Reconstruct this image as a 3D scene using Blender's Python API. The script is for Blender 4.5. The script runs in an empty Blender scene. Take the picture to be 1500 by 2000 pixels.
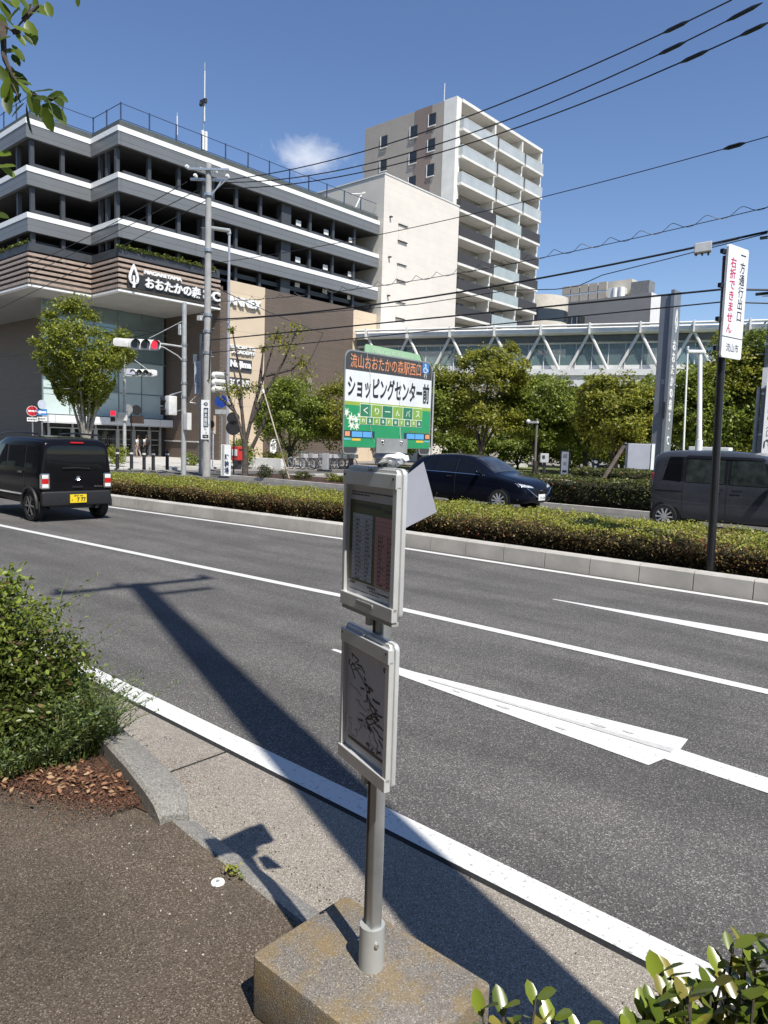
import bpy, bmesh, math, random
import numpy as np
from mathutils import Vector, Matrix
from mathutils.bvhtree import BVHTree
R=math.radians
S=bpy.context.scene
COL=S.collection
# ------------------------------------------------------------------ camera
cam=bpy.data.cameras.new('camera'); co=bpy.data.objects.new('camera',cam); COL.objects.link(co)
cam.sensor_fit='VERTICAL'; cam.sensor_height=36; cam.lens=1420/2000*36
cam.clip_start=0.05; cam.clip_end=3000
_y,_p,_r=R(41.5),R(5.5),R(1.8)
fw=Vector((-math.sin(_y)*math.cos(_p),math.cos(_y)*math.cos(_p),-math.sin(_p)))
rt0=fw.cross(Vector((0,0,1))).normalized(); up0=rt0.cross(fw)
rt=math.cos(_r)*rt0+math.sin(_r)*up0; up=rt.cross(fw)
co.matrix_world=Matrix(((rt.x,up.x,-fw.x,0),(rt.y,up.y,-fw.y,0),(rt.z,up.z,-fw.z,1.75),(0,0,0,1)))
S.camera=co
S.view_settings.view_transform='Standard'; S.view_settings.look='None'; S.view_settings.gamma=1
S.view_settings.exposure=0.40
# ------------------------------------------------------------------ sun and sky
SUN=Vector((0.525,-0.192,0.829)).normalized()
sl=bpy.data.lights.new('sun','SUN'); sl.energy=5.0; sl.angle=R(0.55); sl.color=(1,0.955,0.88)
so=bpy.data.objects.new('sun',sl); COL.objects.link(so); so.location=(20,-10,40)
so.rotation_euler=(-SUN).to_track_quat('-Z','Y').to_euler()
W=bpy.data.worlds.new('World'); S.world=W; W.use_nodes=True
nt=W.node_tree; nt.nodes.clear()
def N(t,ty,**k):
    n=t.nodes.new(ty)
    for a,b in k.items(): setattr(n,a,b)
    return n
sky=N(nt,'ShaderNodeTexSky',sky_type='NISHITA',sun_disc=False,sun_elevation=math.asin(SUN.z),sun_rotation=math.atan2(SUN.x,SUN.y),altitude=0,air_density=1.0,dust_density=0.0,ozone_density=3.0)
bg=N(nt,'ShaderNodeBackground'); bg.inputs['Strength'].default_value=0.108
hs=N(nt,'ShaderNodeHueSaturation'); hs.inputs['Saturation'].default_value=1.07; hs.inputs['Hue'].default_value=0.507
# one small wisp of cloud, placed by its direction in the sky
tc=N(nt,'ShaderNodeTexCoord'); dist=N(nt,'ShaderNodeVectorMath',operation='SUBTRACT'); dist.inputs[1].default_value=Vector((-0.695,0.625,0.345)).normalized()
mp=N(nt,'ShaderNodeMapping'); mp.inputs['Rotation'].default_value=(0,0,R(42)); mp.inputs['Scale'].default_value=(1/0.062,1/0.052,1/0.036)
ln=N(nt,'ShaderNodeVectorMath',operation='LENGTH')
nz=N(nt,'ShaderNodeTexNoise'); nz.inputs['Scale'].default_value=16; nz.inputs['Detail'].default_value=7; nz.inputs['Roughness'].default_value=0.62; nz.inputs['Distortion'].default_value=0.6
ma=N(nt,'ShaderNodeMath',operation='MULTIPLY_ADD'); ma.inputs[1].default_value=2.6; ma.inputs[2].default_value=-1.25
sb=N(nt,'ShaderNodeMath',operation='SUBTRACT'); mr=N(nt,'ShaderNodeMapRange'); mr.inputs['From Min'].default_value=-0.75; mr.inputs['From Max'].default_value=0.25; mr.inputs['To Max'].default_value=0.72
mx=N(nt,'ShaderNodeMix',data_type='RGBA'); mx.inputs['B'].default_value=(6.4,6.7,7.4,1)
L=nt.links.new
L(tc.outputs['Generated'],dist.inputs[0]); L(dist.outputs[0],mp.inputs[0]); L(mp.outputs[0],ln.inputs[0])
L(tc.outputs['Generated'],nz.inputs['Vector']); L(nz.outputs[0],ma.inputs[0]); L(ma.outputs[0],sb.inputs[0]); L(ln.outputs['Value'],sb.inputs[1])
L(sb.outputs[0],mr.inputs['Value']); L(mr.outputs[0],mx.inputs['Factor']); L(sky.outputs[0],hs.inputs['Color']); L(hs.outputs[0],mx.inputs['A']); L(mx.outputs['Result'],bg.inputs[0])
wo=N(nt,'ShaderNodeOutputWorld'); L(bg.outputs[0],wo.inputs[0])
S.cycles.max_bounces=6; S.cycles.diffuse_bounces=3; S.cycles.glossy_bounces=3; S.cycles.transmission_bounces=4; S.cycles.transparent_max_bounces=8
S.cycles.use_denoising=True

# ------------------------------------------------------------------ materials
MATS={}
def mat(name,col,rough=.6,var=.12,scale=4,metal=0,bump=0,bscale=40,trans=0,island=0,spec=.5,coat=0,emit=0,col2=None,stretch=None,alpha=1):
    if name in MATS: return MATS[name]
    m=bpy.data.materials.new(name); MATS[name]=m; m.use_nodes=True; t=m.node_tree; b=t.nodes['Principled BSDF']; l=t.links.new
    b.inputs['Roughness'].default_value=rough; b.inputs['Metallic'].default_value=metal; b.inputs['Specular IOR Level'].default_value=spec
    if coat: b.inputs['Coat Weight'].default_value=coat; b.inputs['Coat Roughness'].default_value=.03
    if emit: b.inputs['Emission Color'].default_value=(*col,1); b.inputs['Emission Strength'].default_value=emit
    if alpha<1: b.inputs['Alpha'].default_value=alpha
    co_=N(t,'ShaderNodeTexCoord'); v=co_.outputs['Object']
    if stretch:
        g=N(t,'ShaderNodeMapping'); g.inputs['Scale'].default_value=stretch; l(v,g.inputs[0]); v=g.outputs[0]
    n=N(t,'ShaderNodeTexNoise'); n.inputs['Scale'].default_value=scale; n.inputs['Detail'].default_value=5; n.inputs['Roughness'].default_value=.6; l(v,n.inputs['Vector'])
    c2=col2 or tuple(max(0,c*(1-2.2*var)) for c in col); c1=col if col2 else tuple(min(1,c*(1+var)) for c in col)
    rmp=N(t,'ShaderNodeValToRGB'); rmp.color_ramp.elements[0].position=.32; rmp.color_ramp.elements[1].position=.68
    rmp.color_ramp.elements[0].color=(*c2,1); rmp.color_ramp.elements[1].color=(*c1,1)
    fac=n.outputs[0]
    if island:
        gm=N(t,'ShaderNodeNewGeometry'); mm=N(t,'ShaderNodeMix'); mm.inputs[0].default_value=island; l(n.outputs[0],mm.inputs[2]); l(gm.outputs['Random Per Island'],mm.inputs[3]); fac=mm.outputs[0]
    l(fac,rmp.inputs[0]); l(rmp.outputs[0],b.inputs['Base Color'])
    if bump:
        n2=N(t,'ShaderNodeTexNoise'); n2.inputs['Scale'].default_value=bscale; n2.inputs['Detail'].default_value=4; l(v,n2.inputs['Vector'])
        bp=N(t,'ShaderNodeBump'); bp.inputs['Strength'].default_value=bump; bp.inputs['Distance'].default_value=.01; l(n2.outputs[0],bp.inputs['Height']); l(bp.outputs[0],b.inputs['Normal'])
    if trans:
        tr=N(t,'ShaderNodeBsdfTranslucent'); ms=N(t,'ShaderNodeMixShader'); ms.inputs[0].default_value=trans
        l(rmp.outputs[0],tr.inputs[0]); l(b.outputs[0],ms.inputs[1]); l(tr.outputs[0],ms.inputs[2]); l(ms.outputs[0],t.nodes['Material Output'].inputs[0])
    return m
def speckle(name,base,dark,light,cell,rough=.85,patch=None,bump=.5,stain=.5,tracks=None):
    """aggregate surface: random grain per cell plus broad stains"""
    m=bpy.data.materials.new(name); MATS[name]=m; m.use_nodes=True; t=m.node_tree; b=t.nodes['Principled BSDF']; l=t.links.new
    b.inputs['Roughness'].default_value=rough; b.inputs['Specular IOR Level'].default_value=.35
    c=N(t,'ShaderNodeTexCoord'); vo=N(t,'ShaderNodeTexVoronoi'); vo.inputs['Scale'].default_value=cell; l(c.outputs['Object'],vo.inputs['Vector'])
    sp=N(t,'ShaderNodeSeparateColor'); l(vo.outputs['Color'],sp.inputs[0])
    r=N(t,'ShaderNodeValToRGB'); e=r.color_ramp.elements; e[0].position=0; e[0].color=(*dark,1); e[1].position=1; e[1].color=(*light,1)
    k=e.new(.35); k.color=(*base,1); k=e.new(.8); k.color=(*base,1); l(sp.outputs[0],r.inputs[0])
    n=N(t,'ShaderNodeTexNoise'); n.inputs['Scale'].default_value=1.1; n.inputs['Detail'].default_value=8; n.inputs['Roughness'].default_value=.65; l(c.outputs['Object'],n.inputs['Vector'])
    r2=N(t,'ShaderNodeValToRGB'); r2.color_ramp.elements[0].position=.3; r2.color_ramp.elements[1].position=.7
    a=1-stain*.5; r2.color_ramp.elements[0].color=(a,a,a,1); r2.color_ramp.elements[1].color=(1.12,1.1,1.08,1); l(n.outputs[0],r2.inputs[0])
    mu=N(t,'ShaderNodeMix',data_type='RGBA',blend_type='MULTIPLY'); mu.inputs['Factor'].default_value=1; l(r.outputs[0],mu.inputs['A']); l(r2.outputs[0],mu.inputs['B'])
    out=mu.outputs['Result']
    if tracks:
        # tyre-polished, oil-darkened strips along the lane
        sx=N(t,'ShaderNodeSeparateXYZ'); l(c.outputs['Object'],sx.inputs[0])
        n3=N(t,'ShaderNodeTexNoise'); n3.inputs['Scale'].default_value=1.; n3.inputs['Detail'].default_value=6; mp_=N(t,'ShaderNodeMapping'); mp_.inputs['Scale'].default_value=(.35,2.2,1); l(c.outputs['Object'],mp_.inputs[0]); l(mp_.outputs[0],n3.inputs['Vector'])
        r3=N(t,'ShaderNodeValToRGB'); r3.color_ramp.elements[0].position=.38; r3.color_ramp.elements[1].position=.6; r3.color_ramp.elements[0].color=(tracks,tracks,tracks,1); r3.color_ramp.elements[1].color=(1,1,1,1); l(n3.outputs[0],r3.inputs[0])
        m2=N(t,'ShaderNodeMix',data_type='RGBA',blend_type='MULTIPLY'); m2.inputs['Factor'].default_value=1; l(out,m2.inputs['A']); l(r3.outputs[0],m2.inputs['B']); out=m2.outputs['Result']
    if patch:
        n4=N(t,'ShaderNodeTexNoise'); n4.inputs['Scale'].default_value=patch[1]; n4.inputs['Detail'].default_value=9; n4.inputs['Roughness'].default_value=.7; l(c.outputs['Object'],n4.inputs['Vector'])
        r4=N(t,'ShaderNodeValToRGB'); r4.color_ramp.elements[0].position=patch[2]; r4.color_ramp.elements[1].position=patch[2]+.22; l(n4.outputs[0],r4.inputs[0])
        m3=N(t,'ShaderNodeMix',data_type='RGBA'); m3.inputs['B'].default_value=(*patch[0],1)
        sc_=N(t,'ShaderNodeMath',operation='MULTIPLY'); sc_.inputs[1].default_value=patch[3]; l(r4.outputs[0],sc_.inputs[0]); l(sc_.outputs[0],m3.inputs['Factor']); l(out,m3.inputs['A']); out=m3.outputs['Result']
    l(out,b.inputs['Base Color'])
    bp=N(t,'ShaderNodeBump'); bp.inputs['Strength'].default_value=bump; bp.inputs['Distance'].default_value=.006; l(vo.outputs['Distance'],bp.inputs['Height']); l(bp.outputs[0],b.inputs['Normal'])
    return m
def panels(name,col,bw,bh,axis='x',joint=.6,mortar=.02,rough=.7,var=.06,offset=0,ribs=None,cvar=.04):
    """cladding of panels with thin joints; axis is the wall's normal"""
    m=bpy.data.materials.new(name); MATS[name]=m; m.use_nodes=True; t=m.node_tree; b=t.nodes['Principled BSDF']; l=t.links.new
    b.inputs['Roughness'].default_value=rough
    c=N(t,'ShaderNodeTexCoord'); s=N(t,'ShaderNodeSeparateXYZ'); q=N(t,'ShaderNodeCombineXYZ'); l(c.outputs['Object'],s.inputs[0])
    l(s.outputs['Y' if axis=='x' else 'X'],q.inputs[0]); l(s.outputs['Z'],q.inputs[1])
    k=N(t,'ShaderNodeTexBrick'); k.offset=offset; k.inputs['Scale'].default_value=1; k.inputs['Brick Width'].default_value=bw; k.inputs['Row Height'].default_value=bh; k.inputs['Mortar Size'].default_value=mortar; k.inputs['Mortar Smooth'].default_value=.3
    k.inputs['Color1'].default_value=(*col,1); k.inputs['Color2'].default_value=(*[x*(1-cvar) for x in col],1); k.inputs['Mortar'].default_value=(*[x*joint for x in col],1); l(q.outputs[0],k.inputs[0])
    n=N(t,'ShaderNodeTexNoise'); n.inputs['Scale'].default_value=.8; n.inputs['Detail'].default_value=6; l(c.outputs['Object'],n.inputs['Vector'])
    r2=N(t,'ShaderNodeValToRGB'); r2.color_ramp.elements[0].color=(1-var*2,)*3+(1,); r2.color_ramp.elements[1].color=(1+var,)*3+(1,); l(n.outputs[0],r2.inputs[0])
    mu=N(t,'ShaderNodeMix',data_type='RGBA',blend_type='MULTIPLY'); mu.inputs['Factor'].default_value=1; l(k.outputs[0],mu.inputs['A']); l(r2.outputs[0],mu.inputs['B']); l(mu.outputs['Result'],b.inputs['Base Color'])
    bp=N(t,'ShaderNodeBump'); bp.inputs['Strength'].default_value=.4; bp.inputs['Distance'].default_value=.02; bp.invert=True; l(k.outputs['Fac'],bp.inputs['Height']); l(bp.outputs[0],b.inputs['Normal'])
    return m

M_asphalt=speckle('asphalt',(.112,.108,.103),(.052,.052,.052),(.34,.325,.30),175,tracks=.74,stain=.4)
M_walk=speckle('brown_asphalt',(.108,.084,.061),(.035,.028,.02),(.28,.235,.185),250,stain=.8,patch=((.05,.042,.034),2.2,.52,.5))
M_gutter=speckle('washed_concrete',(.265,.238,.20),(.115,.10,.085),(.52,.49,.44),260,stain=.4,bump=.3)
M_kerbold=speckle('old_kerb_concrete',(.25,.24,.215),(.14,.13,.12),(.36,.35,.33),160,stain=.5,patch=((.16,.15,.13),9,.55,.5))
M_block=speckle('mossy_concrete',(.21,.19,.165),(.10,.09,.08),(.40,.38,.34),300,stain=.5,patch=((.27,.18,.06),6.5,.43,.75),bump=.35)
M_kerb=mat('kerb_concrete',(.46,.44,.40),.85,.10,2,bump=.2,bscale=60)
M_line=mat('road_paint',(.63,.63,.61),.6,.05,48,bump=.3,bscale=140,col2=(.27,.265,.255))
_cr=[n for n in M_line.node_tree.nodes if n.type=='VALTORGB'][0].color_ramp; _cr.elements[0].position=.30; _cr.elements[1].position=.42
M_soil=mat('soil',(.075,.036,.02),.95,.3,14,bump=1,bscale=50,col2=(.03,.016,.01))
M_ground=mat('ground_grey',(.20,.195,.185),.9,.12,.4,bump=.2)
M_plaza=mat('plaza_paving',(.24,.22,.20),.85,.1,.7,bump=.2)
M_stone=panels('light_paving',(.45,.43,.40),1.2,.6,'z') if False else mat('light_paving',(.48,.46,.43),.8,.08,1)
M_grass=mat('grass',(.14,.17,.045),.9,.35,8,bump=.6,bscale=60)
M_galv=mat('galvanised_steel',(.48,.49,.49),.38,.12,22,metal=.75,bump=.05,bscale=80)
M_steelw=mat('white_aluminium',(.66,.67,.66),.36,.06,8,metal=.35)
M_polegrey=mat('painted_grey_steel',(.44,.45,.44),.45,.08,5,metal=.2)
M_dark=mat('dark_metal',(.03,.03,.032),.45,.1,6)
M_black=mat('black_paint',(.012,.012,.014),.35,.1,6)
M_white=mat('white_paint',(.80,.80,.78),.5,.04,5)
M_offw=mat('off_white_paint',(.66,.66,.63),.5,.06,5)
M_conc=mat('pole_concrete',(.36,.355,.34),.85,.08,3,bump=.1)
M_rubber=mat('tyre_rubber',(.018,.018,.018),.85,.1,9)
M_chrome=mat('chrome',(.75,.75,.75),.12,.03,4,metal=1)
M_alloy=mat('alloy_rim',(.62,.62,.63),.3,.05,4,metal=.45)
M_glass=mat('dark_car_glass',(.006,.007,.009),.03,.1,3,spec=.38)
M_red=mat('red_lens',(.55,.01,.015),.2,.1,3)
M_redlit=mat('red_lamp_lit',(.95,.02,.05),.3,.02,3,emit=1.1)
M_clear=mat('clear_lens',(.75,.75,.75),.15,.05,3)
M_leafmats={}
def leafm(name,c1,c2,tr=.35,isl=.6,rough=.45,spec=.4): return mat(name,c1,rough,.2,1.3,trans=tr,island=isl,col2=c2,spec=spec)
M_bark=mat('bark',(.19,.165,.14),.9,.25,9,bump=.6,bscale=30)
M_barkd=mat('dark_bark',(.085,.068,.055),.9,.25,9,bump=.6,bscale=30)

# ------------------------------------------------------------------ mesh helpers
class MB:
    def __init__(s): s.v=[]; s.f=[]; s.mi=[]; s.k=0
    def add(s,vs,fs):
        b=len(s.v); s.v.extend([tuple(v) for v in vs]); s.f.extend([tuple(i+b for i in f) for f in fs]); s.mi.extend([s.k]*len(fs)); return s
    def bx(s,x0,x1,y0,y1,z0,z1):
        return s.add([(x0,y0,z0),(x1,y0,z0),(x1,y1,z0),(x0,y1,z0),(x0,y0,z1),(x1,y0,z1),(x1,y1,z1),(x0,y1,z1)],[(0,3,2,1),(4,5,6,7),(0,1,5,4),(1,2,6,5),(2,3,7,6),(3,0,4,7)])
    def obox(s,c,sx,sy,sz,U=(1,0,0),V=(0,1,0),Wv=(0,0,1)):
        c=Vector(c);U=Vector(U)*sx/2;V=Vector(V)*sy/2;Q=Vector(Wv)*sz/2
        vs=[c+a*U+b*V+d*Q for d in(-1,1) for a,b in((-1,-1),(1,-1),(1,1),(-1,1))]
        return s.add(vs,[(0,3,2,1),(4,5,6,7),(0,1,5,4),(1,2,6,5),(2,3,7,6),(3,0,4,7)])
    def cyl(s,p0,p1,r0,r1=None,n=10,caps=True):
        r1=r0 if r1 is None else r1; p0=Vector(p0);p1=Vector(p1);d=(p1-p0).normalized()
        a=d.orthogonal().normalized(); b=d.cross(a); vs=[]
        for p,r in((p0,r0),(p1,r1)):
            for i in range(n): t=2*math.pi*i/n; vs.append(p+a*(r*math.cos(t))+b*(r*math.sin(t)))
        fs=[(i,(i+1)%n,n+(i+1)%n,n+i) for i in range(n)]
        if caps: fs+=[tuple(range(n-1,-1,-1)),tuple(range(n,2*n))]
        return s.add(vs,fs)
    def tube(s,pts,r,n=6):
        pts=[Vector(p) for p in pts]; rs=r if isinstance(r,(list,tuple)) else [r]*len(pts); vs=[]; a=None
        for i,p in enumerate(pts):
            d=(pts[min(i+1,len(pts)-1)]-pts[max(i-1,0)]).normalized()
            a=d.orthogonal().normalized() if a is None else (a-d*a.dot(d)).normalized(); b=d.cross(a)
            for j in range(n): t=2*math.pi*j/n; vs.append(p+a*(rs[i]*math.cos(t))+b*(rs[i]*math.sin(t)))
        fs=[(i*n+j,i*n+(j+1)%n,(i+1)*n+(j+1)%n,(i+1)*n+j) for i in range(len(pts)-1) for j in range(n)]
        fs+=[tuple(range(n-1,-1,-1)),tuple(range((len(pts)-1)*n,len(pts)*n))]
        return s.add(vs,fs)
    def prism(s,poly,O,U,V,Nn,t0,t1):
        """polygon in the U,V frame at O, extruded along Nn from t0 to t1"""
        O=Vector(O);U=Vector(U);V=Vector(V);Nn=Vector(Nn);n=len(poly)
        vs=[O+U*a+V*b+Nn*t for t in(t0,t1) for a,b in poly]
        return s.add(vs,[tuple(range(n-1,-1,-1)),tuple(range(n,2*n))]+[(i,(i+1)%n,n+(i+1)%n,n+i) for i in range(n)])
    def lathe(s,prof,O,axis,n=24):
        O=Vector(O);ax=Vector(axis).normalized();a=ax.orthogonal().normalized();b=ax.cross(a);m=len(prof);vs=[]
        for i in range(n):
            t=2*math.pi*i/n; e=a*math.cos(t)+b*math.sin(t)
            vs+= [O+ax*h+e*r for h,r in prof]
        return s.add(vs,[(i*m+j,((i+1)%n)*m+j,((i+1)%n)*m+j+1,i*m+j+1) for i in range(n) for j in range(m-1)])
    def sphere(s,c,rx,ry=None,rz=None,n=10,m=7):
        ry=ry or rx; rz=rz or rx; c=Vector(c); vs=[];fs=[]
        for i in range(m+1):
            p=math.pi*i/m
            for j in range(n): t=2*math.pi*j/n; vs.append(c+Vector((rx*math.sin(p)*math.cos(t),ry*math.sin(p)*math.sin(t),rz*math.cos(p))))
        for i in range(m):
            for j in range(n): fs.append((i*n+j,(i+1)*n+j,(i+1)*n+(j+1)%n,i*n+(j+1)%n))
        return s.add(vs,fs)
    def build(s,name,mats,parent=None,smooth=False,bevel=0,world=True,seg=2):
        me=bpy.data.meshes.new(name); off=Vector((0,0,0))
        if parent is not None and world: inv=parent_inv(parent); vs=[inv@Vector(v) for v in s.v]
        else: vs=s.v
        me.from_pydata([tuple(v) for v in vs],[],s.f)
        for m in (mats if isinstance(mats,(list,tuple)) else [mats]): me.materials.append(m)
        if len(me.materials)>1: me.polygons.foreach_set('material_index',s.mi)
        bm=bmesh.new(); bm.from_mesh(me); bmesh.ops.recalc_face_normals(bm,faces=bm.faces[:])
        if bevel: bmesh.ops.bevel(bm,geom=[e for e in bm.edges if len(e.link_faces)==2 and e.calc_face_angle(0)>R(40)],offset=bevel,segments=seg,affect='EDGES',profile=.6)
        bm.to_mesh(me); bm.free()
        if smooth:
            me.shade_smooth()
            try: me.set_sharp_from_angle(angle=R(35))
            except Exception: pass
        o=bpy.data.objects.new(name,me); COL.objects.link(o)
        if parent is not None: o.parent=parent
        return o
def parent_inv(p):
    m=Matrix.Identity(4); q=p
    while q is not None: m=Matrix.LocRotScale(q.location,q.rotation_euler,q.scale)@m; q=q.parent
    return m.inverted()
def thing(name,label,cat,loc=(0,0,0),rz=0,group=None):
    o=bpy.data.objects.new(name,None); COL.objects.link(o); o.empty_display_size=.1; o.location=loc; o.rotation_euler=(0,0,rz); return tag(o,label,cat,group)
def tag(o,label,cat,group=None,kind=None):
    o['label']=label; o['category']=cat
    if group: o['group']=group
    if kind: o['kind']=kind
    return o
def struct(o,label=None):
    o['kind']='structure'
    if label: o['label']=label
    return o
def dup(root,loc,rz=None,label=None,scale=None,group=None):
    r_=root.copy(); COL.objects.link(r_); r_.location=loc
    if rz is not None: r_.rotation_euler=(0,0,rz)
    if scale: r_.scale=(scale,)*3 if not isinstance(scale,tuple) else scale
    if label: r_['label']=label
    if group: r_['group']=group
    for ch in list(root.children):
        c=ch.copy(); COL.objects.link(c); c.parent=r_
        for g in list(ch.children): d=g.copy(); COL.objects.link(d); d.parent=c
    return r_
def text(s,m,parent,O,U,V,w,h,name='lettering',ext=.0004,bold=0,vertical=False,spacing=1):
    """lettering filling the box w x h whose lower left corner is O"""
    c=bpy.data.curves.new('t','FONT'); c.body='\n'.join(s) if vertical else s; c.align_x='CENTER' if vertical else 'LEFT'; c.resolution_u=3; c.offset=bold; c.space_line=spacing if vertical else 1; c.space_character=1 if vertical else spacing
    o=bpy.data.objects.new('t',c); COL.objects.link(o); dg=bpy.context.evaluated_depsgraph_get(); me=bpy.data.meshes.new_from_object(o.evaluated_get(dg)); bpy.data.objects.remove(o); bpy.data.curves.remove(c)
    n=len(me.vertices); a=np.empty(n*3); me.vertices.foreach_get('co',a); a=a.reshape(-1,3)
    lo=a.min(0);hi=a.max(0); sc=(hi-lo); sc[sc==0]=1
    u=(a[:,0]-lo[0])/sc[0]*w; v=(a[:,1]-lo[1])/sc[1]*h
    O=Vector(O);U=Vector(U);V=Vector(V);Nn=U.cross(V)
    P=np.array(O)+np.outer(u,U)+np.outer(v,V)
    mb=MB(); fs=[tuple(p.vertices) for p in me.polygons]
    bpy.data.meshes.remove(me)
    if ext>0.002:
        P2=P+np.array(Nn)*ext; k=len(P); from collections import Counter
        ed=Counter(); 
        for f in fs:
            for i in range(len(f)): ed[(f[i],f[(i+1)%len(f)])]+=1
        sides=[(a_,b_,b_+k,a_+k) for (a_,b_) in ed if (b_,a_) not in ed]
        mb.add([*P,*P2],[tuple(i+k for i in f) for f in fs]+sides)
    else: mb.add(P+np.array(Nn)*ext,fs)
    me=bpy.data.meshes.new(name); inv=parent_inv(parent); me.from_pydata([tuple(inv@Vector(x)) for x in mb.v],[],mb.f); me.materials.append(m)
    o=bpy.data.objects.new(name,me); COL.objects.link(o); o.parent=parent; return o
def fast_mesh(name,V_,Q,mats,mi=None):
    me=bpy.data.meshes.new(name); nv=len(V_);nf=len(Q); k=Q.shape[1]
    me.vertices.add(nv); me.vertices.foreach_set('co',np.asarray(V_,np.float32).ravel()); me.loops.add(nf*k); me.loops.foreach_set('vertex_index',np.asarray(Q,np.int32).ravel())
    me.polygons.add(nf); me.polygons.foreach_set('loop_start',np.arange(0,nf*k,k,dtype=np.int32))
    for m in mats: me.materials.append(m)
    if mi is not None: me.polygons.foreach_set('material_index',np.asarray(mi,np.int32))
    me.update(calc_edges=True); me.validate(); return me
def leaves(P,size,rng,up=.5,aspect=.55,out=None,fold=True,dirs=None):
    """one small pointed leaf per point: two faces folded along the midrib (6 verts)"""
    n=len(P); nrm=rng.normal(size=(n,3)); nrm[:,2]+=up*2
    if out is not None: nrm+=out
    nrm/=np.linalg.norm(nrm,axis=1)[:,None]
    a=rng.normal(size=(n,3)) if dirs is None else dirs+rng.normal(size=(n,3))*.25
    a-=nrm*(a*nrm).sum(1)[:,None]; a/=np.linalg.norm(a,axis=1)[:,None]; b=np.cross(nrm,a)
    s=size*rng.uniform(.65,1.3,n)[:,None]; w=s*aspect/2
    if not fold:
        V_=np.stack([P-a*s/2,P+b*w,P+a*s/2,P-b*w],1).reshape(-1,3); Q=np.arange(n*4).reshape(n,4); return V_,Q
    d=nrm*w*.35
    V_=np.stack([P-a*s/2,P+b*w-a*s*.12+d,P+b*w*.85+a*s*.16+d,P+a*s/2,P-b*w*.85+a*s*.16+d,P-b*w-a*s*.12+d],1).reshape(-1,3)
    base=np.arange(n)[:,None]*6; Q=np.concatenate([base+np.array([0,1,2,3]),base+np.array([0,3,4,5])],0); return V_,Q
def leaf_obj(name,P,size,mats,rng,parent=None,mi=None,**k):
    V_,Q=leaves(P,size,rng,**k); f=len(Q)//len(P)
    m2=None if mi is None else np.tile(mi,f)
    me=fast_mesh(name,V_,Q,mats,m2); o=bpy.data.objects.new(name,me); COL.objects.link(o)
    if parent is not None: o.parent=parent
    return o

# ------------------------------------------------------------------ ground, road, kerbs
def sheet(name,x0,x1,y0,y1,z,m,n=1): 
    mb=MB(); mb.add([(x0,y0,z),(x1,y0,z),(x1,y1,z),(x0,y1,z)],[(0,1,2,3)]); return struct(mb.build(name,m))
sheet('ground',-900,900,-900,900,-.03,M_ground)
sheet('road',-140,60,2.40,19.0,0,M_asphalt)
def strip(name,pts,w,z,m,wend=None):
    """painted band: pts are points on one edge, w goes to +Y"""
    mb=MB(); v=[];f=[]
    for i,(x,y) in enumerate(pts):
        ww=w if wend is None else w+(wend-w)*i/(len(pts)-1); v+=[(x,y,z),(x,y+ww,z)]
    for i in range(len(pts)-1): f.append((2*i,2*i+2,2*i+3,2*i+1))
    return struct(mb.add(v,f).build(name,m))
strip('road_marking',[(-40,2.42),(-5.3,2.41),(-2.2,2.395),(-.8,2.38),(8,2.36)],.145,.004,M_line)
strip('road_marking',[(-60,3.0),(-20,4.72),(-14.2,5.2),(-9.35,5.49),(-5.65,5.71),(-1.3,5.76),(8,5.8)],.125,.004,M_line)
strip('road_marking',[(-22,7.9),(-16.4,8.52),(-9.1,9.12),(-2.17,9.21),(8,9.26)],.13,.004,M_line)
strip('road_marking',[(-4.0,7.50),(-1.72,7.39),(3,7.1)],.03,.004,M_line,.62)
# straight-ahead arrow on the near lane
mb=MB(); mb.add([(-4.25,4.19,.004),(-3.4,4.10,.004),(-1.45,3.93,.004),(-1.42,4.08,.004),(-.2,4.02,.004),(-.2,4.2,.004),(-1.40,4.28,.004),(-1.42,4.47,.004),(-3.4,4.25,.004),(-4.25,4.23,.004)],[(0,1,8,9),(1,2,3,6,7,8),(3,4,5,6)]); struct(mb.build('road_marking',M_line))
M_worn=mat('worn_paint',(.52,.515,.50),.7,.15,30,col2=(.42,.415,.40))
mb=MB(); mb.add([(-3.2,4.165,.0075),(-2.3,4.18,.0075),(-1.42,4.19,.0075),(-1.425,4.255,.0075),(-2.3,4.215,.0075),(-3.2,4.185,.0075)],[(0,1,4,5),(1,2,3,4)]); struct(mb.build('paint_wear',M_worn))
for x_,y_,w_ in((-1.9,4.27,.05),(-1.72,4.30,.035),(-1.62,4.23,.04),(-2.5,4.10,.05),(-2.9,4.12,.03),(-2.05,4.05,.035)):
    mb=MB(); mb.add([(x_+w_*math.cos(k*.785)*(1+.3*math.sin(k*5)),y_+w_*.35*math.sin(k*.785),.0076) for k in range(8)],[tuple(range(8))]); struct(mb.build('paint_wear',M_worn))
# dark joint between gutter and carriageway
strip('road_edge_joint',[(-40,2.375),(-5.3,2.375),(-2.2,2.365),(-.8,2.35),(8,2.33)],.05,.002,mat('joint_bitumen',(.018,.018,.018),.95,.2,30,bump=1,bscale=200))
sheet('gutter',-40,30,1.6,2.38,.0015,M_gutter)
for xj in(-3.22,-6.3,.35): strip('gutter_joint',[(xj,1.72),(xj+.012,1.72)],.655,.0045,mat('joint_bitumen',(.018,.018,.018)))
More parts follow.
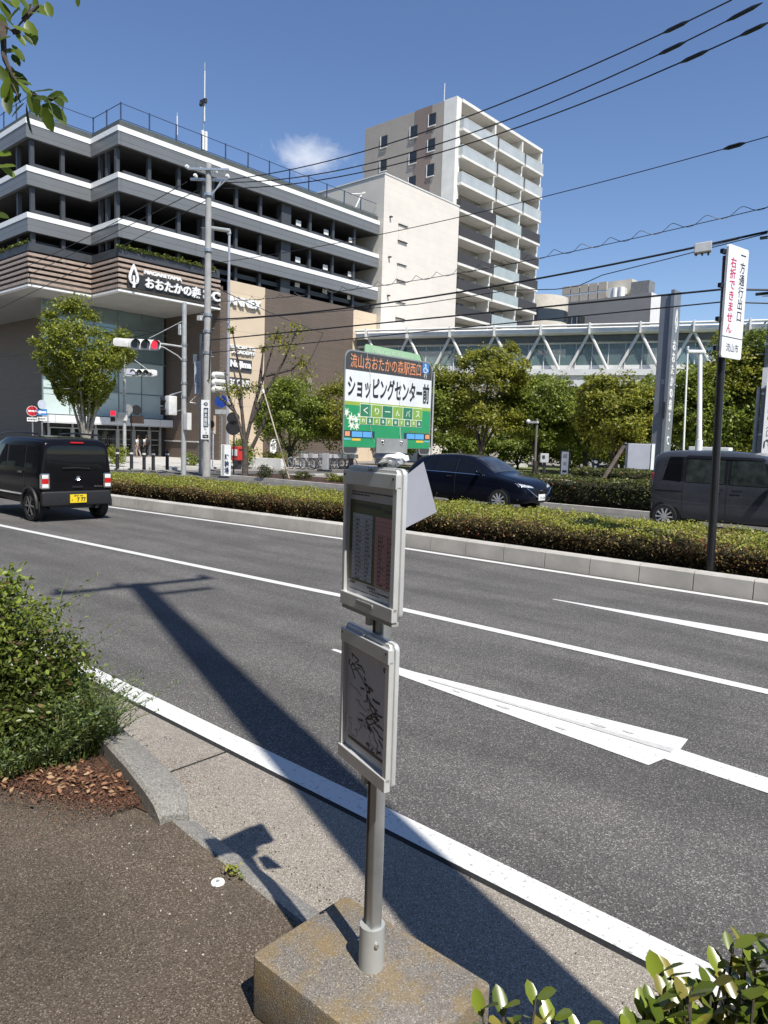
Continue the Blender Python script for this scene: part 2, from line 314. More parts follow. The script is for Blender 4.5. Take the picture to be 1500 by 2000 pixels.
# pavement in brown asphalt, its flush kerb and the raised kerb that sweeps up to the planting bed
mb=MB(); mb.add([(-3.0,-8,.1),(12,-8,.1),(12,1.56,.1),(-1.7,1.585,.1),(-2.44,1.64,.1),(-2.66,1.66,.1),(-2.85,1.62,.1),(-3.1,1.45,.1),(-3.5,1.25,.1),(-4.5,1.0,.1),(-8,.9,.1),(-8,-8,.1)],[tuple(range(12))]); struct(mb.build('pavement',M_walk))
def kerbrun(pts,name):
    """pts: (x,y_in,y_out,z_top_in,z_top_out)"""
    mb=MB(); v=[]; f=[]
    for x,yi,yo,zi,zo in pts: v+=[(x,yi,-.02),(x,yi,zi-.012),(x,yi+.015,zi),(x,yo-.02,zo),(x,yo,zo-.015),(x,yo+.012,-.02)]
    for i in range(len(pts)-1):
        for j in range(5): f.append((6*i+j,6*i+6+j,6*i+7+j,6*i+1+j))
    f+=[(0,1,2,3,4,5),tuple(6*(len(pts)-1)+k for k in(5,4,3,2,1,0))]
    return struct(mb.add(v,f).build(name,M_kerbold,smooth=True))
kerbrun([(-2.625,1.648,1.785,.102,.058),(-2.44,1.64,1.77,.102,.055),(-2.1,1.615,1.76,.102,.05),(-1.735,1.59,1.745,.102,.05)],'kerb')
kerbrun([(-1.728,1.59,1.745,.102,.05),(-1.2,1.575,1.74,.102,.05),(-.6,1.565,1.735,.102,.05)],'kerb')
kerbrun([(-.594,1.565,1.735,.102,.05),(0,1.56,1.73,.102,.05),(8,1.55,1.72,.102,.05)],'kerb')
kerbrun([(-12,1.80,1.96,.2,.2),(-3.65,1.775,1.93,.205,.2),(-3.34,1.73,1.885,.205,.197),(-3.04,1.675,1.845,.203,.193),(-2.8,1.625,1.81,.196,.178),(-2.69,1.605,1.775,.18,.15),(-2.63,1.60,1.74,.135,.105)],'kerb')
mb=MB(); mb.add([(-12,.9,.12),(-4.5,1.0,.12),(-3.5,1.25,.115),(-3.1,1.45,.112),(-2.85,1.60,.108),(-2.68,1.63,.106),(-2.8,1.66,.108),(-3.04,1.71,.115),(-3.34,1.77,.12),(-3.65,1.80,.125),(-12,1.83,.125)],[(0,1,9,10),(1,2,8,9),(2,3,7,8),(3,4,6,7),(4,5,6)]); struct(mb.build('planting_bed',M_soil))
# median: jointed kerb stones, soil
def ky(x): return 9.44 if x>-8 else 9.44-(-8-x)*.062
x=-20.0; mb=MB()
while x<8:
    x2=min(x+.705,8); a,b=ky(x+.006),ky(x2-.006)
    for (q0,q1,h) in ((0,.028,.215),(.028,.19,.235)):
        pass
    mb.add([(x+.006,a,-.01),(x2-.006,b,-.01),(x2-.006,b+.012,.215),(x+.006,a+.012,.215),(x2-.006,b+.04,.24),(x+.006,a+.04,.24),(x2-.006,b+.19,.24),(x+.006,a+.19,.24),(x2-.006,b+.19,-.01),(x+.006,a+.19,-.01)],
      [(0,1,2,3),(3,2,4,5),(5,4,6,7),(7,6,8,9),(0,3,5,7,9),(1,8,6,4,2)]); x=x2
struct(mb.build('median_kerb',M_kerb,smooth=False))
mb=MB(); mb.bx(-20,8,9.3,12.25,-.02,.06); mb.f=[]; mb.mi=[]
for i in range(14):
    xa,xb=-20+i*2,-18+i*2
    mb.add([(xa,ky(xa)+.04,.0),(xb,ky(xb)+.04,.0),(xb,ky(xb)+.04,.19),(xa,ky(xa)+.04,.19),(xb,12.3,.19),(xa,12.3,.19),(xb,12.3,0),(xa,12.3,0)],[(0,1,2,3),(3,2,4,5),(5,4,6,7)])
struct(mb.build('median_soil',M_soil))
mb=MB(); mb.bx(-20,8,12.3,12.48,0,.2); struct(mb.build('median_kerb',M_kerb))
# far side
def slab(name,x0,x1,y0,y1,z,m): mb=MB(); mb.bx(x0,x1,y0,y1,-.05,z); return struct(mb.build(name,m))
slab('far_kerb',-26.5,40,19.0,19.16,.13,M_kerb)
sheet('verge',-26.5,40,19.16,22.4,.10,M_soil)
sheet('plaza',-60,-12.9,22.4,75,.01,M_plaza)
sheet('side_street',-30.6,-26.5,19.0,60,.016,M_asphalt)
slab('paving',-53,-33.3,16.9,34,.06,M_stone)
slab('paving_kerb',-33.3,-33.12,19.6,27.5,.11,M_kerb)
slab('paving_kerb',-26.4,-26.24,22,40,.09,M_kerb)
slab('path',-26,-12,27.5,38,.03,mat('path_paving',(.37,.34,.30),.85,.08,.8))
sheet('lawn',-34,20,38,60,.05,M_grass)
sheet('lawn',-12,20,22.4,38,.04,M_grass)
# ------------------------------------------------------------------ bus stop
BP=Vector((-1.269,1.440,0))
bus=thing('bus_stop','slim bus stop post with green bus-shaped board, two poster cases and mossy concrete foot','bus stop',(BP.x,BP.y,.1))
def rrect(w,h,r,n=5,cx=0,cy=0):
    p=[]
    for qx,qy,a0 in((w/2-r,h/2-r,0),(-w/2+r,h/2-r,90),(-w/2+r,-h/2+r,180),(w/2-r,-h/2+r,270)):
        for i in range(n+1): t=R(a0+90*i/n); p.append((cx+qx+r*math.cos(t),cy+qy+r*math.sin(t)))
    return p
# concrete foot: slightly rounded block
mb=MB(); cx,cy=-1.235,1.375; mb.prism(rrect(.565,.385,.02,4),(-1.262,1.425,.1),(1,0,0),(0,1,0),(0,0,1),0,.18)
mb.build('concrete_foot',M_block,bus,smooth=True,bevel=.007)
def vtube(mb,z0,z1,r,n=20,c=BP): mb.cyl((c.x,c.y,z0),(c.x,c.y,z1),r,n=n)
# post: aluminium section with a dark slot, in a grey sleeve
mb=MB(); vtube(mb,.28,.405,.0355,24); mb.build('sleeve',M_polegrey,bus,smooth=True)
for dx,zz in((.030,.365),(-.028,.355)):
    mb=MB(); mb.cyl((BP.x+dx,BP.y-.014,zz),(BP.x+dx*1.25,BP.y-.02,zz),.006,n=8); mb.build('bolt',M_chrome,bus)
mb=MB(); mb.prism(rrect(.05,.034,.007,3),BP,(math.cos(R(-16)),math.sin(R(-16)),0),(-math.sin(R(-16)),math.cos(R(-16)),0),(0,0,1),.38,1.73); mb.build('post',mat('anodised_aluminium',(.40,.41,.41),.34,.07,14,metal=.65),bus,smooth=True)
U=Vector((math.cos(R(-16)),math.sin(R(-16)),0)); Nf=Vector((U.y,-U.x,0)); Z=Vector((0,0,1))
mb=MB(); mb.obox(BP+Nf*.0175+U*(-.012)+Z*1.05,.009,.002,1.3,U,-Nf,Z); mb.build('post_slot',M_dark,bus)
# the board, perpendicular to the road, shaped like the front of a bus
class Fr:
    def __init__(s,O,U,V): s.O=Vector(O);s.U=Vector(U).normalized();s.V=Vector(V).normalized();s.N=s.U.cross(s.V)
    def p(s,u,v,n=0): return s.O+s.U*u+s.V*v+s.N*n
    def poly(s,name,pts,n,m,parent,t=.0003):
        mb=MB(); mb.prism(pts,s.O,s.U,s.V,s.N,n,n+t); return mb.build(name,m,parent)
    def rect(s,name,u0,u1,v0,v1,n,m,parent,t=.0003): return s.poly(name,[(u0,v0),(u1,v0),(u1,v1),(u0,v1)],n,m,parent,t)
bw,bh=.338,.25
F=Fr((BP.x+.03,1.412-bw/2,1.843-bh/2),(0,1,0),(0,0,1))
def fu(u): return u*bw
def fv(v): return (1-v)*bh
def arc(cx,cy,r,a0,a1,n=6): return [(cx+r*math.cos(R(a0+(a1-a0)*i/n)),cy+r*math.sin(R(a0+(a1-a0)*i/n))) for i in range(n+1)]
def sub(pts): return pts
r=.024
outline=arc(bw-r,bh-r,r,0,90)+arc(r,bh-r,r,90,180)+arc(.012,.012,.012,180,270)+arc(fu(.155)-.012,.012,.012,270,360)+[(fu(.155),fv(.935)),(fu(.86),fv(.935))]+arc(fu(.86)+.012,.012,.012,180,270)+arc(bw-.012,.012,.012,270,360)
brd=F.poly('sign_board',outline,-.003,mat('board_edge',(.34,.36,.35),.4,.05,6,metal=.4),bus,.003)
C_=lambda n,c,ro=.38:mat(n,c,ro,.05,14)
K_dark=C_('print_charcoal',(.055,.055,.058)); K_white=C_('print_white',(.74,.77,.80)); K_lime=C_('print_lime',(.32,.44,.06)); K_green=C_('print_green',(.02,.30,.12)); K_or=C_('print_orange',(.80,.33,.16)); K_blue=C_('print_blue',(.12,.40,.78)); K_navy=C_('print_navy',(.015,.04,.07)); K_yel=C_('print_yellow',(.78,.52,.06)); K_txt=C_('print_black',(.02,.022,.026)); K_dg=C_('print_dark_green',(.03,.20,.11)); K_ol=C_('print_leaf_green',(.22,.40,.06)); K_wt=C_('print_pale',(.80,.86,.74)); K_sky=C_('print_sky',(.16,.46,.60))
e=.0035
F.poly('print_band',[(bw-e,fv(.193)),(bw-e,bh-r)]+arc(bw-r,bh-r,r-e,0,90)+arc(r,bh-r,r-e,90,180)+[(e,fv(.193))],.0002,K_dark,bus)
F.rect('print_band',e,bw-e,fv(.49),fv(.193),.0002,K_white,bus)
F.rect('print_band',e,bw-e,fv(.525),fv(.49),.0002,K_lime,bus)
F.rect('print_band',e,bw-e,fv(.93),fv(.525),.0002,K_green,bus)
for a,b in((0,.155),(.86,1)): F.poly('print_tyre',[(fu(b)-e,fv(.93)),(fu(a)+e,fv(.93))]+arc(fu(a)+.012,.012,.012-e,180,270)+arc(fu(b)-.012,.012,.012-e,270,360),.0002,K_dark,bus)
def ft(s,u0,u1,v0,v1,m,bold=0,n=.0009,parent=None): return text(s,m,parent or bus,F.p(fu(u0),fv(v1),n),F.U,F.V,fu(u1)-fu(u0),(v1-v0)*bh,bold=bold,ext=.0002)
ft('流山おおたかの森駅西口',.055,.85,.035,.168,K_or,.0)
ft('ショッピングセンター前',.035,.965,.235,.45,K_txt,.028)
F.rect('pictogram',fu(.868),fu(.948),fv(.125),fv(.02),.0008,C_('print_sign_blue',(.05,.22,.55)),bus)
# wheelchair mark: head, back, seat, wheel
mb=MB(); pc=F.p
mb.prism([(fu(.905)+.003*math.cos(R(k*45)),fv(.036)+.003*math.sin(R(k*45))) for k in range(8)],F.O,F.U,F.V,F.N,.0012,.0014)
mb.prism([(fu(.903),fv(.045)),(fu(.912),fv(.045)),(fu(.915),fv(.075)),(fu(.932),fv(.077)),(fu(.943),fv(.1)),(fu(.936),fv(.103)),(fu(.926),fv(.084)),(fu(.905),fv(.082))],F.O,F.U,F.V,F.N,.0012,.0014)
o_=arc(fu(.905),fv(.092),.0085,120,380,10); i_=arc(fu(.905),fv(.092),.006,380,120,10); mb.prism(o_+i_,F.O,F.U,F.V,F.N,.0012,.0014)
mb.build('emblem',K_white,bus)
ft('行',.885,.93,.133,.178,K_white,.01)
tl=['く','り','ー','ん','バ','ス']; u0,u1=.165,.885
F.rect('print_grid',fu(u0),fu(u1),fv(.705),fv(.503),.0007,K_wt,bus)
for i,ch in enumerate(tl):
    a=u0+(u1-u0)*i/6; b=u0+(u1-u0)*(i+1)/6; F.rect('print_tile',fu(a)+.0016,fu(b)-.0009,fv(.625),fv(.508),.0012,K_dg if i%2==0 else K_ol,bus)
    if ch=='ー': ft(ch,a+.03,b-.03,.56,.57,K_wt,0,.0017)
    else: ft(ch,a+.035,b-.035,.535,.6,K_wt,.01,.0017)
for i,ch in enumerate('nagareyama'):
    a=u0+(u1-u0)*i/10; b=u0+(u1-u0)*(i+1)/10; F.rect('print_tile',fu(a)+.0016,fu(b)-.0009,fv(.70),fv(.634),.0012,K_ol if i%2==0 else K_dg,bus)
    ft(ch,a+.024,b-.024,.652,.684,K_wt,.01,.0017)
# white maple leaves on the green
def maple(cx,cy,s,rot):
    p=[]
    for k in range(14):
        rr=s if k%2==0 else s*.38; t=R(rot+k*360/14); p.append((cx+rr*math.cos(t),cy+rr*math.sin(t)))
    return p
mb=MB()
for cx_,cy_,s_,ro in((.03,.60,.013,10),(.075,.655,.016,30),(.125,.665,.015,5),(.085,.715,.015,50),(.135,.725,.013,20),(.155,.62,.008,0)):
    mb.prism([(max(a,e),b) for a,b in maple(fu(cx_),fv(cy_),s_,ro)],F.O,F.U,F.V,F.N,.0006,.0008)
mb.build('leaf_print',K_wt,bus)
for mir in(0,1):
    def X(a,b): return (fu(a),fu(b)) if not mir else (fu(1-b),fu(1-a))
    for a,b,v0,v1,m,n in((.0105,.08,.77,.835,K_navy,.0006),(.08,.33,.77,.84,K_navy,.0006),(.017,.066,.78,.825,K_or,.0011),(.086,.196,.778,.832,K_blue,.0011),(.203,.30,.778,.832,K_blue,.0011),(.0105,.078,.845,.862,K_sky,.0007),(.088,.18,.846,.868,K_yel,.0007)):
        q=X(a,b); F.rect('print_window',q[0],q[1],fv(v1),fv(v0),n,m,bus)
ft('流山市ぐりーんバス',.73,.975,.748,.763,C_('print_brick',(.45,.10,.03)),.01,.0006)
# steel bracket over the lower edge, with two dome bolts
F.rect('bracket',fu(.345),fu(.705),fv(.985),fv(.835),.0015,mat('bracket_steel',(.42,.42,.41),.42,.08,20,metal=.55),bus,.002)
for u in(.415,.63): mb=MB(); mb.sphere(F.p(fu(u),fv(.872),.0035),.0055,.0055,.0055,10,6); mb.build('bolt',M_chrome,bus,smooth=True)
# neck between board and case, wrapped in crumpled clear tape
mb=MB(); vtube(mb,1.70,1.725,.03,12); mb.build('neck',M_galv,bus,smooth=True)
rng=np.random.default_rng(3); mb=MB(); mb.sphere(BP+Vector((.012,0,1.708)),.042,.05,.018,16,9); mb.v=[tuple(np.array(v)+rng.normal(size=3)*.0035) for v in mb.v]; mb.build('tape_wrap',mat('clear_tape',(.80,.81,.82),.22,.06,60),bus)
# pale green tag tied on top with string
F2=Fr(F.p(fu(.205),bh-.0035,-.001),F.U+Vector((0,0,-.015)),F.V)
F2.poly('route_tag',[(0,0),(.218,0),(.218,.012),(.212,.0225),(.006,.0225),(0,.017)],-.002,mat('tag_green',(.34,.56,.34),.3,.05,20),bus,.002)
text('西初石・駒木ルート',mat('tag_print',(.60,.76,.60),.4,.04,20),bus,F2.p(.025,.006,.0004),F2.U,F2.V,.165,.0105,bold=.005,ext=.0002)
M_str=mat('string',(.72,.74,.70),.8,.1,30)
for pts in([(.215,-.005),(.235,.08),(.262,.22),(.266,.5),(.27,.7),(.30,.83),(.33,.88)],[(.815,.02),(.822,.06),(.815,.11)],[(.60,.24),(.602,.45),(.606,.62),(.63,.83),(.655,.85)],[(.63,.85),(.615,.79),(.61,.7)]):
    mb=MB(); mb.tube([F.p(fu(a),fv(b),.0022) for a,b in pts],.00045,5); mb.build('string',M_str,bus)
# two poster cases
def case(name,c,yaw,w,h,kind):
    U=Vector((math.cos(R(yaw)),math.sin(R(yaw)),0)); f=Fr(Vector(c)-U*w/2-Z*h/2,U,Z)
    k=thing_part=None
    mb=MB(); mb.prism([(a+w/2,b+h/2) for a,b in rrect(w,h,.018)],f.O,f.U,f.V,f.N,-.016,-.004); pl=mb.build(name,M_steelw,bus,smooth=True,bevel=.002)
    b=.018
    for nm,(a0,a1,b0,b1) in dict(l=(0.004,b,.02,h-.045),r=(w-b-.006,w-.006,.02,h-.045)).items():
        mb=MB(); mb.prism([(a0,b0),(a1,b0),(a1,b1),(a0,b1)],f.O,f.U,f.V,f.N,-.004,.011); mb.build('frame_bar',M_steelw,bus,bevel=.0015)
    mb=MB(); mb.prism([(.004,h-.052),(w-.006,h-.052),(w-.006,h-.014),(.004,h-.014)],f.O,f.U,f.V,f.N,-.0035,.0145); mb.prism([(.012,h-.016),(w-.014,h-.016),(w-.02,h-.004),(.018,h-.004)],f.O,f.U,f.V,f.N,-.004,.004); mb.build('frame_bar',M_steelw,bus,bevel=.002)
    mb=MB(); mb.prism([(.004,-.006),(w-.006,-.006),(w-.006,.03),(.004,.03)],f.O,f.U,f.V,f.N,-.0035,.0145); mb.build('frame_bar',M_steelw,bus,bevel=.002)
    for a in(.014,w-.018):
        mb=MB(); mb.cyl(f.p(a,h-.026,.014),f.p(a,h-.026,.0155),.0035,n=8); mb.build('screw',M_dark,bus)
    mb=MB(); mb.sphere(f.p(w*.46,h-.006,.006),.006,.006,.006,10,6); mb.build('bolt',M_chrome,bus,smooth=True)
    mb=MB(); mb.sphere(f.p(w*.46,-.012,.004),.006,.006,.006,10,6); mb.build('bolt',M_chrome,bus,smooth=True)
    mb=MB(); mb.obox(f.p(w*.46,-.02,-.008),.02,.012,.05,f.U,f.N,f.V); mb.build('clamp',M_polegrey,bus,bevel=.002)
    iw0,iw1,ih0,ih1=b,w-b-.006,.03,h-.052
    p=f.rect('poster',iw0,iw1,ih0,ih1,-.002,C_('poster_paper_'+kind,(.55,.56,.58)),bus)
    W_,H_=iw1-iw0,ih1-ih0
    def RR(nm,a,b_,c_,d_,n,m): return f.rect(nm,iw0+W_*a,iw0+W_*b_,ih0+H_*c_,ih0+H_*d_,n,m,p,.0002)
    ink=C_('poster_ink',(.03,.03,.035))
    rg=random.Random(5)
    if kind=='timetable':
        RR('poster_field',.02,.98,.12,.86,-.0012,C_('poster_olive',(.075,.09,.022)))
        RR('poster_table',.09,.53,.14,.74,-.0008,C_('poster_pale_blue',(.42,.49,.56))); RR('poster_table',.59,.98,.125,.74,-.0008,C_('poster_pink',(.50,.25,.26)))
        mb=MB()
        for t in range(2):
            a0,a1=((.09,.53),(.59,.98))[t]
            for i in range(15):
                v=.70-i*.038; mb.prism([(iw0+W_*a,ih0+H_*c) for a,c in((a0,v),(a1,v),(a1,v+.0025),(a0,v+.0025))],f.O,f.U,f.V,f.N,-.0004,-.0003)
                if t==1 and i<3: continue
                for col in(.12,.60):
                    q=a0+(a1-a0)*(col+.06)
                    for g in range(rg.choice((2,3,3,4))):
                        ww=rg.uniform(.012,.022); mb.prism([(iw0+W_*a,ih0+H_*c) for a,c in((q,v-.027),(q+ww,v-.027),(q+ww,v-.009),(q,v-.009))],f.O,f.U,f.V,f.N,-.0004,-.0003); q+=ww+rg.choice((.008,.02))
        for v,h_,a0,a1 in((.93,.012,.05,.95),(.905,.014,.05,.45),(.80,.035,.08,.7),(.78,.03,.76,.95),(.09,.02,.05,.16),(.085,.02,.45,.6),(.06,.012,.5,.9),(.035,.008,.05,.7)):
            q=a0
            while q<a1:
                ww=rg.uniform(.01,.03); mb.prism([(iw0+W_*a,ih0+H_*c) for a,c in((q,v),(q+ww,v),(q+ww,v+h_),(q,v+h_))],f.O,f.U,f.V,f.N,-.0008,-.0007); q+=ww+rg.uniform(.005,.014)
        mb.build('poster_lettering',ink,p)
    else:
        RR('poster_field',.03,.97,.13,.97,-.0012,C_('poster_map',(.56,.56,.60))); RR('poster_rule',.08,.97,.085,.115,-.0010,C_('poster_maroon',(.06,.025,.03)))
        def TB(m,pts,wd): 
            mb=MB()
            for (a,c),(a2,c2) in zip(pts,pts[1:]):
                d=Vector((a2-a,c2-c)); L_=d.length or 1; nx,ny=-d.y/L_*wd,d.x/L_*wd
                mb.prism([(iw0+W_*(a+nx),ih0+H_*(c+ny)),(iw0+W_*(a-nx),ih0+H_*(c-ny)),(iw0+W_*(a2-nx),ih0+H_*(c2-ny)),(iw0+W_*(a2+nx),ih0+H_*(c2+ny))],f.O,f.U,f.V,f.N,-.0006,-.0005)
            return mb.build('poster_route',m,p)
        main=[(.15,.86),(.12,.90),(.3,.87),(.22,.83),(.2,.79),(.38,.73),(.46,.68),(.5,.67),(.52,.6),(.58,.56),(.6,.5),(.68,.47),(.78,.46),(.62,.43),(.72,.40),(.66,.37),(.58,.34),(.70,.30),(.72,.25),(.80,.22),(.78,.17),(.88,.15)]
        TB(ink,main,.007)
        for k in range(34):
            i=rg.randrange(3,len(main)); a,c=main[i]; a+=rg.uniform(-.18,.14);c+=rg.uniform(-.03,.03); pts=[(a,c)]
            for j in range(rg.choice((1,2,3))): a=min(.95,max(.05,a+rg.choice((-1,1))*rg.uniform(.03,.11)));c=min(.95,c-rg.uniform(-.01,.05)); pts.append((a,c))
            TB(ink,pts,rg.choice((.005,.009,.012)))
        gr=C_('poster_grey_ink',(.17,.19,.20))
        for k in range(14):
            a,c=rg.uniform(.05,.6),rg.uniform(.2,.65); pts=[(a,c)]
            for j in range(4): a+=rg.uniform(-.06,.12);c-=rg.uniform(-.01,.05); pts.append((min(.93,max(.04,a)),max(.14,c)))
            TB(gr,pts,.004)
        f.poly('poster_badge',[(iw0+W_*.9+.007*math.cos(t*R(36)),ih0+H_*.91+.007*math.sin(t*R(36))) for t in range(10)],-.0008,ink,p,.0002)
        text('6',C_('poster_paper_map',(.40,.41,.44)),p,f.p(iw0+W_*.9-.0022,ih0+H_*.91-.0035,-.0004),f.U,f.V,.0044,.007,ext=.0001)
        q=.25
        mb=MB()
        for k in range(14): ww=rg.uniform(.012,.03); mb.prism([(iw0+W_*a,ih0+H_*c) for a,c in((q,.965),(q+ww,.965),(q+ww,.985),(q,.985))],f.O,f.U,f.V,f.N,-.0012,-.0011); q+=ww+.008
        mb.build('poster_lettering',ink,p)
    if kind=='timetable':
        mb=MB(); mb.prism(rrect(.085,.012,.004,3,w*.5,.016),f.O,f.U,f.V,f.N,.0147,.0175); mb.build('latch',mat('latch_grey',(.36,.36,.35),.4,.05,9,metal=.4),bus,bevel=.001)
        mb=MB(); mb.obox(f.p(w*.5,-.012,.0),w-.02,.022,.012,f.U,f.N,f.V); mb.build('case_lip',mat('lip_grey',(.40,.40,.38),.5,.06,9,metal=.2),bus,bevel=.002)
case('timetable_case',(-1.289+Nf.x*.012,1.424+Nf.y*.012,1.493),-16,.278,.383,'timetable')
case('map_case',(-1.289+Nf.x*.012,1.424+Nf.y*.012,1.047),-18,.275,.385,'map')
# sheet in a clear sleeve hung behind the timetable case
sl_=thing('paper_sleeve','white sheet in a clear plastic sleeve hanging behind the timetable case','sleeve',(-1.16,1.50,1.55))
mb=MB(); P4=[Vector((-1.225,1.462,1.522)),Vector((-1.15,1.508,1.572)),Vector((-1.186,1.49,1.702)),Vector((-1.235,1.462,1.655))]
nn=(P4[1]-P4[0]).cross(P4[3]-P4[0]).normalized()
mb.add([p+nn*t for t in(0,.0006) for p in P4],[(0,3,2,1),(4,5,6,7),(0,1,5,4),(1,2,6,5),(2,3,7,6),(3,0,4,7)]); mb.build('paper',mat('sheet_paper',(.42,.44,.51),.35,.03,10),sl_)
# ------------------------------------------------------------------ shopping annex with open parking decks
M_band=panels('grey_band_panels',(.16,.168,.175),5.5,.39,'x',.55,.018,.45); M_bandy=panels('grey_band_panels_side',(.16,.168,.175),5.5,.39,'y',.55,.018,.45)
M_beige=panels('beige_wall_panels',(.62,.50,.36),3.9,1.35,'x',.78,.02,.75); M_brown=panels('brown_cladding',(.145,.11,.085),1.9,.16,'x',.72,.018,.6,offset=.5,cvar=.12); M_browny=panels('brown_cladding_side',(.145,.11,.085),1.9,.16,'y',.72,.018,.6,offset=.5,cvar=.12)
M_slat=mat('brown_slats',(.40,.31,.25),.6,.1,3); M_soffit=mat('soffit_grey',(.42,.41,.38),.7,.05,1)
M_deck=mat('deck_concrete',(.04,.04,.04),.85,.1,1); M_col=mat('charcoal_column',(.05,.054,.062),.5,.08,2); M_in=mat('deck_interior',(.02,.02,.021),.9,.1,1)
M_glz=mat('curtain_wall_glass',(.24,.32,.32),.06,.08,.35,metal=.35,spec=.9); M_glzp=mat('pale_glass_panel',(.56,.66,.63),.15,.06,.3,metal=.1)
ann=thing('parking_building','dark shopping annex with grey and white parking decks, stepped corner and brown slatted band','building',(-44,24,0))
X0,X1,XB=-44.0,-47.56,-84.0; Y0,Y1,YE=19.72,23.78,48.0; XR=-44.0
def offs(d): return [(XB,Y0-d),(X1+d,Y0-d),(X1+d,Y1-d),(X0+d,Y1-d),(X0+d,YE)]
def wallrun(mb,d,z0,z1,th=.22,mats=None):
    p=offs(d); q=offs(d-th)
    for i in range(4):
        if mats: mb.k=mats[i]
        (a,b),(c,e),(a2,b2),(c2,e2)=p[i],p[i+1],q[i],q[i+1]
        vs=[(a,b,z0),(c,e,z0),(c2,e2,z0),(a2,b2,z0),(a,b,z1),(c,e,z1),(c2,e2,z1),(a2,b2,z1)]
        mb.add(vs,[(0,3,2,1),(4,5,6,7),(0,1,5,4),(2,3,7,6)]+([(3,0,4,7)] if i==0 else [])+([(1,2,6,5)] if i==3 else []))
def plate(mb,d,z0,z1):
    p=offs(d); p=p+[(XB,YE)]; n=len(p)
    mb.add([(a,b,z0) for a,b in p]+[(a,b,z1) for a,b in p],[tuple(range(n-1,-1,-1)),tuple(range(n,2*n))]+[(i,(i+1)%n,n+(i+1)%n,n+i) for i in range(n)])
for zt in (20.76,17.96,15.18):
    mb=MB(); wallrun(mb,0,zt-.32,zt,.26); mb.build('white_band',M_white,ann)
    mb=MB(); wallrun(mb,-.03,zt-1.12,zt-.324,.22,[1,0,1,0]); mb.build('grey_band',[M_band,M_bandy],ann)
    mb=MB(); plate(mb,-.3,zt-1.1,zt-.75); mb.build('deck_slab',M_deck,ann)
for zf,zc in ((17.1,19.66),(14.3,16.86),(12.4,14.06)):
    # parking floors: parapet rail, columns, dark back wall
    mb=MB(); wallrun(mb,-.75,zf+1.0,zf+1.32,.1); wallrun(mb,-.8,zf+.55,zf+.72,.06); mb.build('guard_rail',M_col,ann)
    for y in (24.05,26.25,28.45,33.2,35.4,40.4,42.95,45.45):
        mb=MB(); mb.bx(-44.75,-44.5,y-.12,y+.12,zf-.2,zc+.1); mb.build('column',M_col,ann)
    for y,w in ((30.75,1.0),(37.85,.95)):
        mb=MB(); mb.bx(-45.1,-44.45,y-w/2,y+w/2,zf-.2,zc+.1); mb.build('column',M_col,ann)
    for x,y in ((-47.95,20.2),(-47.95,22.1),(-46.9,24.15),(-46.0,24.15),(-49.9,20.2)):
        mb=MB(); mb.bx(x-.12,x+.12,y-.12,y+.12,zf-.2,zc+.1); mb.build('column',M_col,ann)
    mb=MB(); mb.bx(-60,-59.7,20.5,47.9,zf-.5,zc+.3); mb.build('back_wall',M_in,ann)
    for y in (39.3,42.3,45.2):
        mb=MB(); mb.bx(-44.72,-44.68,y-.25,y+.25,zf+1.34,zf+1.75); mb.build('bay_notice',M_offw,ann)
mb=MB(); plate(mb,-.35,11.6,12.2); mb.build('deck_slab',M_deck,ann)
# roof edge and mesh fence
mb=MB(); wallrun(mb,-.25,20.76,21.2,.3); mb.build('roof_kerb',mat('roof_grey',(.07,.08,.075),.7,.1,2),ann)
M_rail=mat('rail_blue_grey',(.05,.075,.14),.5,.1,4,metal=.3)
mb=MB(); p=offs(-.45)
for i in range(4): 
    for z in(21.35,22.3): mb.cyl((*p[i],z),(*p[i+1],z),.025,n=6)
mb.build('fence_rail',M_rail,ann)
for i in range(4):
    a,b=Vector(p[i]),Vector(p[i+1]); n=max(2,round((b-a).length/1.95))
    for k in range(n):
        q=a+(b-a)*k/n
        if q.x<-56: continue
        mb=MB(); mb.bx(q.x-.035,q.x+.035,q.y-.035,q.y+.035,21.15,22.36); mb.build('fence_post',M_rail,ann)
# roof equipment seen at its far end
mb=MB(); mb.cyl((-45,45.6,20.9),(-45,46.7,22.9),.07,n=8); mb.cyl((-45,46.7,22.9),(-45,45.3,22.5),.06,n=8); mb.obox((-45,46.8,23.0),.2,.5,.12,(1,0,0),(0,.9,.4),(0,-.4,.9)); mb.build('gondola_arm',M_offw,ann)
# planter strip of greenery and slatted band over the entrance
YS=31.5
def slatrun(mb,d,z0,z1,th):
    p=[(XB,Y0-d),(X1+d,Y0-d),(X1+d,Y1-d),(X0+d,Y1-d),(X0+d,YS)]; q=[(XB,Y0-d+th),(X1+d-th,Y0-d+th),(X1+d-th,Y1-d+th),(X0+d-th,Y1-d+th),(X0+d-th,YS)]
    for i in range(4):
        (a,b),(c,e),(a2,b2),(c2,e2)=p[i],p[i+1],q[i],q[i+1]
        mb.add([(a,b,z0),(c,e,z0),(c2,e2,z0),(a2,b2,z0),(a,b,z1),(c,e,z1),(c2,e2,z1),(a2,b2,z1)],[(0,3,2,1),(4,5,6,7),(0,1,5,4),(2,3,7,6),(3,0,4,7),(1,2,6,5)])
mb=MB(); slatrun(mb,-.45,10.85,13.0,.2); mb.build('band_backing',mat('band_backing',(.045,.037,.033),.8,.1,2),ann)
for k in range(6):
    z=10.98+k*.325; mb=MB(); slatrun(mb,0,z,z+.17,.14); mb.build('slat',M_slat,ann)
mb=MB(); slatrun(mb,-.1,12.92,13.42,.12); mb.build('planter_edge',M_col,ann)
mb=MB(); slatrun(mb,.02,10.72,10.83,.3); mb.build('soffit_edge',M_white,ann)
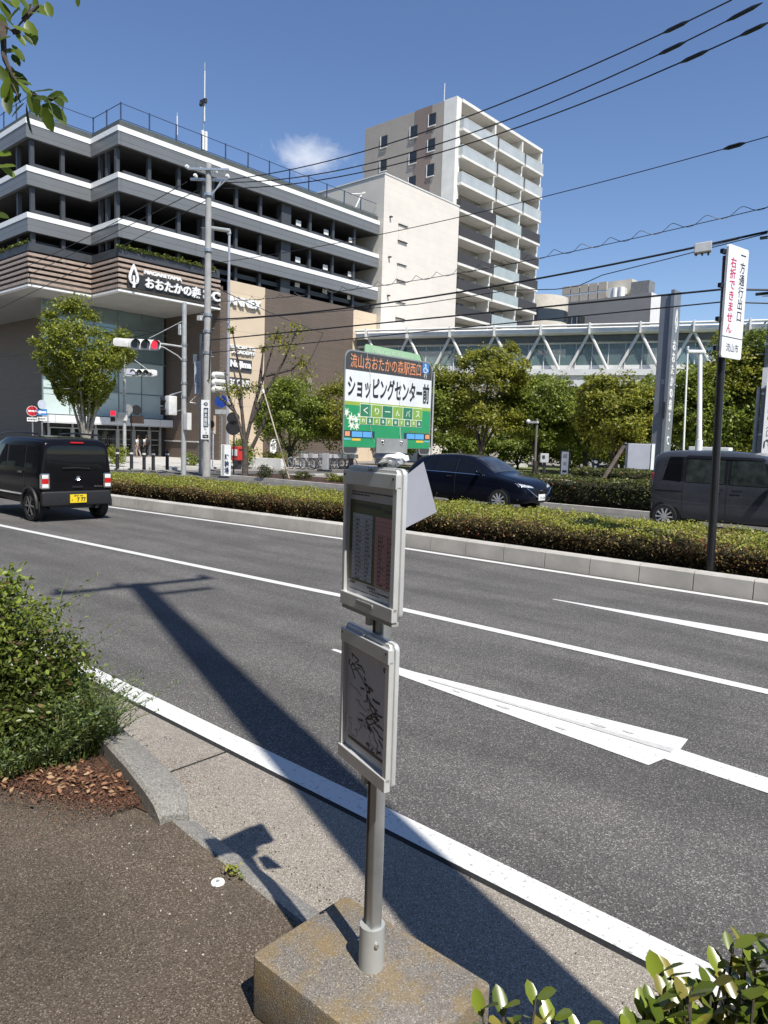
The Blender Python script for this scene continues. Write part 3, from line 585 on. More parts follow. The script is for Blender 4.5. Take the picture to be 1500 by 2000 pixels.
mb=MB(); pl=[(XB,Y0+.25),(X1-.25,Y0+.25),(X1-.25,Y1+.25),(X0-.25,Y1+.25),(X0-.25,YS),(-52,YS),(-52,30),(XB,30)]; n=len(pl)
mb.add([(a,b,10.74) for a,b in pl]+[(a,b,11.3) for a,b in pl],[tuple(range(n-1,-1,-1)),tuple(range(n,2*n))]+[(i,(i+1)%n,n+(i+1)%n,n+i) for i in range(n)]); mb.build('soffit',M_soffit,ann)
rng=np.random.default_rng(11)
P=np.concatenate([np.stack([rng.normal(-44.1,.08,1500),rng.uniform(23.7,31.2,1500),13.38+np.abs(rng.normal(0,.11,1500))],1),np.stack([rng.uniform(-53,-47.6,260),rng.normal(19.75,.06,260),13.4+np.abs(rng.normal(0,.06,260))],1)])-np.array([-44,24,0])
lf=leaf_obj('planter_greenery',P,.16,[leafm('planter_leaf',(.22,.25,.05),(.05,.08,.02))],rng,ann,up=.6)
# ground floor walls
XG=-51.0
mb=MB(); mb.bx(-51.4,-44,31.5,31.72,0,12.4); mb.build('side_wall',M_browny,ann)
mb=MB(); mb.bx(-44.22,-44,31.722,32.3,0,12.0); mb.build('brown_strip',M_brown,ann)
mb=MB(); mb.bx(-44.3,-44.03,32.3,35.55,0,12.95); mb.build('beige_wall',M_beige,ann)
mb=MB(); mb.bx(-44.3,-44.01,35.553,45.05,0,12.9); mb.build('brown_wall',M_brown,ann)
mb=MB(); mb.bx(-44.3,-44.04,45.053,48.0,0,12.85); mb.build('beige_wall',M_beige,ann)
mb=MB(); mb.bx(-75,-51.06,25.5,28,0,10.74); mb.build('brown_block',[M_browny],ann)
# curtain wall: panes, mullions
ys=[22.0,23.85,25.7,27.55,29.4,31.25]; zs=[2.95,4.75,7.1,9.4,10.74]
rng2=random.Random(4)
for i in range(len(ys)-1):
    for j in range(len(zs)-1):
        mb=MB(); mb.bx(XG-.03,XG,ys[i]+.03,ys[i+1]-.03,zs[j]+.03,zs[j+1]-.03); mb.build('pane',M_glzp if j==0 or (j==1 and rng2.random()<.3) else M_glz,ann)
mb=MB()
for y in ys: mb.bx(XG-.06,XG+.06,y-.03,y+.03,2.95,10.74)
for z in zs[1:-1]: mb.bx(XG-.05,XG+.05,22,31.5,z-.03,z+.03)
mb.build('mullion_grid',mat('mullion',(.26,.29,.29),.4,.05,3,metal=.4),ann)
mb=MB(); mb.bx(XG-.055,XG-.04,22,31.5,0,10.7); mb.build('lobby_wall',mat('lobby_dark',(.02,.022,.022),.6,.1,1),ann)
# canopy band and doors
mb=MB(); mb.bx(XG-.05,XG+1.0,21.95,31.5,2.35,2.9); mb.build('canopy',panels('canopy_panels',(.70,.71,.70),1.6,.8,'x',.6,.02,.4),ann)
M_frame=mat('door_frame_steel',(.40,.41,.41),.35,.06,4,metal=.6); M_dg=mat('door_glass',(.012,.014,.014),.05,.05,1,spec=.9)
for y in (22.3,24.0,25.7,27.4,28.7,30.0,30.95):
    mb=MB(); mb.bx(XG+.05,XG+.15,y-.06,y+.06,.06,2.35); mb.build('door_post',M_frame,ann)
for a,b in ((22.3,24.0),(24.0,25.7),(25.7,27.4),(27.4,28.7),(28.7,30.0),(30.0,30.95)):
    d=MB(); d.bx(XG+.07,XG+.09,a+.06,b-.06,.1,2.0); o=d.build('door',M_dg,ann)
    d=MB(); d.bx(XG+.055,XG+.13,a+.06,b-.06,2.0,2.07); d.bx(XG+.055,XG+.13,a+.06,b-.06,.06,.13); d.bx(XG+.055,XG+.13,a+.061,a+.14,.13,2.0); d.bx(XG+.055,XG+.13,b-.14,b-.061,.13,2.0); d.build('frame',M_frame,o)
    d=MB()
    for k in range(9):
        for z in (.95,1.35): yy=a+.2+k*(b-a-.4)/8; d.bx(XG+.092,XG+.096,yy-.025,yy+.025,z-.015,z+.015)
    d.build('safety_dots',M_offw,o)
mb=MB(); mb.bx(-51.3,-46.5,31.38,31.494,1.28,1.36); mb.build('wall_light_strip',M_offw,ann)
# lettering: leaf emblem, name, ANNEX, tenant signs
UY=Vector((0,1,0)); 
def wtxt(s,y0,y1,z0,z1,x,name='lettering',m=M_white,**k): return text(s,m,ann,(x,y0,z0),UY,Z,y1-y0,z1-z0,name=name,ext=.12,**k)
mb=MB(); mb.bx(-43.995,-43.9,24.35,31.2,11.05,11.95); mb.build('sign_backing',mat('sign_backing',(.025,.025,.027),.5,.1,3),ann)
wtxt('おおたかの森',25.55,29.75,11.18,11.9,-43.88,bold=.035); wtxt('S·C',29.95,31.35,11.2,11.88,-43.88,bold=.04); wtxt('NAGAREYAMA',25.5,28.3,12.08,12.33,-43.96,bold=.05)
lo=[(0,1.3),(.14,1.05),(.3,.65),(.36,.35),(.28,.1),(.08,-.02),(.08,-.22),(-.08,-.22),(-.08,-.02),(-.28,.1),(-.36,.35),(-.3,.65),(-.14,1.05)]
li=[(0,1.0),(.13,.68),(.2,.4),(.16,.2),(.07,.13),(.07,.55),(-.07,.55),(-.07,.13),(-.16,.2),(-.2,.4),(-.13,.68)]
def emblem(mb,O,U,V,Nn,sx,sy,t=.1):
    # outer leaf ring as quads between resampled outlines
    def rs(p,n=40):
        p=[Vector(q) for q in p]+[Vector(p[0])]; ls=[0]
        for a,b in zip(p,p[1:]): ls.append(ls[-1]+(b-a).length)
        out=[]
        for k in range(n):
            t_=ls[-1]*k/n; i=max(j for j in range(len(ls)) if ls[j]<=t_); i=min(i,len(p)-2); f=(t_-ls[i])/((ls[i+1]-ls[i]) or 1); out.append(p[i].lerp(p[i+1],f))
        return out
    a,b=rs(lo),rs(li); n=len(a); O=Vector(O);U=Vector(U);V=Vector(V);Nn=Vector(Nn)
    for i in range(n):
        j=(i+1)%n; vs=[O+U*(q.x*sx)+V*(q.y*sy)+Nn*tt for tt in(0,t) for q in(a[i],a[j],b[j],b[i])]
        mb.add(vs,[(4,5,6,7),(0,1,5,4),(2,3,7,6)])
mb=MB(); emblem(mb,(-43.85,24.72,11.27),UY,Z,(1,0,0),1,.98); mb.build('leaf_emblem',M_white,ann)
wtxt('ANNEX',32.05,35.1,11.22,11.86,-43.95,bold=.05)
wtxt('SPORTS',32.35,34.6,8.18,8.42,-44.0,bold=.04); wtxt('ACADEMY',32.5,34.6,7.82,8.08,-44.0,bold=.04)
mb=MB(); mb.bx(-44.03,-43.97,32.25,34.35,6.55,7.45); mb.build('tenant_sign',mat('tenant_charcoal',(.05,.052,.055),.5,.05,3),ann)
text('Nojima',M_white,ann,(-43.965,32.35,6.68),UY,Z,1.9,.66,ext=.08,bold=.05)
mb=MB(); mb.bx(-44.03,-43.97,32.25,34.2,5.35,6.1); mb.build('tenant_sign',mat('tenant_charcoal',(.05,.052,.055),.5,.05,3),ann)
text('3COINS',M_white,ann,(-43.965,32.35,5.45),UY,Z,1.75,.52,ext=.08,bold=.03)
text('MEDICAL',mat('tenant_charcoal',(.05,.052,.055)),ann,(-44.02,32.2,2.9),UY,Z,1.0,.2,ext=.03,bold=.03)
for y,z0 in ((40.1,5.6),(44.4,5.1)):
    mb=MB(); mb.bx(-44.009,-43.97,y-.35,y+.35,z0,z0+1.3); mb.build('louvre',mat('louvre',(.26,.22,.18),.6,.05,3),ann)
# roof masts
def mast(name,label,x,y,z,h,extra=False):
    t=thing(name,label,'mast',(x,y,z)); mb=MB(); mb.cyl((x,y,z),(x,y,z+h*.62),.075,.05,8); mb.build('pole',mat('mast_green',(.20,.26,.24),.5,.1,4),t); mb=MB(); mb.cyl((x+.12,y,z+h*.45),(x+.12,y,z+h*.92),.05,.04,8); mb.cyl((x+.12,y,z+h*.92),(x+.12,y,z+h),.015,n=5); mb.build('antenna',M_offw,t)
    if extra:
        mb=MB(); mb.bx(x-.35,x+.3,y-.1,y+.1,z+h*.62,z+h*.66); mb.sphere((x-.25,y-.05,z+h*.62),.14); mb.build('floodlight',M_dark,t)
        for d in(-.22,.05):
            mb=MB(); mb.bx(x+.02,x+.18,y+d,y+d+.17,z+h*.18,z+h*.36); mb.build('panel_antenna',M_white,t)
mast('antenna_mast','tall thin antenna mast with white panel boxes on the parking roof','%s'%0 and -46.5,31.7,20.9,7.3,True)
mast('lightning_rod','short thin white rod on the parking roof near the stepped corner',-45.6,28.9,20.9,2.7)

# ------------------------------------------------------------------ white stair block, flats, far buildings
M_alc=panels('cream_wall_panels',(.68,.63,.56),2.2,.62,'x',.9,.012,.8,offset=.5,cvar=.03); M_alcy=panels('cream_wall_side',(.62,.58,.51),2.2,.62,'y',.9,.012,.8,offset=.5)
st=thing('stair_block','windowless cream block beside the parking decks','building',(-47,53,0))
mb=MB(); mb.bx(-58,-43.62,48.04,58.9,0,24.62); mb.build('side_wall',M_alcy,st)
mb=MB(); mb.bx(-43.619,-43.6,48.03,58.91,0,24.64); mb.build('front_wall',M_alc,st)
mb=MB(); mb.bx(-58.05,-43.55,47.98,58.95,24.642,24.75); mb.build('coping',M_offw,st)
for z in (20.9,17.5,14.2):
    mb=MB(); mb.bx(-43.598,-43.56,50.0,51.15,z-1.3,z); o=mb.build('access_hatch',mat('hatch_cream',(.66,.61,.54),.7,.03,3),st)
    mb=MB(); mb.bx(-43.598,-43.45,49.95,51.2,z+.01,z+.06); mb.build('hatch_lip',M_dark,o)
    mb=MB(); mb.bx(-43.598,-43.45,49.95,51.2,z-1.42,z-1.36); mb.build('hatch_lip',M_dark,o)
    mb=MB(); mb.bx(-43.598,-43.35,48.75,48.95,z+.3,z+.4); mb.build('vent_cap',M_dark,st)
tw=thing('apartment_tower','tall beige apartment tower with stacked balconies and glass railings','building',(-52,69,0))
M_tile=panels('greige_tiles',(.34,.305,.265),.9,.3,'y',.9,.012,.6,cvar=.03); M_tilex=mat('tower_white',(.70,.68,.63),.7,.05,1)
M_taupe=panels('taupe_tiles',(.215,.165,.14),.9,.3,'y',.9,.012,.6); M_win=mat('window_dark',(.025,.028,.03),.1,.1,1,spec=.7)
mb=MB(); mb.bx(-58.6,-47.6,61.07,77.8,0,36.3); mb.build('side_wall',M_tile,tw)
mb=MB(); mb.bx(-47.595,-47.55,61.2,77.7,0,36.2); mb.build('balcony_wall',mat('balcony_wall_grey',(.30,.28,.25),.7,.06,.6),tw)
mb=MB(); mb.bx(-47.59,-46.0,61.05,61.85,0,36.35); mb.build('corner_fin',M_tilex,tw)
mb=MB(); mb.bx(-51.4,-49.1,61.03,61.075,0,36.31); mb.build('taupe_strip',M_taupe,tw)
zsl=[34.0-2.63*k for k in range(9)]
for y in (68.04,73.57,77.75):
    mb=MB(); mb.bx(-47.5,-45.95,y-.13,y+.13,0,36.2); mb.build('party_fin',M_tilex,tw)
mb=MB(); mb.bx(-47.6,-45.85,61.86,77.85,36.0,36.32); mb.build('roof_slab',M_tilex,tw)
M_gr=mat('frosted_glass_rail',(.52,.56,.57),.15,.05,1,alpha=.72); M_grg=mat('green_glass_rail',(.42,.48,.47),.15,.05,1,alpha=.85); M_dkr=mat('dark_balcony_panel',(.05,.045,.043),.5,.05,2)
for k,z in enumerate(zsl):
    for i,(a,b) in enumerate(((61.6,67.9),(68.18,73.43),(73.71,77.6))):
        mb=MB(); mb.bx(-47.5,-45.5,a,b,z-.85,z-.6); mb.build('balcony_slab',M_tilex,tw)
        m=M_gr if k<3 else (M_grg if i==1 else M_dkr)
        mb=MB(); mb.bx(-45.56,-45.51,a+.05,b-.03,z-.59,z+.42)
        if i==0: mb.bx(-46.6,-45.57,a+.02,a+.07,z-.59,z+.42)
        o=mb.build('railing',m,tw)
        if k<3:
            mb=MB()
            for q in range(9): yy=a+.08+(b-a-.15)*q/8; mb.bx(-45.60,-45.565,yy-.02,yy+.02,z-.6,z+.45)
            mb.bx(-45.6,-45.5,a+.05,b-.03,z+.42,z+.46); mb.build('rail_posts',M_offw,o)
        mb=MB(); mb.bx(-47.549,-47.5,a+1.0,a+.5*(b-a)+.8,z-.55,z+1.25); o=mb.build('window',M_win,tw)
        mb=MB(); mb.bx(-47.499,-47.47,a+.5*(b-a)+.0,a+.5*(b-a)+.06,z-.55,z+1.25); mb.build('frame',M_offw,o)
        mb=MB(); mb.bx(-47.5,-46.6,b-1.5,b-1.35,z-.6,z+1.1); mb.build('partition',M_offw,tw)
for x0,x1,zs_ in ((-56.1,-55.2,[34.3,31.8,29.3]),(-51.95,-51.0,[34.3,31.7,29.2]),(-49.5,-48.6,[34.9,32.4,29.9])):
    for z in zs_:
        mb=MB(); mb.bx(x0,x1,61.0,61.025,z-.65,z+.55); o=mb.build('window',M_win,tw)
        mb=MB(); mb.bx(x0-.07,x1+.07,60.9,60.99,z-.75,z-.66); mb.bx(x0-.07,x0-.005,60.95,61.02,z-.66,z+.55); mb.build('sill',M_offw,o)
mb=MB(); mb.cyl((-47.9,61.4,36.3),(-47.9,61.4,38.2),.04,n=6); mb.build('roof_rod',M_offw,tw)
mb=MB(); mb.bx(-59.2,-58.6,61.3,63,32.2,32.5); mb.build('ledge',M_offw,tw)
cr=thing('apartment_block','cream apartment block with curved balconies just right of the tall tower','building',(-50,88,0))
M_cream=mat('cream_render',(.58,.53,.45),.8,.06,1)
mb=MB(); mb.lathe([(0,0),(0,5.2),(21.2,5.2),(21.2,0)],(-51.5,88,0),(0,0,1),28) if False else mb.cyl((-51.6,88.5,0),(-51.6,88.5,21.5),3.9,n=28); mb.build('drum_wall',M_cream,cr,smooth=True)
for z in(18.2,15.2,12.2): mb=MB(); mb.cyl((-51.6,88.5,z),(-51.6,88.5,z+1.5),3.93,n=28); mb.build('window_band',M_win,cr,smooth=True)
fr=thing('grey_hall','long grey rooftop hall with louvred screens and plant on top, behind the bridge','building',(-47,103,0))
M_fg=panels('far_grey_panels',(.23,.23,.23),4,1.2,'y',.9,.03,.7); 
mb=MB(); mb.bx(-55.3,-40.9,100,110,0,23.2); mb.build('wall',M_fg,fr); mb=MB(); mb.bx(-40.899,-40.86,99.98,110,0,23.3); mb.build('end_wall',mat('far_white',(.66,.65,.63),.7,.04,1),fr)
mb=MB(); mb.bx(-57.5,-50.5,98.2,99.9,0,20.8); mb.build('glazed_wing',M_win,fr)
for k in range(9): mb=MB(); mb.bx(-57.3+k*.8,-57.2+k*.8,98.1,98.19,16,20.7); mb.build('mullion',M_frame,fr)
for k in range(5):
    for j in range(2):
        mb=MB(); mb.bx(-55+k*1.45,-53.75+k*1.45,101,101.4,23.2+j*1.35,24.4+j*1.35); mb.build('louvre_screen',mat('louvre_screen',(.42,.38,.33),.7,.05,2),fr)
mb=MB(); mb.bx(-48.2,-44.6,102,105,23.2,25.9); mb.build('plant_room',M_cream,fr); mb=MB(); mb.bx(-47.3,-45.2,100.2,101.9,23.2,24.6); mb.build('chiller',M_offw,fr); mb=MB(); mb.bx(-44.3,-41.7,101,103,23.2,25.2); mb.build('duct',mat('duct_grey',(.20,.20,.20),.5,.1,2),fr)
for dx in(0,.95): mb=MB(); mb.cyl((-46.3+dx,99.9+.5,23.2),(-46.3+dx,100.4,24.5),.4,n=12); mb.build('tank',M_white,fr)
ob=thing('sky_blocker_building','plain brown-grey building out of view behind the camera, added to block sky light','building',(-15,-6,0))  # unseen building, added to cut sky fill and darken shaded faces and car reflections
mb=MB(); mb.bx(-48,14,-18,-5.2,0,13); mb.build('wall',panels('sky_blocker_wall',(.20,.18,.16),3,3.2,'y',.7,.03,.7),ob)
for i in range(14):
    for j in range(4): mb=MB(); mb.bx(-46+i*4.3,-43.4+i*4.3,-5.199,-5.15,.9+j*3.1,2.7+j*3.1); mb.build('window',M_win,ob)
# ------------------------------------------------------------------ covered footbridge
br=thing('footbridge','long white covered footbridge with zigzag trusses and glass sides','footbridge',(-43.2,46,7))
A=Vector((-43.9,45.65,0)); B=Vector((-17,56,0)); D=(B-A).normalized(); Nb=Vector((D.y,-D.x,0)); BL=46.0   # Nb faces the camera
M_bw=mat('bridge_white',(.70,.69,.66),.5,.05,1); M_eave=mat('bridge_eave',(.13,.13,.115),.8,.1,1); M_bg=mat('bridge_glass',(.20,.29,.28),.05,.15,.25,alpha=.42,spec=.9)
def bb(name,s0,s1,n0,n1,z0,z1,m,par=br): mb=MB(); c=A+D*((s0+s1)/2)+Nb*((n0+n1)/2); mb.obox((c.x,c.y,(z0+z1)/2),s1-s0,abs(n1-n0),z1-z0,D,Nb); return mb.build(name,m,par)
bb('roof',0,BL,-4.6,.5,10.62,10.82,M_bw); bb('eave',0,BL,-4.2,.28,9.86,10.3,M_eave)
mb=MB(); mb.cyl(A+Nb*.35+Z*10.62,A+D*BL+Nb*.35+Z*10.62,.3,n=12); mb.build('top_chord',M_bw,br,smooth=True)
mb=MB(); mb.cyl(A+Nb*.75+Z*11.0,A+D*BL+Nb*.75+Z*11.0,.09,n=8); mb.build('roof_gutter',M_bw,br,smooth=True)
bb('deck',0,BL,-4.2,.1,6.55,7.3,M_bw); bb('deck_edge',0,BL,.12,.4,6.45,6.95,M_bw); bb('lower_chord',0,BL,.1,.45,7.3,7.75,M_bw); bb('floor_edge',0,BL,-.15,-.05,7.76,8.1,M_offw)
bb('head_beam',0,BL,-.12,.06,9.7,9.85,M_offw)
bb('far_glass',0,BL,-4.0,-3.95,7.3,9.86,M_bg); 
n=38; 
for k in range(n):
    bb('glass_pane',k*1.21+.03,k*1.21+1.18,-.12,-.09,7.8,9.7,M_bg); bb('rail_post',k*1.21-.035,k*1.21+.035,-.02,.05,7.76,8.75,M_offw); bb('glazing_bar',k*1.21-.025,k*1.21+.025,-.13,-.08,7.8,9.7,M_offw)
k=0; s=1.0
while s<BL-2:
    mb=MB(); mb.cyl(A+D*s+Nb*.3+Z*10.5,A+D*(s+1.55)+Nb*.3+Z*7.5,.12,n=8); mb.build('truss_diagonal',M_bw,br,smooth=True)
    mb=MB(); mb.cyl(A+D*(s+2.05)+Nb*.3+Z*7.5,A+D*(s+3.6)+Nb*.3+Z*10.5,.12,n=8); mb.build('truss_diagonal',M_bw,br,smooth=True)
    bb('roof_bracket',s-.06,s+.06,.3,1.0,10.3,11.15,M_bw); s+=3.63
s=.4
while s<BL-2:
    for q0,q1 in((s,s+1.55),(s+3.4,s+1.85)):
        mb=MB(); mb.cyl(A+D*q0-Nb*3.7+Z*9.9,A+D*q1-Nb*3.7+Z*7.4,.09,n=6); mb.build('far_truss_diagonal',M_bw,br)
    s+=3.63
for s in(14,29): bb('pier',s-.5,s+.5,-2.6,-1.6,0,6.55,M_bw)
# ------------------------------------------------------------------ hedges, trees, plants
def hedge(name,label,x0,x1,y0,y1,z0,zt,n,leaf,mats,seed,group=None,bump=.05,yf=None,fall=.0):
    """clipped hedge: dark core plus leaves over its faces; mats = [top, front, dark, accent]"""
    rng=np.random.default_rng(seed); t=thing(name,label,'hedge',((x0+x1)/2,(y0+y1)/2,z0),0,group)
    yf=yf or (lambda x:0*x)
    xs=np.arange(x0+.1,x1-.1+.001,.5); mb=MB(); v=[];f=[]
    for i,x in enumerate(xs):
        o=float(yf(np.array(x)))
        v+=[(x,y0+.17+o,z0),(x,y0+.13+o,zt-fall-.2),(x,y0+.25+o,zt-fall-.12),(x,y1-.2+o,zt-.12),(x,y1-.12+o,z0)]
    for i in range(len(xs)-1):
        for j in range(4): f.append((5*i+j,5*i+5+j,5*i+6+j,5*i+1+j))
    f+=[(0,1,2,3,4),tuple(5*(len(xs)-1)+k for k in(4,3,2,1,0))]
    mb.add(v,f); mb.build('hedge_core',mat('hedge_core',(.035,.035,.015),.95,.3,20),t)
    L_=x1-x0; at=L_*(y1-y0); af=L_*(zt-z0); ae=(y1-y0)*(zt-z0); tot=at+1.35*af+ae*2+af*.4
    def rnd(k,*r): return [rng.uniform(a,b,k) for a,b in r]
    nt_,nf_,ne_,nb_=int(n*at/tot),int(n*1.35*af/tot),int(n*ae/tot),int(n*.4*af/tot)
    def wob(a,b): return bump*(np.sin(a*3.1+seed)+np.sin(a*7.7+b*5)+np.sin(b*6+1.3*a))/3
    a,b=rnd(nt_,(x0,x1),(y0,y1)); top=np.stack([a,b,zt-fall*(1-(b-y0)/(y1-y0))+wob(a,b)+rng.normal(0,.026,nt_)-np.clip(y0+.14-b,0,1)*.5],1)
    a,c=rnd(nf_,(x0,x1),(z0,zt)); c=z0+(c-z0)*(1-fall/(zt-z0)); fr_=np.stack([a,y0+.06+wob(a,c)*.8+rng.normal(0,.04,nf_)+.10*np.clip((z0+.28-c)/.28,0,1),c],1)
    e=[]
    for xe,sg in((x0,1),(x1,-1)):
        b,c=rnd(ne_,(y0,y1),(z0,zt)); e.append(np.stack([xe+sg*.05+rng.normal(0,.04,ne_),b,c],1))
    a,c=rnd(nb_,(x0,x1),(z0,zt)); bk=np.stack([a,y1-.05+rng.normal(0,.04,nb_),c],1)
    ns=nt_//70; a,b=rnd(ns,(x0,x1),(y0,y1)); sp=np.stack([a,b,zt-fall*(1-(b-y0)/(y1-y0))+np.abs(rng.normal(.04,.05,ns))],1)
    P=np.concatenate([top,fr_,*e,bk,sp]); h=(P[:,2]-z0)/(zt-z0-fall*(1-np.clip((P[:,1]-y0)/(y1-y0),0,1)))
    P[:,1]+=yf(P[:,0])
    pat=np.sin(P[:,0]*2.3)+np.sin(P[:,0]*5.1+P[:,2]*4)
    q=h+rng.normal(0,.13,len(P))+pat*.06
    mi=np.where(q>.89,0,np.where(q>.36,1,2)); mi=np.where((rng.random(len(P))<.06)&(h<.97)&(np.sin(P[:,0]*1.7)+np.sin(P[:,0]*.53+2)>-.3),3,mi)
    keep=(h>.06)|(rng.random(len(P))<.5); P=P[keep];mi=mi[keep]
    leaf_obj('foliage',P-np.array(t.location),leaf,mats,rng,t,mi,up=.55,aspect=.5,fold=False,out=np.array([0,-.5,0]))
    return t
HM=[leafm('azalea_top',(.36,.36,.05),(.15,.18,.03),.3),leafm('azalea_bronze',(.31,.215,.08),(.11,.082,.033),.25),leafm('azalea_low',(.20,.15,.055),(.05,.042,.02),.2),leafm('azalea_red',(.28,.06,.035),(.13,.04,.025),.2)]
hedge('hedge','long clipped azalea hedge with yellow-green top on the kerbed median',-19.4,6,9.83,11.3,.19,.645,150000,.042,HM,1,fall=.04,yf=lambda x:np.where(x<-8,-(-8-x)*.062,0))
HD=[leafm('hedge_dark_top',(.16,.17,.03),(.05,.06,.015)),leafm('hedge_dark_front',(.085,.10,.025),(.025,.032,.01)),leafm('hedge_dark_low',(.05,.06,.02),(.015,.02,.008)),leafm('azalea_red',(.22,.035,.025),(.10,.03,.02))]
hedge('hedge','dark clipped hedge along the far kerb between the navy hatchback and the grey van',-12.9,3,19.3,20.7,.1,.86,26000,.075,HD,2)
hedge('hedge','short dark clipped hedge farther back below the leaning timber stake',-13.0,-5.5,25.2,26.6,.04,.98,13000,.09,HD,5)

def tree(name,label,loc,H,Rc,zc,tr,seed,nleaf,leaf,lm,bark=None,forks=7,fh=None,shape='vase',group=None,squash=1,clusters=None,rc=.6,cat='tree'):
    rng=np.random.default_rng(seed); t=thing(name,label,cat,loc,0,group); fh=fh or zc*.6
    mb=MB(); sk=[]
    base=Vector((0,0,-.1)); fk=Vector((rng.normal(0,.08),rng.normal(0,.08),fh))
    mb.tube([base,Vector((0,0,.15)),fk*.6,fk],[tr*1.35,tr*1.1,tr*.95,tr*.85],8)
    cents=[]
    hc=(H-zc)/2
    for k in range(forks):
        az=2*math.pi*(k+rng.uniform(-.3,.3))/forks
        if shape=='vase': hh=zc+(H-zc)*rng.uniform(.55,.93); rr=Rc*rng.uniform(.35,.85)
        else: hh=zc+(H-zc)*rng.uniform(.35,.9); rr=Rc*math.sqrt(max(.05,1-((hh-zc-hc)/hc)**2))*rng.uniform(.5,.8)
        tip=Vector((rr*math.cos(az),rr*math.sin(az)*squash,hh)); mid=fk.lerp(tip,.45)+Vector((rng.normal(0,.12),rng.normal(0,.12),(.25 if shape=='vase' else .1)*rr))
        mb.tube([fk-Vector((0,0,fh*.12)),fk.lerp(mid,.5),mid,mid.lerp(tip,.55),tip],[tr*.5,tr*.42,tr*.3,tr*.2,tr*.07],6); cents.append(tip)
        for j in range(4):
            s0=mid.lerp(tip,rng.uniform(-.2,.8)); az2=az+rng.uniform(-1.3,1.3); ln_=rng.uniform(.35,.6)*Rc
            e=s0+Vector((ln_*math.cos(az2),ln_*math.sin(az2)*squash,rng.uniform(-.15,.55)*ln_*1.2)); e.z=min(e.z,H)
            mb.tube([s0,s0.lerp(e,.5)+Vector((0,0,.08)),e],[tr*.16,tr*.1,tr*.04],5); cents.append(e); cents.append(s0.lerp(e,.55))
    mb.build('trunk',bark or M_bark,t,smooth=True,world=False)
    # fill the crown's outline with further clumps
    nc=clusters or 46
    for k in range(nc):
        while True:
            p=rng.uniform(-1,1,3)
            if p@p<1: break
        p=p/np.linalg.norm(p)*rng.uniform(.55,1.0)
        z=zc+hc+p[2]*hc
        if shape=='vase': w=Rc*(.28+.72*min(1,max(0,(z-zc)/(H-zc))/.55))*(1 if z<zc+1.45*hc else math.sqrt(max(.05,1-((z-zc-1.3*hc)/(.75*hc))**2)))
        else: w=Rc
        cents.append(Vector((p[0]*w,p[1]*w*squash,z)))
    C_=np.array([tuple(c) for c in cents]); per=rng.gamma(3.,1.,len(C_)); per=per/per.sum(); ids=rng.choice(len(C_),nleaf,p=per)
    rr=rc*rng.uniform(.5,1.3,len(C_))
    P=C_[ids]+rng.normal(size=(nleaf,3))*rr[ids][:,None]*np.array([.55,.55,.3])
    P[:,2]=np.clip(P[:,2],zc*.85,H+.1); t_=np.clip((P[:,2]-zc)/(H-zc),0,1)
    if shape=='vase': wz=Rc*(.22+.78*np.clip(t_/.55,0,1))*np.sqrt(np.clip(1-np.clip((t_-.55)/.5,0,1)**2,.05,1))
    else: wz=Rc*np.sqrt(np.clip(1-((t_-.5)/.56)**2,.08,1))
    az_=np.arctan2(P[:,1],P[:,0]); wz=wz*(1+.10*np.sin(az_*3+seed)+.08*np.sin(az_*5+P[:,2]*2.2)); rr_=np.hypot(P[:,0],P[:,1]); over=np.maximum(rr_/wz,1); sh=1/over**.8; P[:,0]*=sh; P[:,1]*=sh
    leaf_obj('crown',P,leaf,lm,rng,t,(rng.random(nleaf)<.3).astype(int) if len(lm)>1 else None,up=.45,aspect=.55,fold=False,out=(P-np.array([0,0,zc+hc]))/Rc*.6)
    return t
LZ=[leafm('zelkova_leaf',(.37,.39,.048),(.18,.21,.028),.45),leafm('zelkova_leaf_dark',(.21,.25,.034),(.09,.12,.018),.4)]
LG=[leafm('park_leaf',(.31,.37,.055),(.13,.175,.026),.45),leafm('park_leaf_dark',(.19,.235,.038),(.07,.10,.018),.42)]
LO=[leafm('olive_leaf',(.40,.39,.05),(.18,.20,.028),.45),leafm('olive_leaf_dark',(.21,.22,.03),(.08,.095,.016),.4)]
tree('zelkova_tree','vase-shaped zelkova with pale branches in front of the glass entrance',(-37.35,18.2,0),8.75,2.5,2.75,.17,21,36000,.15,LZ,mat('zelkova_bark',(.36,.33,.28),.9,.2,7,bump=.3),forks=10,fh=.9,shape='vase',rc=.55,clusters=80)
PT='street trees in front of the bridge'
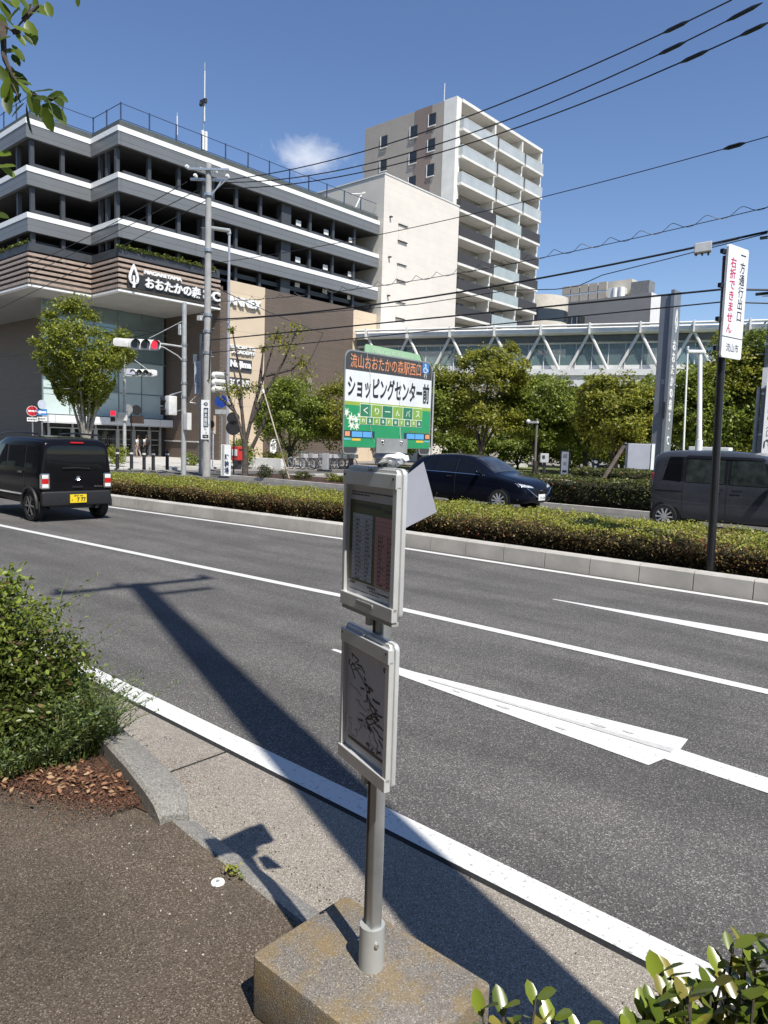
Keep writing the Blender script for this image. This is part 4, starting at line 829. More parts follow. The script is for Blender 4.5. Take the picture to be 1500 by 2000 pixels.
for i,(nm,lb,loc,H,Rc,zc,sd,lm,nl) in enumerate((
 ('dense_tree','dark green broad tree above the parked bicycles, next to the pruned tree',(-34.0,29.6,0),5.5,2.2,1.5,31,LG,8500),
 ('dense_tree','olive green tree above the parked bicycles, just left of the bus stop board',(-31.6,32.4,0),6.1,2.6,1.6,32,LO,9500),
 ('broadleaf_tree','narrow tree partly hidden behind the right edge of the bus stop board',(-29.3,36.4,0),7.0,2.3,2.0,33,LG,7500),
 ('broadleaf_tree','tallest olive green tree rising above the bridge floor, behind the navy hatchback',(-26.2,38.8,0),8.3,3.0,2.2,34,LO,12000),
 ('broadleaf_tree','rounded tree behind the dark lamp post by the path',(-23.6,41.2,0),6.6,2.5,2.3,35,LG,8500),
 ('broadleaf_tree','dark low tree behind the white standing sign on the lawn',(-21.2,43.2,0),6.3,2.4,2.2,36,LG,8500),
 ('broadleaf_tree','bright green tree behind the motor scooter',(-16.8,37.6,0),5.9,2.3,1.9,37,LO,9500),
 ('broadleaf_tree','dark tree directly left of the grey pylon sign',(-15.6,41.6,0),6.2,2.3,1.9,38,LG,8500),
 ('broadleaf_tree','tree behind the white street lamp, right of the pylon sign',(-13.3,39.8,0),6.3,2.3,1.7,39,LG,8500),
 ('broadleaf_tree','tall loose tree seen through below the black one-way sign board',(-11.7,41.2,0),8.2,2.4,1.5,40,LO,8500),
 ('broadleaf_tree','tallest loose tree at the right edge behind the concrete pole',(-9.9,42.2,0),9.6,2.6,1.5,41,LG,9500))):
    tree(nm,lb,loc,H,Rc*1.05,zc*.72,.17,sd,int(nl*3.2),.185 if i>1 else .16,lm,M_barkd,forks=7,fh=zc*.6,shape='round',group=PT if i>1 else None,rc=.66,clusters=70)
for i,(x,y,H,Rc) in enumerate(((-35.5,41.5,3.6,2.6),(-31.5,44.5,3.2,2.4),(-28.2,46.5,3.4,2.4),(-24.6,48.0,3.0,2.3),(-21.2,49.5,3.2,2.3))):
    tree('shade_shrub','dark tall shrub in the shade beneath the bridge, '+('leftmost, behind the bus stop board','behind the navy hatchback roof','behind the dark lamp post','behind the standing sign','behind the motor scooter')[i],(x,y,0),H,Rc,.35,.1,160+i,7000,.24,LG,M_barkd,forks=7,fh=.3,shape='round',rc=.6,clusters=50,cat='shrub')
for i,(x,y,H,Rc) in enumerate(((-27,62,7.5,3.2),(-20,63,7,3.2),(-34,60,7,3))):
    tree('broadleaf_tree',('broad dark tree under the footbridge, middle of the three','broad dark tree under the footbridge nearest the scooter','broad dark tree under the footbridge nearest the bus stop board')[i],(x,y,0),H,Rc,1.2,.2,60+i,6000,.4,LG,M_barkd,forks=6,fh=1.2,shape='round',rc=.9,clusters=40)
# pruned street tree with few tufts of leaves, held by a pole
t=thing('pruned_tree','hard-pruned street tree with bare dark limbs and a few leaf tufts','tree',(-25.0,19.24,.1))
mb=MB(); o=Vector((-25.0,19.24,0))
def W3(x,y,z): return Vector((x,y,z))
mb.tube([o,W3(-25.03,19.27,.7),W3(-25.1,19.3,1.5)],[.15,.125,.12],9)
limbs=[[(-25.1,19.3,1.4),(-25.35,19.1,2.5),(-25.75,18.85,3.6),(-25.9,18.8,4.6)],[(-25.1,19.3,1.5),(-25.3,19.25,3.0),(-25.45,19.3,4.3),(-25.95,19.2,6.3)],[(-25.08,19.3,1.5),(-24.85,19.6,3.2),(-24.6,19.95,4.6),(-24.35,20.3,6.1)],[(-24.95,19.45,2.4),(-24.6,19.9,3.6),(-24.1,20.5,5.0),(-23.7,20.9,6.4)],[(-24.9,19.5,1.3),(-24.55,19.85,2.4),(-24.35,20.0,3.2)],[(-25.5,19.0,2.9),(-26.1,18.6,3.5)],[(-25.3,19.25,3.0),(-25.75,19.15,4.6)],[(-24.75,19.75,3.9),(-24.7,19.9,5.6)],[(-24.6,19.95,4.4),(-23.9,20.8,4.7),(-23.6,21.1,5.1)]]
for l in limbs: mb.tube([W3(*p) for p in l],[.09-.065*i/(len(l)-1) for i in range(len(l))],7)
rng=np.random.default_rng(8)
tufts=[(-23.75,20.9,6.3,.35),(-24.35,20.3,6.0,.3),(-23.6,21.1,5.05,.35),(-24.0,20.6,5.6,.3),(-25.75,19.0,3.75,.38),(-25.3,19.2,3.7,.3),(-24.9,19.6,3.9,.22),(-23.55,21.2,4.4,.35),(-26.0,19.2,6.3,.12),(-24.7,19.9,5.5,.15)]
for x,y,z,r_ in tufts:
    for k in range(3):
        e=Vector((x,y,z))+Vector(rng.normal(size=3))*r_; s0=min((W3(*p) for l in limbs for p in l),key=lambda p:(p-e).length); mb.tube([s0,s0.lerp(e,.5)+Vector((0,0,.05)),e],[.02,.012,.006],4)
mb.build('trunk',M_barkd,t,smooth=True)
P=np.concatenate([np.array([x,y,z])+rng.normal(size=(int(420*r_),3))*r_*np.array([.75,.75,.5]) for x,y,z,r_ in tufts])-np.array([-25.0,19.24,.1])
leaf_obj('crown',P,.13,LO,rng,t,(rng.random(len(P))<.3).astype(int),up=.4,fold=False)
t=thing('tree_stake','slender pale bamboo stake leaning against the pruned tree','tree stake',(-23.43,20.37,.1)); mb=MB(); mb.cyl((-23.43,20.37,.05),(-24.71,19.76,4.2),.035,.028,8); mb.build('bamboo',mat('bamboo',(.46,.40,.29),.6,.1,5),t); mb=MB(); mb.cyl((-24.55,19.83,3.65),(-24.6,19.81,3.8),.05,n=8); mb.build('tie',M_white,t)
def bush(name,label,loc,rx,ry,rz,n,leaf,lm,seed,group=None,stems=8):
    rng=np.random.default_rng(seed); t=thing(name,label,'shrub',loc,0,group); mb=MB()
    for k in range(stems):
        a=rng.uniform(0,6.28); mb.tube([(0,0,-.03),(rx*.35*math.cos(a),ry*.35*math.sin(a),rz*.8),(rx*.75*math.cos(a),ry*.75*math.sin(a),rz*rng.uniform(1.1,1.7))],[.015,.01,.004],5)
    mb.build('stems',M_barkd,t,world=False)
    cn=rng.normal(size=(30,3)); cn/=np.linalg.norm(cn,axis=1)[:,None]; cn*=rng.uniform(.5,.95,30)[:,None]; ids=rng.integers(0,30,n)
    P=(cn[ids]+rng.normal(size=(n,3))*.17)*np.array([rx,ry,rz])+np.array([0,0,rz]); P[:,2]=np.abs(P[:,2])
    leaf_obj('foliage',P,leaf,lm,rng,t,(rng.random(n)<.3).astype(int),up=.4,fold=False); return t
bush('low_shrub','round dark low shrub right of the pruned tree foot',(-23.6,19.2,.1),.42,.4,.28,900,.07,[HD[1],HD[2]],71)
bush('low_shrub','small twiggy low shrub between the round shrub and the stake',(-22.9,19.6,.1),.2,.2,.25,200,.06,[HD[0],HD[1]],72)
bush('low_shrub','flat spreading shrub at the foot of the bamboo stake',(-22.5,20.3,.1),.55,.4,.17,800,.07,[HD[0],HD[1]],73)
bush('low_shrub','pale grassy shrub behind the left edge of the timetable case',(-20.9,20.6,.1),.7,.4,.16,900,.08,[HM[0],HD[0]],74)

# the near planting bed: azalea shrub smothered in weeds
rng=np.random.default_rng(17)
nb=thing('azalea_shrub','leafy azalea shrub at the left edge of the near planting bed','shrub',(-3.95,1.55,.12))
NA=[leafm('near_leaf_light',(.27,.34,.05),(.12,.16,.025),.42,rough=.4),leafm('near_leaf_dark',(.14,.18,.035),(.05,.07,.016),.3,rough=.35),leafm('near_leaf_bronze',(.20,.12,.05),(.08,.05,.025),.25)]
cn=[]
for k in range(120):
    d=rng.normal(size=3); d/=np.linalg.norm(d); d[2]=abs(d[2])*1.0; cn.append(np.array([-4.02,1.52,.15])+d*np.array([.55,.34,.80])*rng.uniform(.55,1.0))
cn=np.array(cn); ids=rng.integers(0,len(cn),21000); P=cn[ids]+rng.normal(size=(21000,3))*np.array([.07,.06,.055])
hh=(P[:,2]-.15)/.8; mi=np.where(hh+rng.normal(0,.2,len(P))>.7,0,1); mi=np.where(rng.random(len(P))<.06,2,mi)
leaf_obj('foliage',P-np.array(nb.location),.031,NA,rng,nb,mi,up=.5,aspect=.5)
mb=MB()
for k in range(40):
    e=cn[rng.integers(0,len(cn))]; b=np.array([-4.0+rng.normal(0,.12),1.52+rng.normal(0,.08),.1]); mb.tube([b,(b+e)/2+np.array([0,0,.05]),e],[.008,.006,.003],4)
mb.build('stems',M_barkd,nb)
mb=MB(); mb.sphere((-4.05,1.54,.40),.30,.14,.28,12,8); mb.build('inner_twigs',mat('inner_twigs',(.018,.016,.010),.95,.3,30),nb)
# weeds: ferny stems of leaflets leaning over the kerb, and grass blades
def weeds(name,label,x0,x1,y0,y1,n,h,lean,seed,lm,leaf,bladeN):
    rng=np.random.default_rng(seed); c=((x0+x1)/2,(y0+y1)/2,.12); t=thing(name,label,'weeds',c); P=[];Dv=[];mb=MB()
    for k in range(n):
        b=np.array([rng.uniform(x0,x1),rng.uniform(y0,y1),.13]); hh=h*rng.uniform(.5,1.15); az=rng.uniform(0,6.28); ln_=rng.uniform(.2,.7)*hh; dr=np.array([math.cos(az),math.sin(az),0])*ln_+np.array(lean)*hh*rng.uniform(.3,1)
        pts=[b+dr*(s_**1.6)+np.array([0,0,hh*(s_-.28*s_*s_)]) for s_ in np.linspace(0,1,5)]; mb.tube(pts,[.0028,.0024,.002,.0015,.0008],3)
        for s_ in np.linspace(.12,1,15):
            p=b+dr*(s_**1.6)+np.array([0,0,hh*(s_-.28*s_*s_)])
            for sg in(-1,1):
                d=np.cross(dr+1e-3,[0,0,1]); d=d/(np.linalg.norm(d)+1e-6)*sg+rng.normal(size=3)*.35; P.append(p+d*leaf*.5); Dv.append(d)
    mb.build('stems',leafm('weed_stem',(.13,.15,.04),(.07,.09,.03),.1),t)
    P=np.array(P);Dv=np.array(Dv); leaf_obj('foliage',P-np.array(c),leaf,lm,rng,t,(rng.random(len(P))<.4).astype(int),up=.5,aspect=.32,fold=False,dirs=Dv)
    V_=[];Q=[]
    for k in range(bladeN):
        b=np.array([rng.uniform(x0,x1),rng.uniform(y0,y1),.12]); hh=h*rng.uniform(.5,1.25); az=rng.uniform(0,6.28); d=np.array([math.cos(az),math.sin(az),0])*hh*rng.uniform(.2,.9); w=np.array([-math.sin(az),math.cos(az),0])*.003; i=len(V_)
        for s_,ws in((0,1),(.4,1),(.75,.7),(1,.1)):
            p=b+d*s_**2+np.array([0,0,hh*(s_-.35*s_*s_)]); V_+=[p-w*ws,p+w*ws]
        Q+=[(i,i+1,i+3,i+2),(i+2,i+3,i+5,i+4),(i+4,i+5,i+7,i+6)]
    me=fast_mesh('grass_blades',np.array(V_)-np.array(c),np.array(Q),[leafm('blade',(.16,.20,.05),(.06,.09,.02),.35)]); o=bpy.data.objects.new('grass_blades',me); COL.objects.link(o); o.parent=t
    return t
WL=[leafm('weed_leaf',(.24,.31,.09),(.10,.15,.04),.4),leafm('weed_leaf_blue',(.16,.23,.10),(.07,.11,.05),.35)]
weeds('weeds','feathery weeds spilling over the raised kerb beside the azalea shrub',-3.95,-3.40,1.50,1.84,330,.40,(.17,.12,0),81,WL,.024,1100)
weeds('weeds','low tangled weeds and grass at the front of the planting bed',-4.1,-3.42,1.28,1.6,300,.24,(.1,-.06,0),82,WL,.022,1100)
weeds('weeds','tall wispy weeds standing above the azalea shrub',-4.35,-3.75,1.45,1.75,16,1.06,(.03,0,0),83,WL,.03,20)
# dry leaves, twigs and red-brown litter at the edge of the bed
rng=np.random.default_rng(5); n=230; P=np.stack([-3.62+rng.beta(2,2,n)*.74,1.43+rng.normal(0,.10,n),np.full(n,.128)+rng.uniform(0,.02,n)],1); P[:,1]+=(P[:,0]+3.3)*.42+.03
o=leaf_obj('dry_leaves',P,.032,[mat('dry_leaf',(.30,.15,.075),.8,.2,3,island=.8,col2=(.13,.055,.03)),mat('dry_leaf_pale',(.36,.24,.13),.8,.2,3,island=.8,col2=(.17,.10,.055))],rng,None,(rng.random(n)<.4).astype(int),up=1.6,aspect=.5); tag(o,'dry brown leaves littering the soil at the edge of the near bed','leaf litter',kind='stuff')
n=21000; P=np.stack([-3.75+rng.beta(1.6,1.2,n)*.93,1.45+rng.normal(0,1,n)*np.where(rng.random(n)<.14,.24,.095),np.full(n,.121)+rng.uniform(0,.012,n)],1); P[:,1]+=(P[:,0]+3.3)*.42
o=leaf_obj('needle_litter',P,.012,[mat('litter_red',(.19,.088,.05),.9,.2,3,island=.9,col2=(.055,.03,.02))],rng,None,None,up=1.0,aspect=.25,fold=False); tag(o,'rusty red-brown plant litter on the soil beside the raised kerb','leaf litter',kind='stuff')
n=2600; P=np.stack([rng.uniform(-3.6,.3,n),1.62+np.abs(rng.normal(0,.28,n)),np.full(n,.006)],1); P=P[P[:,1]<2.36]; P=P[P[:,1]>1.82]
P2=np.stack([rng.uniform(-3.2,-.4,900),1.55-np.abs(rng.normal(0,.25,900)),np.full(900,.103)],1); P2=P2[~((P2[:,0]>-1.57)&(P2[:,1]>1.2)&(P2[:,0]<-.96))]
P=np.concatenate([P,P2]); o=leaf_obj('grit',P,.0075,[mat('grit',(.40,.36,.30),.9,.2,9,island=.9,col2=(.06,.05,.04))],rng,None,None,up=.6,aspect=.8,fold=False); tag(o,'loose grit and crumbs scattered along the gutter and pavement edge','grit',kind='stuff')
# sprig growing in the kerb joint, survey marker
rng=np.random.default_rng(9); t=thing('weed_sprig','tiny yellow-green weed growing against the flush kerb','weed',(-2.12,1.60,.1)); P=rng.normal(size=(60,3))*np.array([.022,.014,.012])+np.array([0,0,.022]); leaf_obj('foliage',P,.016,[leafm('sprig',(.40,.38,.06),(.16,.20,.03))],rng,t,up=.8)
mb=MB(); mb.tube([(0,0,0),(.004,.003,.03)],.0015,4); mb.build('stem',leafm('weed_stem',(.13,.15,.04),(.07,.09,.03)),t,world=False)
t=thing('survey_marker','small round white survey marker with a centre pin set in the brown pavement','survey marker',(-2.125,1.535,.1)); mb=MB(); mb.cyl((-2.125,1.535,.1),(-2.125,1.535,.105),.026,.024,18); mb.build('disc',M_white,t); mb=MB(); mb.sphere((-2.125,1.535,.106),.007,.007,.005); mb.build('pin',M_galv,t)
# glossy evergreen in the near corner
def evergreen(name,label,base,stems,seed,leaf=.047):
    rng=np.random.default_rng(seed); t=thing(name,label,'shrub',base); mb=MB(); P=[];Dv=[];mi=[]
    for tip,b in stems:
        b=Vector(b);tip=Vector(tip); mid=b.lerp(tip,.6)+Vector((rng.normal(0,.02),rng.normal(0,.02),.03)); mb.tube([b,mid,tip],[.006,.0045,.002],5)
        for k in range(15):
            s_=1-k*.035; p=mid.lerp(tip,max(0,(s_-.45)/.55)) ; az=k*2.4+rng.uniform(-.3,.3); upk=.95-.075*k; d=np.array([math.cos(az),math.sin(az),upk]); d/=np.linalg.norm(d)
            P.append(np.array(p)+d*leaf*.5); Dv.append(d); mi.append(1 if rng.random()<.25 else 0)
    mb.build('stems',M_barkd,t); P=np.array(P)
    n=len(P); d=np.array(Dv); nr=np.cross(d,np.cross(np.tile([0,0,1.],(n,1))+rng.normal(size=(n,3))*.2,d)); nr/=np.linalg.norm(nr,axis=1)[:,None]+1e-9; bb_=np.cross(nr,d)
    s_=leaf*rng.uniform(.7,1.2,n)[:,None]; V_=[]
    for a_,w_,l_ in((-.5,0,0),(-.3,.17,.03),(0,.27,.04),(.3,.2,0),(.5,0,-.06),(.3,-.2,0),(0,-.27,.04),(-.3,-.17,.03),(0,0,-.03)): V_.append(P+d*s_*a_+bb_*s_*w_+nr*s_*l_)
    V_=np.stack(V_,1).reshape(-1,3); b0=np.arange(n)[:,None]*9; Q=np.concatenate([b0+np.array(q) for q in([0,1,2,8],[2,3,4,8],[4,5,6,8],[6,7,0,8])],0)
    me=fast_mesh('foliage',V_-np.array(base),Q,[leafm('glossy_leaf',(.24,.30,.035),(.09,.13,.015),.35,.7,.22,.6),leafm('glossy_young',(.33,.28,.05),(.16,.15,.03),.35,.7,.25,.6)],np.tile(mi,4)); me.shade_smooth(); o=bpy.data.objects.new('foliage',me); COL.objects.link(o); o.parent=t; return t
rng=np.random.default_rng(77); st_=[]
for k in range(150):
    x=rng.uniform(-.42,-.14); y=1.15+(x+.4)*.9+rng.uniform(-.10,.09); st_.append(((x,y,.80+.12*(x+.4)/.2+rng.uniform(-.20,.06)),(x*.8-.02,y-.05,.12)))
evergreen('evergreen_shrub','glossy light green evergreen shrub in the near right corner',(-.25,1.1,.1),st_,61)
evergreen('evergreen_shrub','few glossy shoots poking up beside the concrete foot',(-.55,1.0,.1),[((-.56,1.07,.80),(-.5,1.0,.1)),((-.60,1.03,.785),(-.5,1.0,.1)),((-.53,1.08,.775),(-.48,1.02,.1)),((-.625,1.0,.785),(-.52,.98,.1)),((-.49,1.10,.76),(-.45,1.05,.1))],62)
# overhanging tree at the upper left: trunk out of view, limbs and large leaves in view
t=thing('dogwood_tree','large-leaved tree reaching in from the upper left corner','tree',(-4.3,.55,.1)); rng=np.random.default_rng(44); mb=MB()
mb.tube([(-4.3,.55,.05),(-4.28,.6,1.4),(-4.2,.7,2.6),(-4.05,.9,3.4)],[.09,.075,.06,.045],8)
tw_=[[(-4.05,.9,3.4),(-3.85,1.12,3.62),(-3.66,1.28,3.50)],[(-4.1,.85,3.2),(-3.8,1.15,3.30),(-3.6,1.31,3.30)],[(-4.2,.7,2.6),(-3.9,1.0,2.85),(-3.62,1.25,2.92)],[(-3.604,1.263,3.511),(-3.496,1.358,3.504),(-3.459,1.386,3.468),(-3.431,1.418,3.518),(-3.411,1.443,3.581)],[(-3.496,1.358,3.504),(-3.478,1.355,3.361),(-3.442,1.376,3.274),(-3.387,1.416,3.205),(-3.335,1.460,3.190),(-3.302,1.489,3.184)],[(-3.459,1.386,3.468),(-3.435,1.408,3.469)],[(-3.554,1.233,2.937),(-3.450,1.319,2.886),(-3.430,1.337,2.887)],[(-3.431,1.418,3.518),(-3.387,1.465,3.586)],[(-3.556,1.283,3.335),(-3.476,1.346,3.272),(-3.440,1.374,3.241),(-3.408,1.392,3.164)],]
for l in tw_: mb.tube(l,[.016,.011,.007,.005,.004,.003][-len(l):] if len(l)>3 else [.012,.008,.006][:len(l)],6)
mb.build('trunk',M_barkd,t,smooth=True)
# hanging leaves of the limb in view: base point, direction, length
LV=[(-3.283,1.465,3.534,0.40,0.08,-0.91,0.078),(-3.405,1.482,3.583,0.77,0.12,-0.62,0.105),(-3.268,1.401,3.486,0.87,0.48,-0.04,0.053),(-3.331,1.409,3.433,0.32,0.13,-0.94,0.117),(-3.511,1.467,3.609,-0.54,-0.41,-0.74,0.076),(-3.339,1.375,3.432,0.50,0.84,-0.20,0.087),(-3.438,1.409,3.441,0.40,0.46,-0.79,0.070),(-3.295,1.379,3.381,0.54,0.50,-0.68,0.058),(-3.408,1.375,3.523,-0.80,-0.35,-0.49,0.073),(-3.426,1.394,3.373,0.27,0.58,-0.77,0.079),(-3.495,1.411,3.373,0.54,0.25,-0.80,0.071),(-3.552,1.390,3.387,-0.03,0.34,-0.94,0.107),(-3.567,1.407,3.431,0.91,0.37,-0.16,0.077),(-3.387,1.323,3.190,-0.04,-0.24,-0.97,0.112),(-3.457,1.405,3.287,0.65,0.51,-0.57,0.105),(-3.369,1.396,3.212,0.52,0.47,-0.72,0.089),(-3.442,1.393,3.193,-0.58,-0.39,-0.71,0.055),(-3.527,1.427,3.178,-0.86,-0.27,-0.44,0.103),(-3.419,1.430,3.112,-0.12,0.19,-0.98,0.126),(-3.430,1.520,3.145,0.28,0.21,-0.94,0.118),(-3.338,1.520,3.145,0.33,0.58,-0.74,0.116),(-3.317,1.502,3.210,0.94,0.34,0.04,0.095),(-3.420,1.508,3.261,0.93,0.35,-0.06,0.082),(-3.359,1.537,3.207,0.73,0.16,-0.66,0.081),(-3.301,1.416,3.129,-0.30,0.03,-0.95,0.083),(-3.226,1.403,3.137,0.92,0.27,-0.28,0.077),(-3.429,1.451,3.223,0.45,0.78,-0.44,0.091),(-3.397,1.566,3.245,0.36,0.81,-0.47,0.067),(-3.213,1.557,3.580,-0.01,-0.02,-1.00,0.044),(-3.311,1.286,2.846,0.79,0.60,0.12,0.096),(-3.471,1.345,2.952,0.94,0.30,-0.17,0.085),(-3.517,1.379,2.896,0.35,0.75,-0.57,0.077),(-3.532,1.351,2.704,0.76,0.59,-0.27,0.077),(-3.498,1.370,3.562,0.37,0.33,-0.87,0.100),(-3.490,1.394,3.595,0.43,0.83,-0.35,0.087),(-3.497,1.358,3.494,-0.03,0.11,-0.99,0.099),(-3.405,1.350,3.476,0.34,0.76,-0.56,0.083),(-3.468,1.402,3.597,0.57,-0.14,-0.81,0.075),(-3.463,1.350,3.427,-0.22,-0.80,-0.56,0.074),(-3.483,1.381,3.309,0.64,-0.03,-0.77,0.090),(-3.471,1.389,3.255,0.23,0.30,-0.92,0.090),(-3.337,1.406,3.150,0.03,0.18,-0.98,0.084),(-3.190,1.423,3.106,0.25,0.32,-0.91,0.072),(-3.448,1.508,3.183,-0.22,-0.37,-0.90,0.077),(-3.333,1.492,3.196,0.73,0.54,0.42,0.075),(-3.305,1.427,3.195,0.65,0.72,0.23,0.073),(-3.391,1.343,3.163,-0.17,0.04,-0.98,0.083),(-3.283,1.355,3.199,0.60,0.78,-0.18,0.072),(-3.426,1.327,3.261,0.30,0.52,-0.80,0.098),(-3.381,1.326,3.124,0.32,0.08,-0.95,0.088),(-3.447,1.480,3.618,0.39,0.02,-0.92,0.076),(-3.392,1.405,3.572,0.53,0.29,-0.79,0.074)]
P=np.array([q[:3] for q in LV]);Dv=np.array([q[3:6] for q in LV]);ln_=np.array([q[6] for q in LV])
ex=rng.normal(size=(70,3))*np.array([.12,.12,.28])+np.array([-3.78,1.12,3.35]); ed=rng.normal(size=(70,3)); ed[:,2]-=.8; ed/=np.linalg.norm(ed,axis=1)[:,None]
P=np.concatenate([P,ex]);Dv=np.concatenate([Dv,ed]);ln_=np.concatenate([ln_,np.full(70,.10)]); n=len(P); nr=np.cross(Dv,np.cross(np.tile([0.5,-.6,.8],(n,1))+rng.normal(size=(n,3))*.35,Dv)); nr/=np.linalg.norm(nr,axis=1)[:,None]; bb_=np.cross(nr,Dv); s_=ln_[:,None]; V_=[]
for a_,w_,l_ in((-.5,0,0),(-.3,.17,.02),(0,.24,.03),(.3,.17,.0),(.5,0,-.06),(.3,-.17,.0),(0,-.24,.03),(-.3,-.17,.02),(0,0,-.03)): V_.append(P+Dv*s_*a_+bb_*s_*w_+nr*s_*l_)
V_=np.stack(V_,1).reshape(-1,3); b0=np.arange(n)[:,None]*9; Q=np.concatenate([b0+np.array(q) for q in([0,1,2,8],[2,3,4,8],[4,5,6,8],[6,7,0,8])],0)
me=fast_mesh('crown',V_-np.array([-4.3,.55,.1]),Q,[leafm('dogwood_leaf',(.17,.24,.03),(.06,.095,.015),.5,.6,.35)]); me.shade_smooth(); o=bpy.data.objects.new('crown',me); COL.objects.link(o); o.parent=t
# ------------------------------------------------------------------ cars
def car_body(name,st_,m,par,sub=2):
    """loft of cross-sections; station = x, z sill, z belt, z roof, half widths at sill, belt, roof"""
    mb=MB(); ring=[]
    for x,zs,zb,zt,ws,wb,wt in st_:
        h=[(0,zs),(ws*.8,zs),(ws,zs+.06),((ws+wb)/2+.012,zs+(zb-zs)*.55),(wb,zb-.05),(wb-.008,zb+.03),(wb+(wt-wb)*.55,zb+(zt-zb)*.55),(wt+.015,zt-.06),(wt*.86,zt-.008),(0,zt)]
        full=[(y,z) for y,z in h]+[(-y,z) for y,z in h[-2:0:-1]]
        ring.append([(x,y,z) for y,z in full])
    n=len(ring[0]); v=[p for r_ in ring for p in r_]; f=[(i*n+j,i*n+(j+1)%n,(i+1)*n+(j+1)%n,(i+1)*n+j) for i in range(len(ring)-1) for j in range(n)]
    f+=[tuple(range(n-1,-1,-1)),tuple(range((len(ring)-1)*n,len(ring)*n))]
    o=mb.add(v,f).build(name,m,par,world=False)
    md=o.modifiers.new('s','SUBSURF'); md.levels=sub; md.render_levels=sub
    dg=bpy.context.evaluated_depsgraph_get(); me=bpy.data.meshes.new_from_object(o.evaluated_get(dg)); o.modifiers.clear(); o.data=me; me.shade_smooth()
    bvh=BVHTree.FromPolygons([tuple(w.co) for w in me.vertices],[tuple(p.vertices) for p in me.polygons]); return o,bvh
def patch(name,bvh,q,d,m,par,nu=10,nv=6,off=.004,rnd=0):
    """panel lying on the body: corner points q (4) projected along d"""
    q=[Vector(p) for p in q]; d=Vector(d).normalized(); v=[];ok=[]
    for i in range(nv+1):
        for j in range(nu+1):
            a,b=j/nu,i/nv
            if rnd:
                # round the corners by pulling the outer points in
                ca=abs(a-.5)*2;cb=abs(b-.5)*2; k=max(0,(ca-(1-rnd))/rnd)*max(0,(cb-(1-rnd))/rnd); a+=(.5-a)*k*rnd*.35; b+=(.5-b)*k*rnd*.35
            p=q[0].lerp(q[1],a).lerp(q[3].lerp(q[2],a),b); h=bvh.ray_cast(p-d*3,d); v.append((h[0]-d*off) if h[0] else p); ok.append(bool(h[0]))
    w=nu+1; f=[(i*w+j,i*w+j+1,(i+1)*w+j+1,(i+1)*w+j) for i in range(nv) for j in range(nu) if all(ok[k] for k in(i*w+j,i*w+j+1,(i+1)*w+j+1,(i+1)*w+j))]
    o=MB().add(v,f).build(name,m,par,world=False); o.data.shade_smooth(); return o
def wheel(par,x,y,r,w,side,rimm,spokes=8):
    """tyre and rim; side = +1/-1 outward along y"""
    t=MB(); yo=y
    t.lathe([(-w*side,r*.62),(-w*side,r*.93),(-w*.85*side,r),(-w*.15*side,r),(0,r*.94),(0,r*.68),(-.02*side,r*.64)],(x,yo,r),(0,1,0),28)
    o=t.build('wheel',M_rubber,par,smooth=True,world=False)
    m_=MB(); m_.lathe([(-.012*side,r*.70),(-.004*side,r*.68),(-.02*side,r*.62)],(x,yo,r),(0,1,0),28)
    for k in range(spokes):
        a=2*math.pi*k/spokes; c=Vector((math.cos(a),0,math.sin(a))); tg=Vector((-math.sin(a),0,math.cos(a)))
        m_.obox(Vector((x,yo-.001*side,r))+c*r*.36,r*.60,.016,r*.11,c,(0,1,0),tg)
    m_.cyl((x,yo-.03*side,r),(x,yo+.009*side,r),r*.13,n=12); rim=m_.build('rim',rimm,o,smooth=True,world=False)
    d=MB(); d.cyl((x,yo-.07*side,r),(x,yo-.055*side,r),r*.64,n=20); d.build('brake_disc',M_dark,o,world=False)
    return o
# black kei wagon on the near lane, seen from behind
kp=mat('car_paint_black',(.006,.006,.008),.16,.1,2,coat=.08,spec=.14); kpl=mat('unpainted_plastic',(.014,.014,.015),.55,.1,9)
kei=thing('kei_wagon','boxy black kei wagon with a yellow number plate driving away on the near carriageway','car',(-15.72,6.70,0),math.pi)
_,bv=car_body('body',[(-1.69,.42,.93,1.40,.60,.66,.58),(-1.68,.36,.95,1.56,.66,.715,.62),(-1.60,.31,.97,1.63,.71,.735,.64),(-1.1,.29,.98,1.66,.725,.737,.645),(-.2,.29,.98,1.67,.725,.737,.645),(.35,.29,.98,1.65,.725,.737,.64),(.75,.29,.98,1.32,.725,.735,.66),(1.0,.29,.97,1.07,.72,.73,.67),(1.45,.3,.92,1.03,.70,.72,.63),(1.66,.34,.8,.95,.64,.66,.55),(1.7,.42,.7,.85,.56,.6,.5)],kp,kei)
patch('rear_window',bv,[(-1.7,.615,1.02),(-1.7,-.615,1.02),(-1.7,-.575,1.485),(-1.7,.575,1.485)],(1,0,0),M_glass,kei,14,8,rnd=.3)
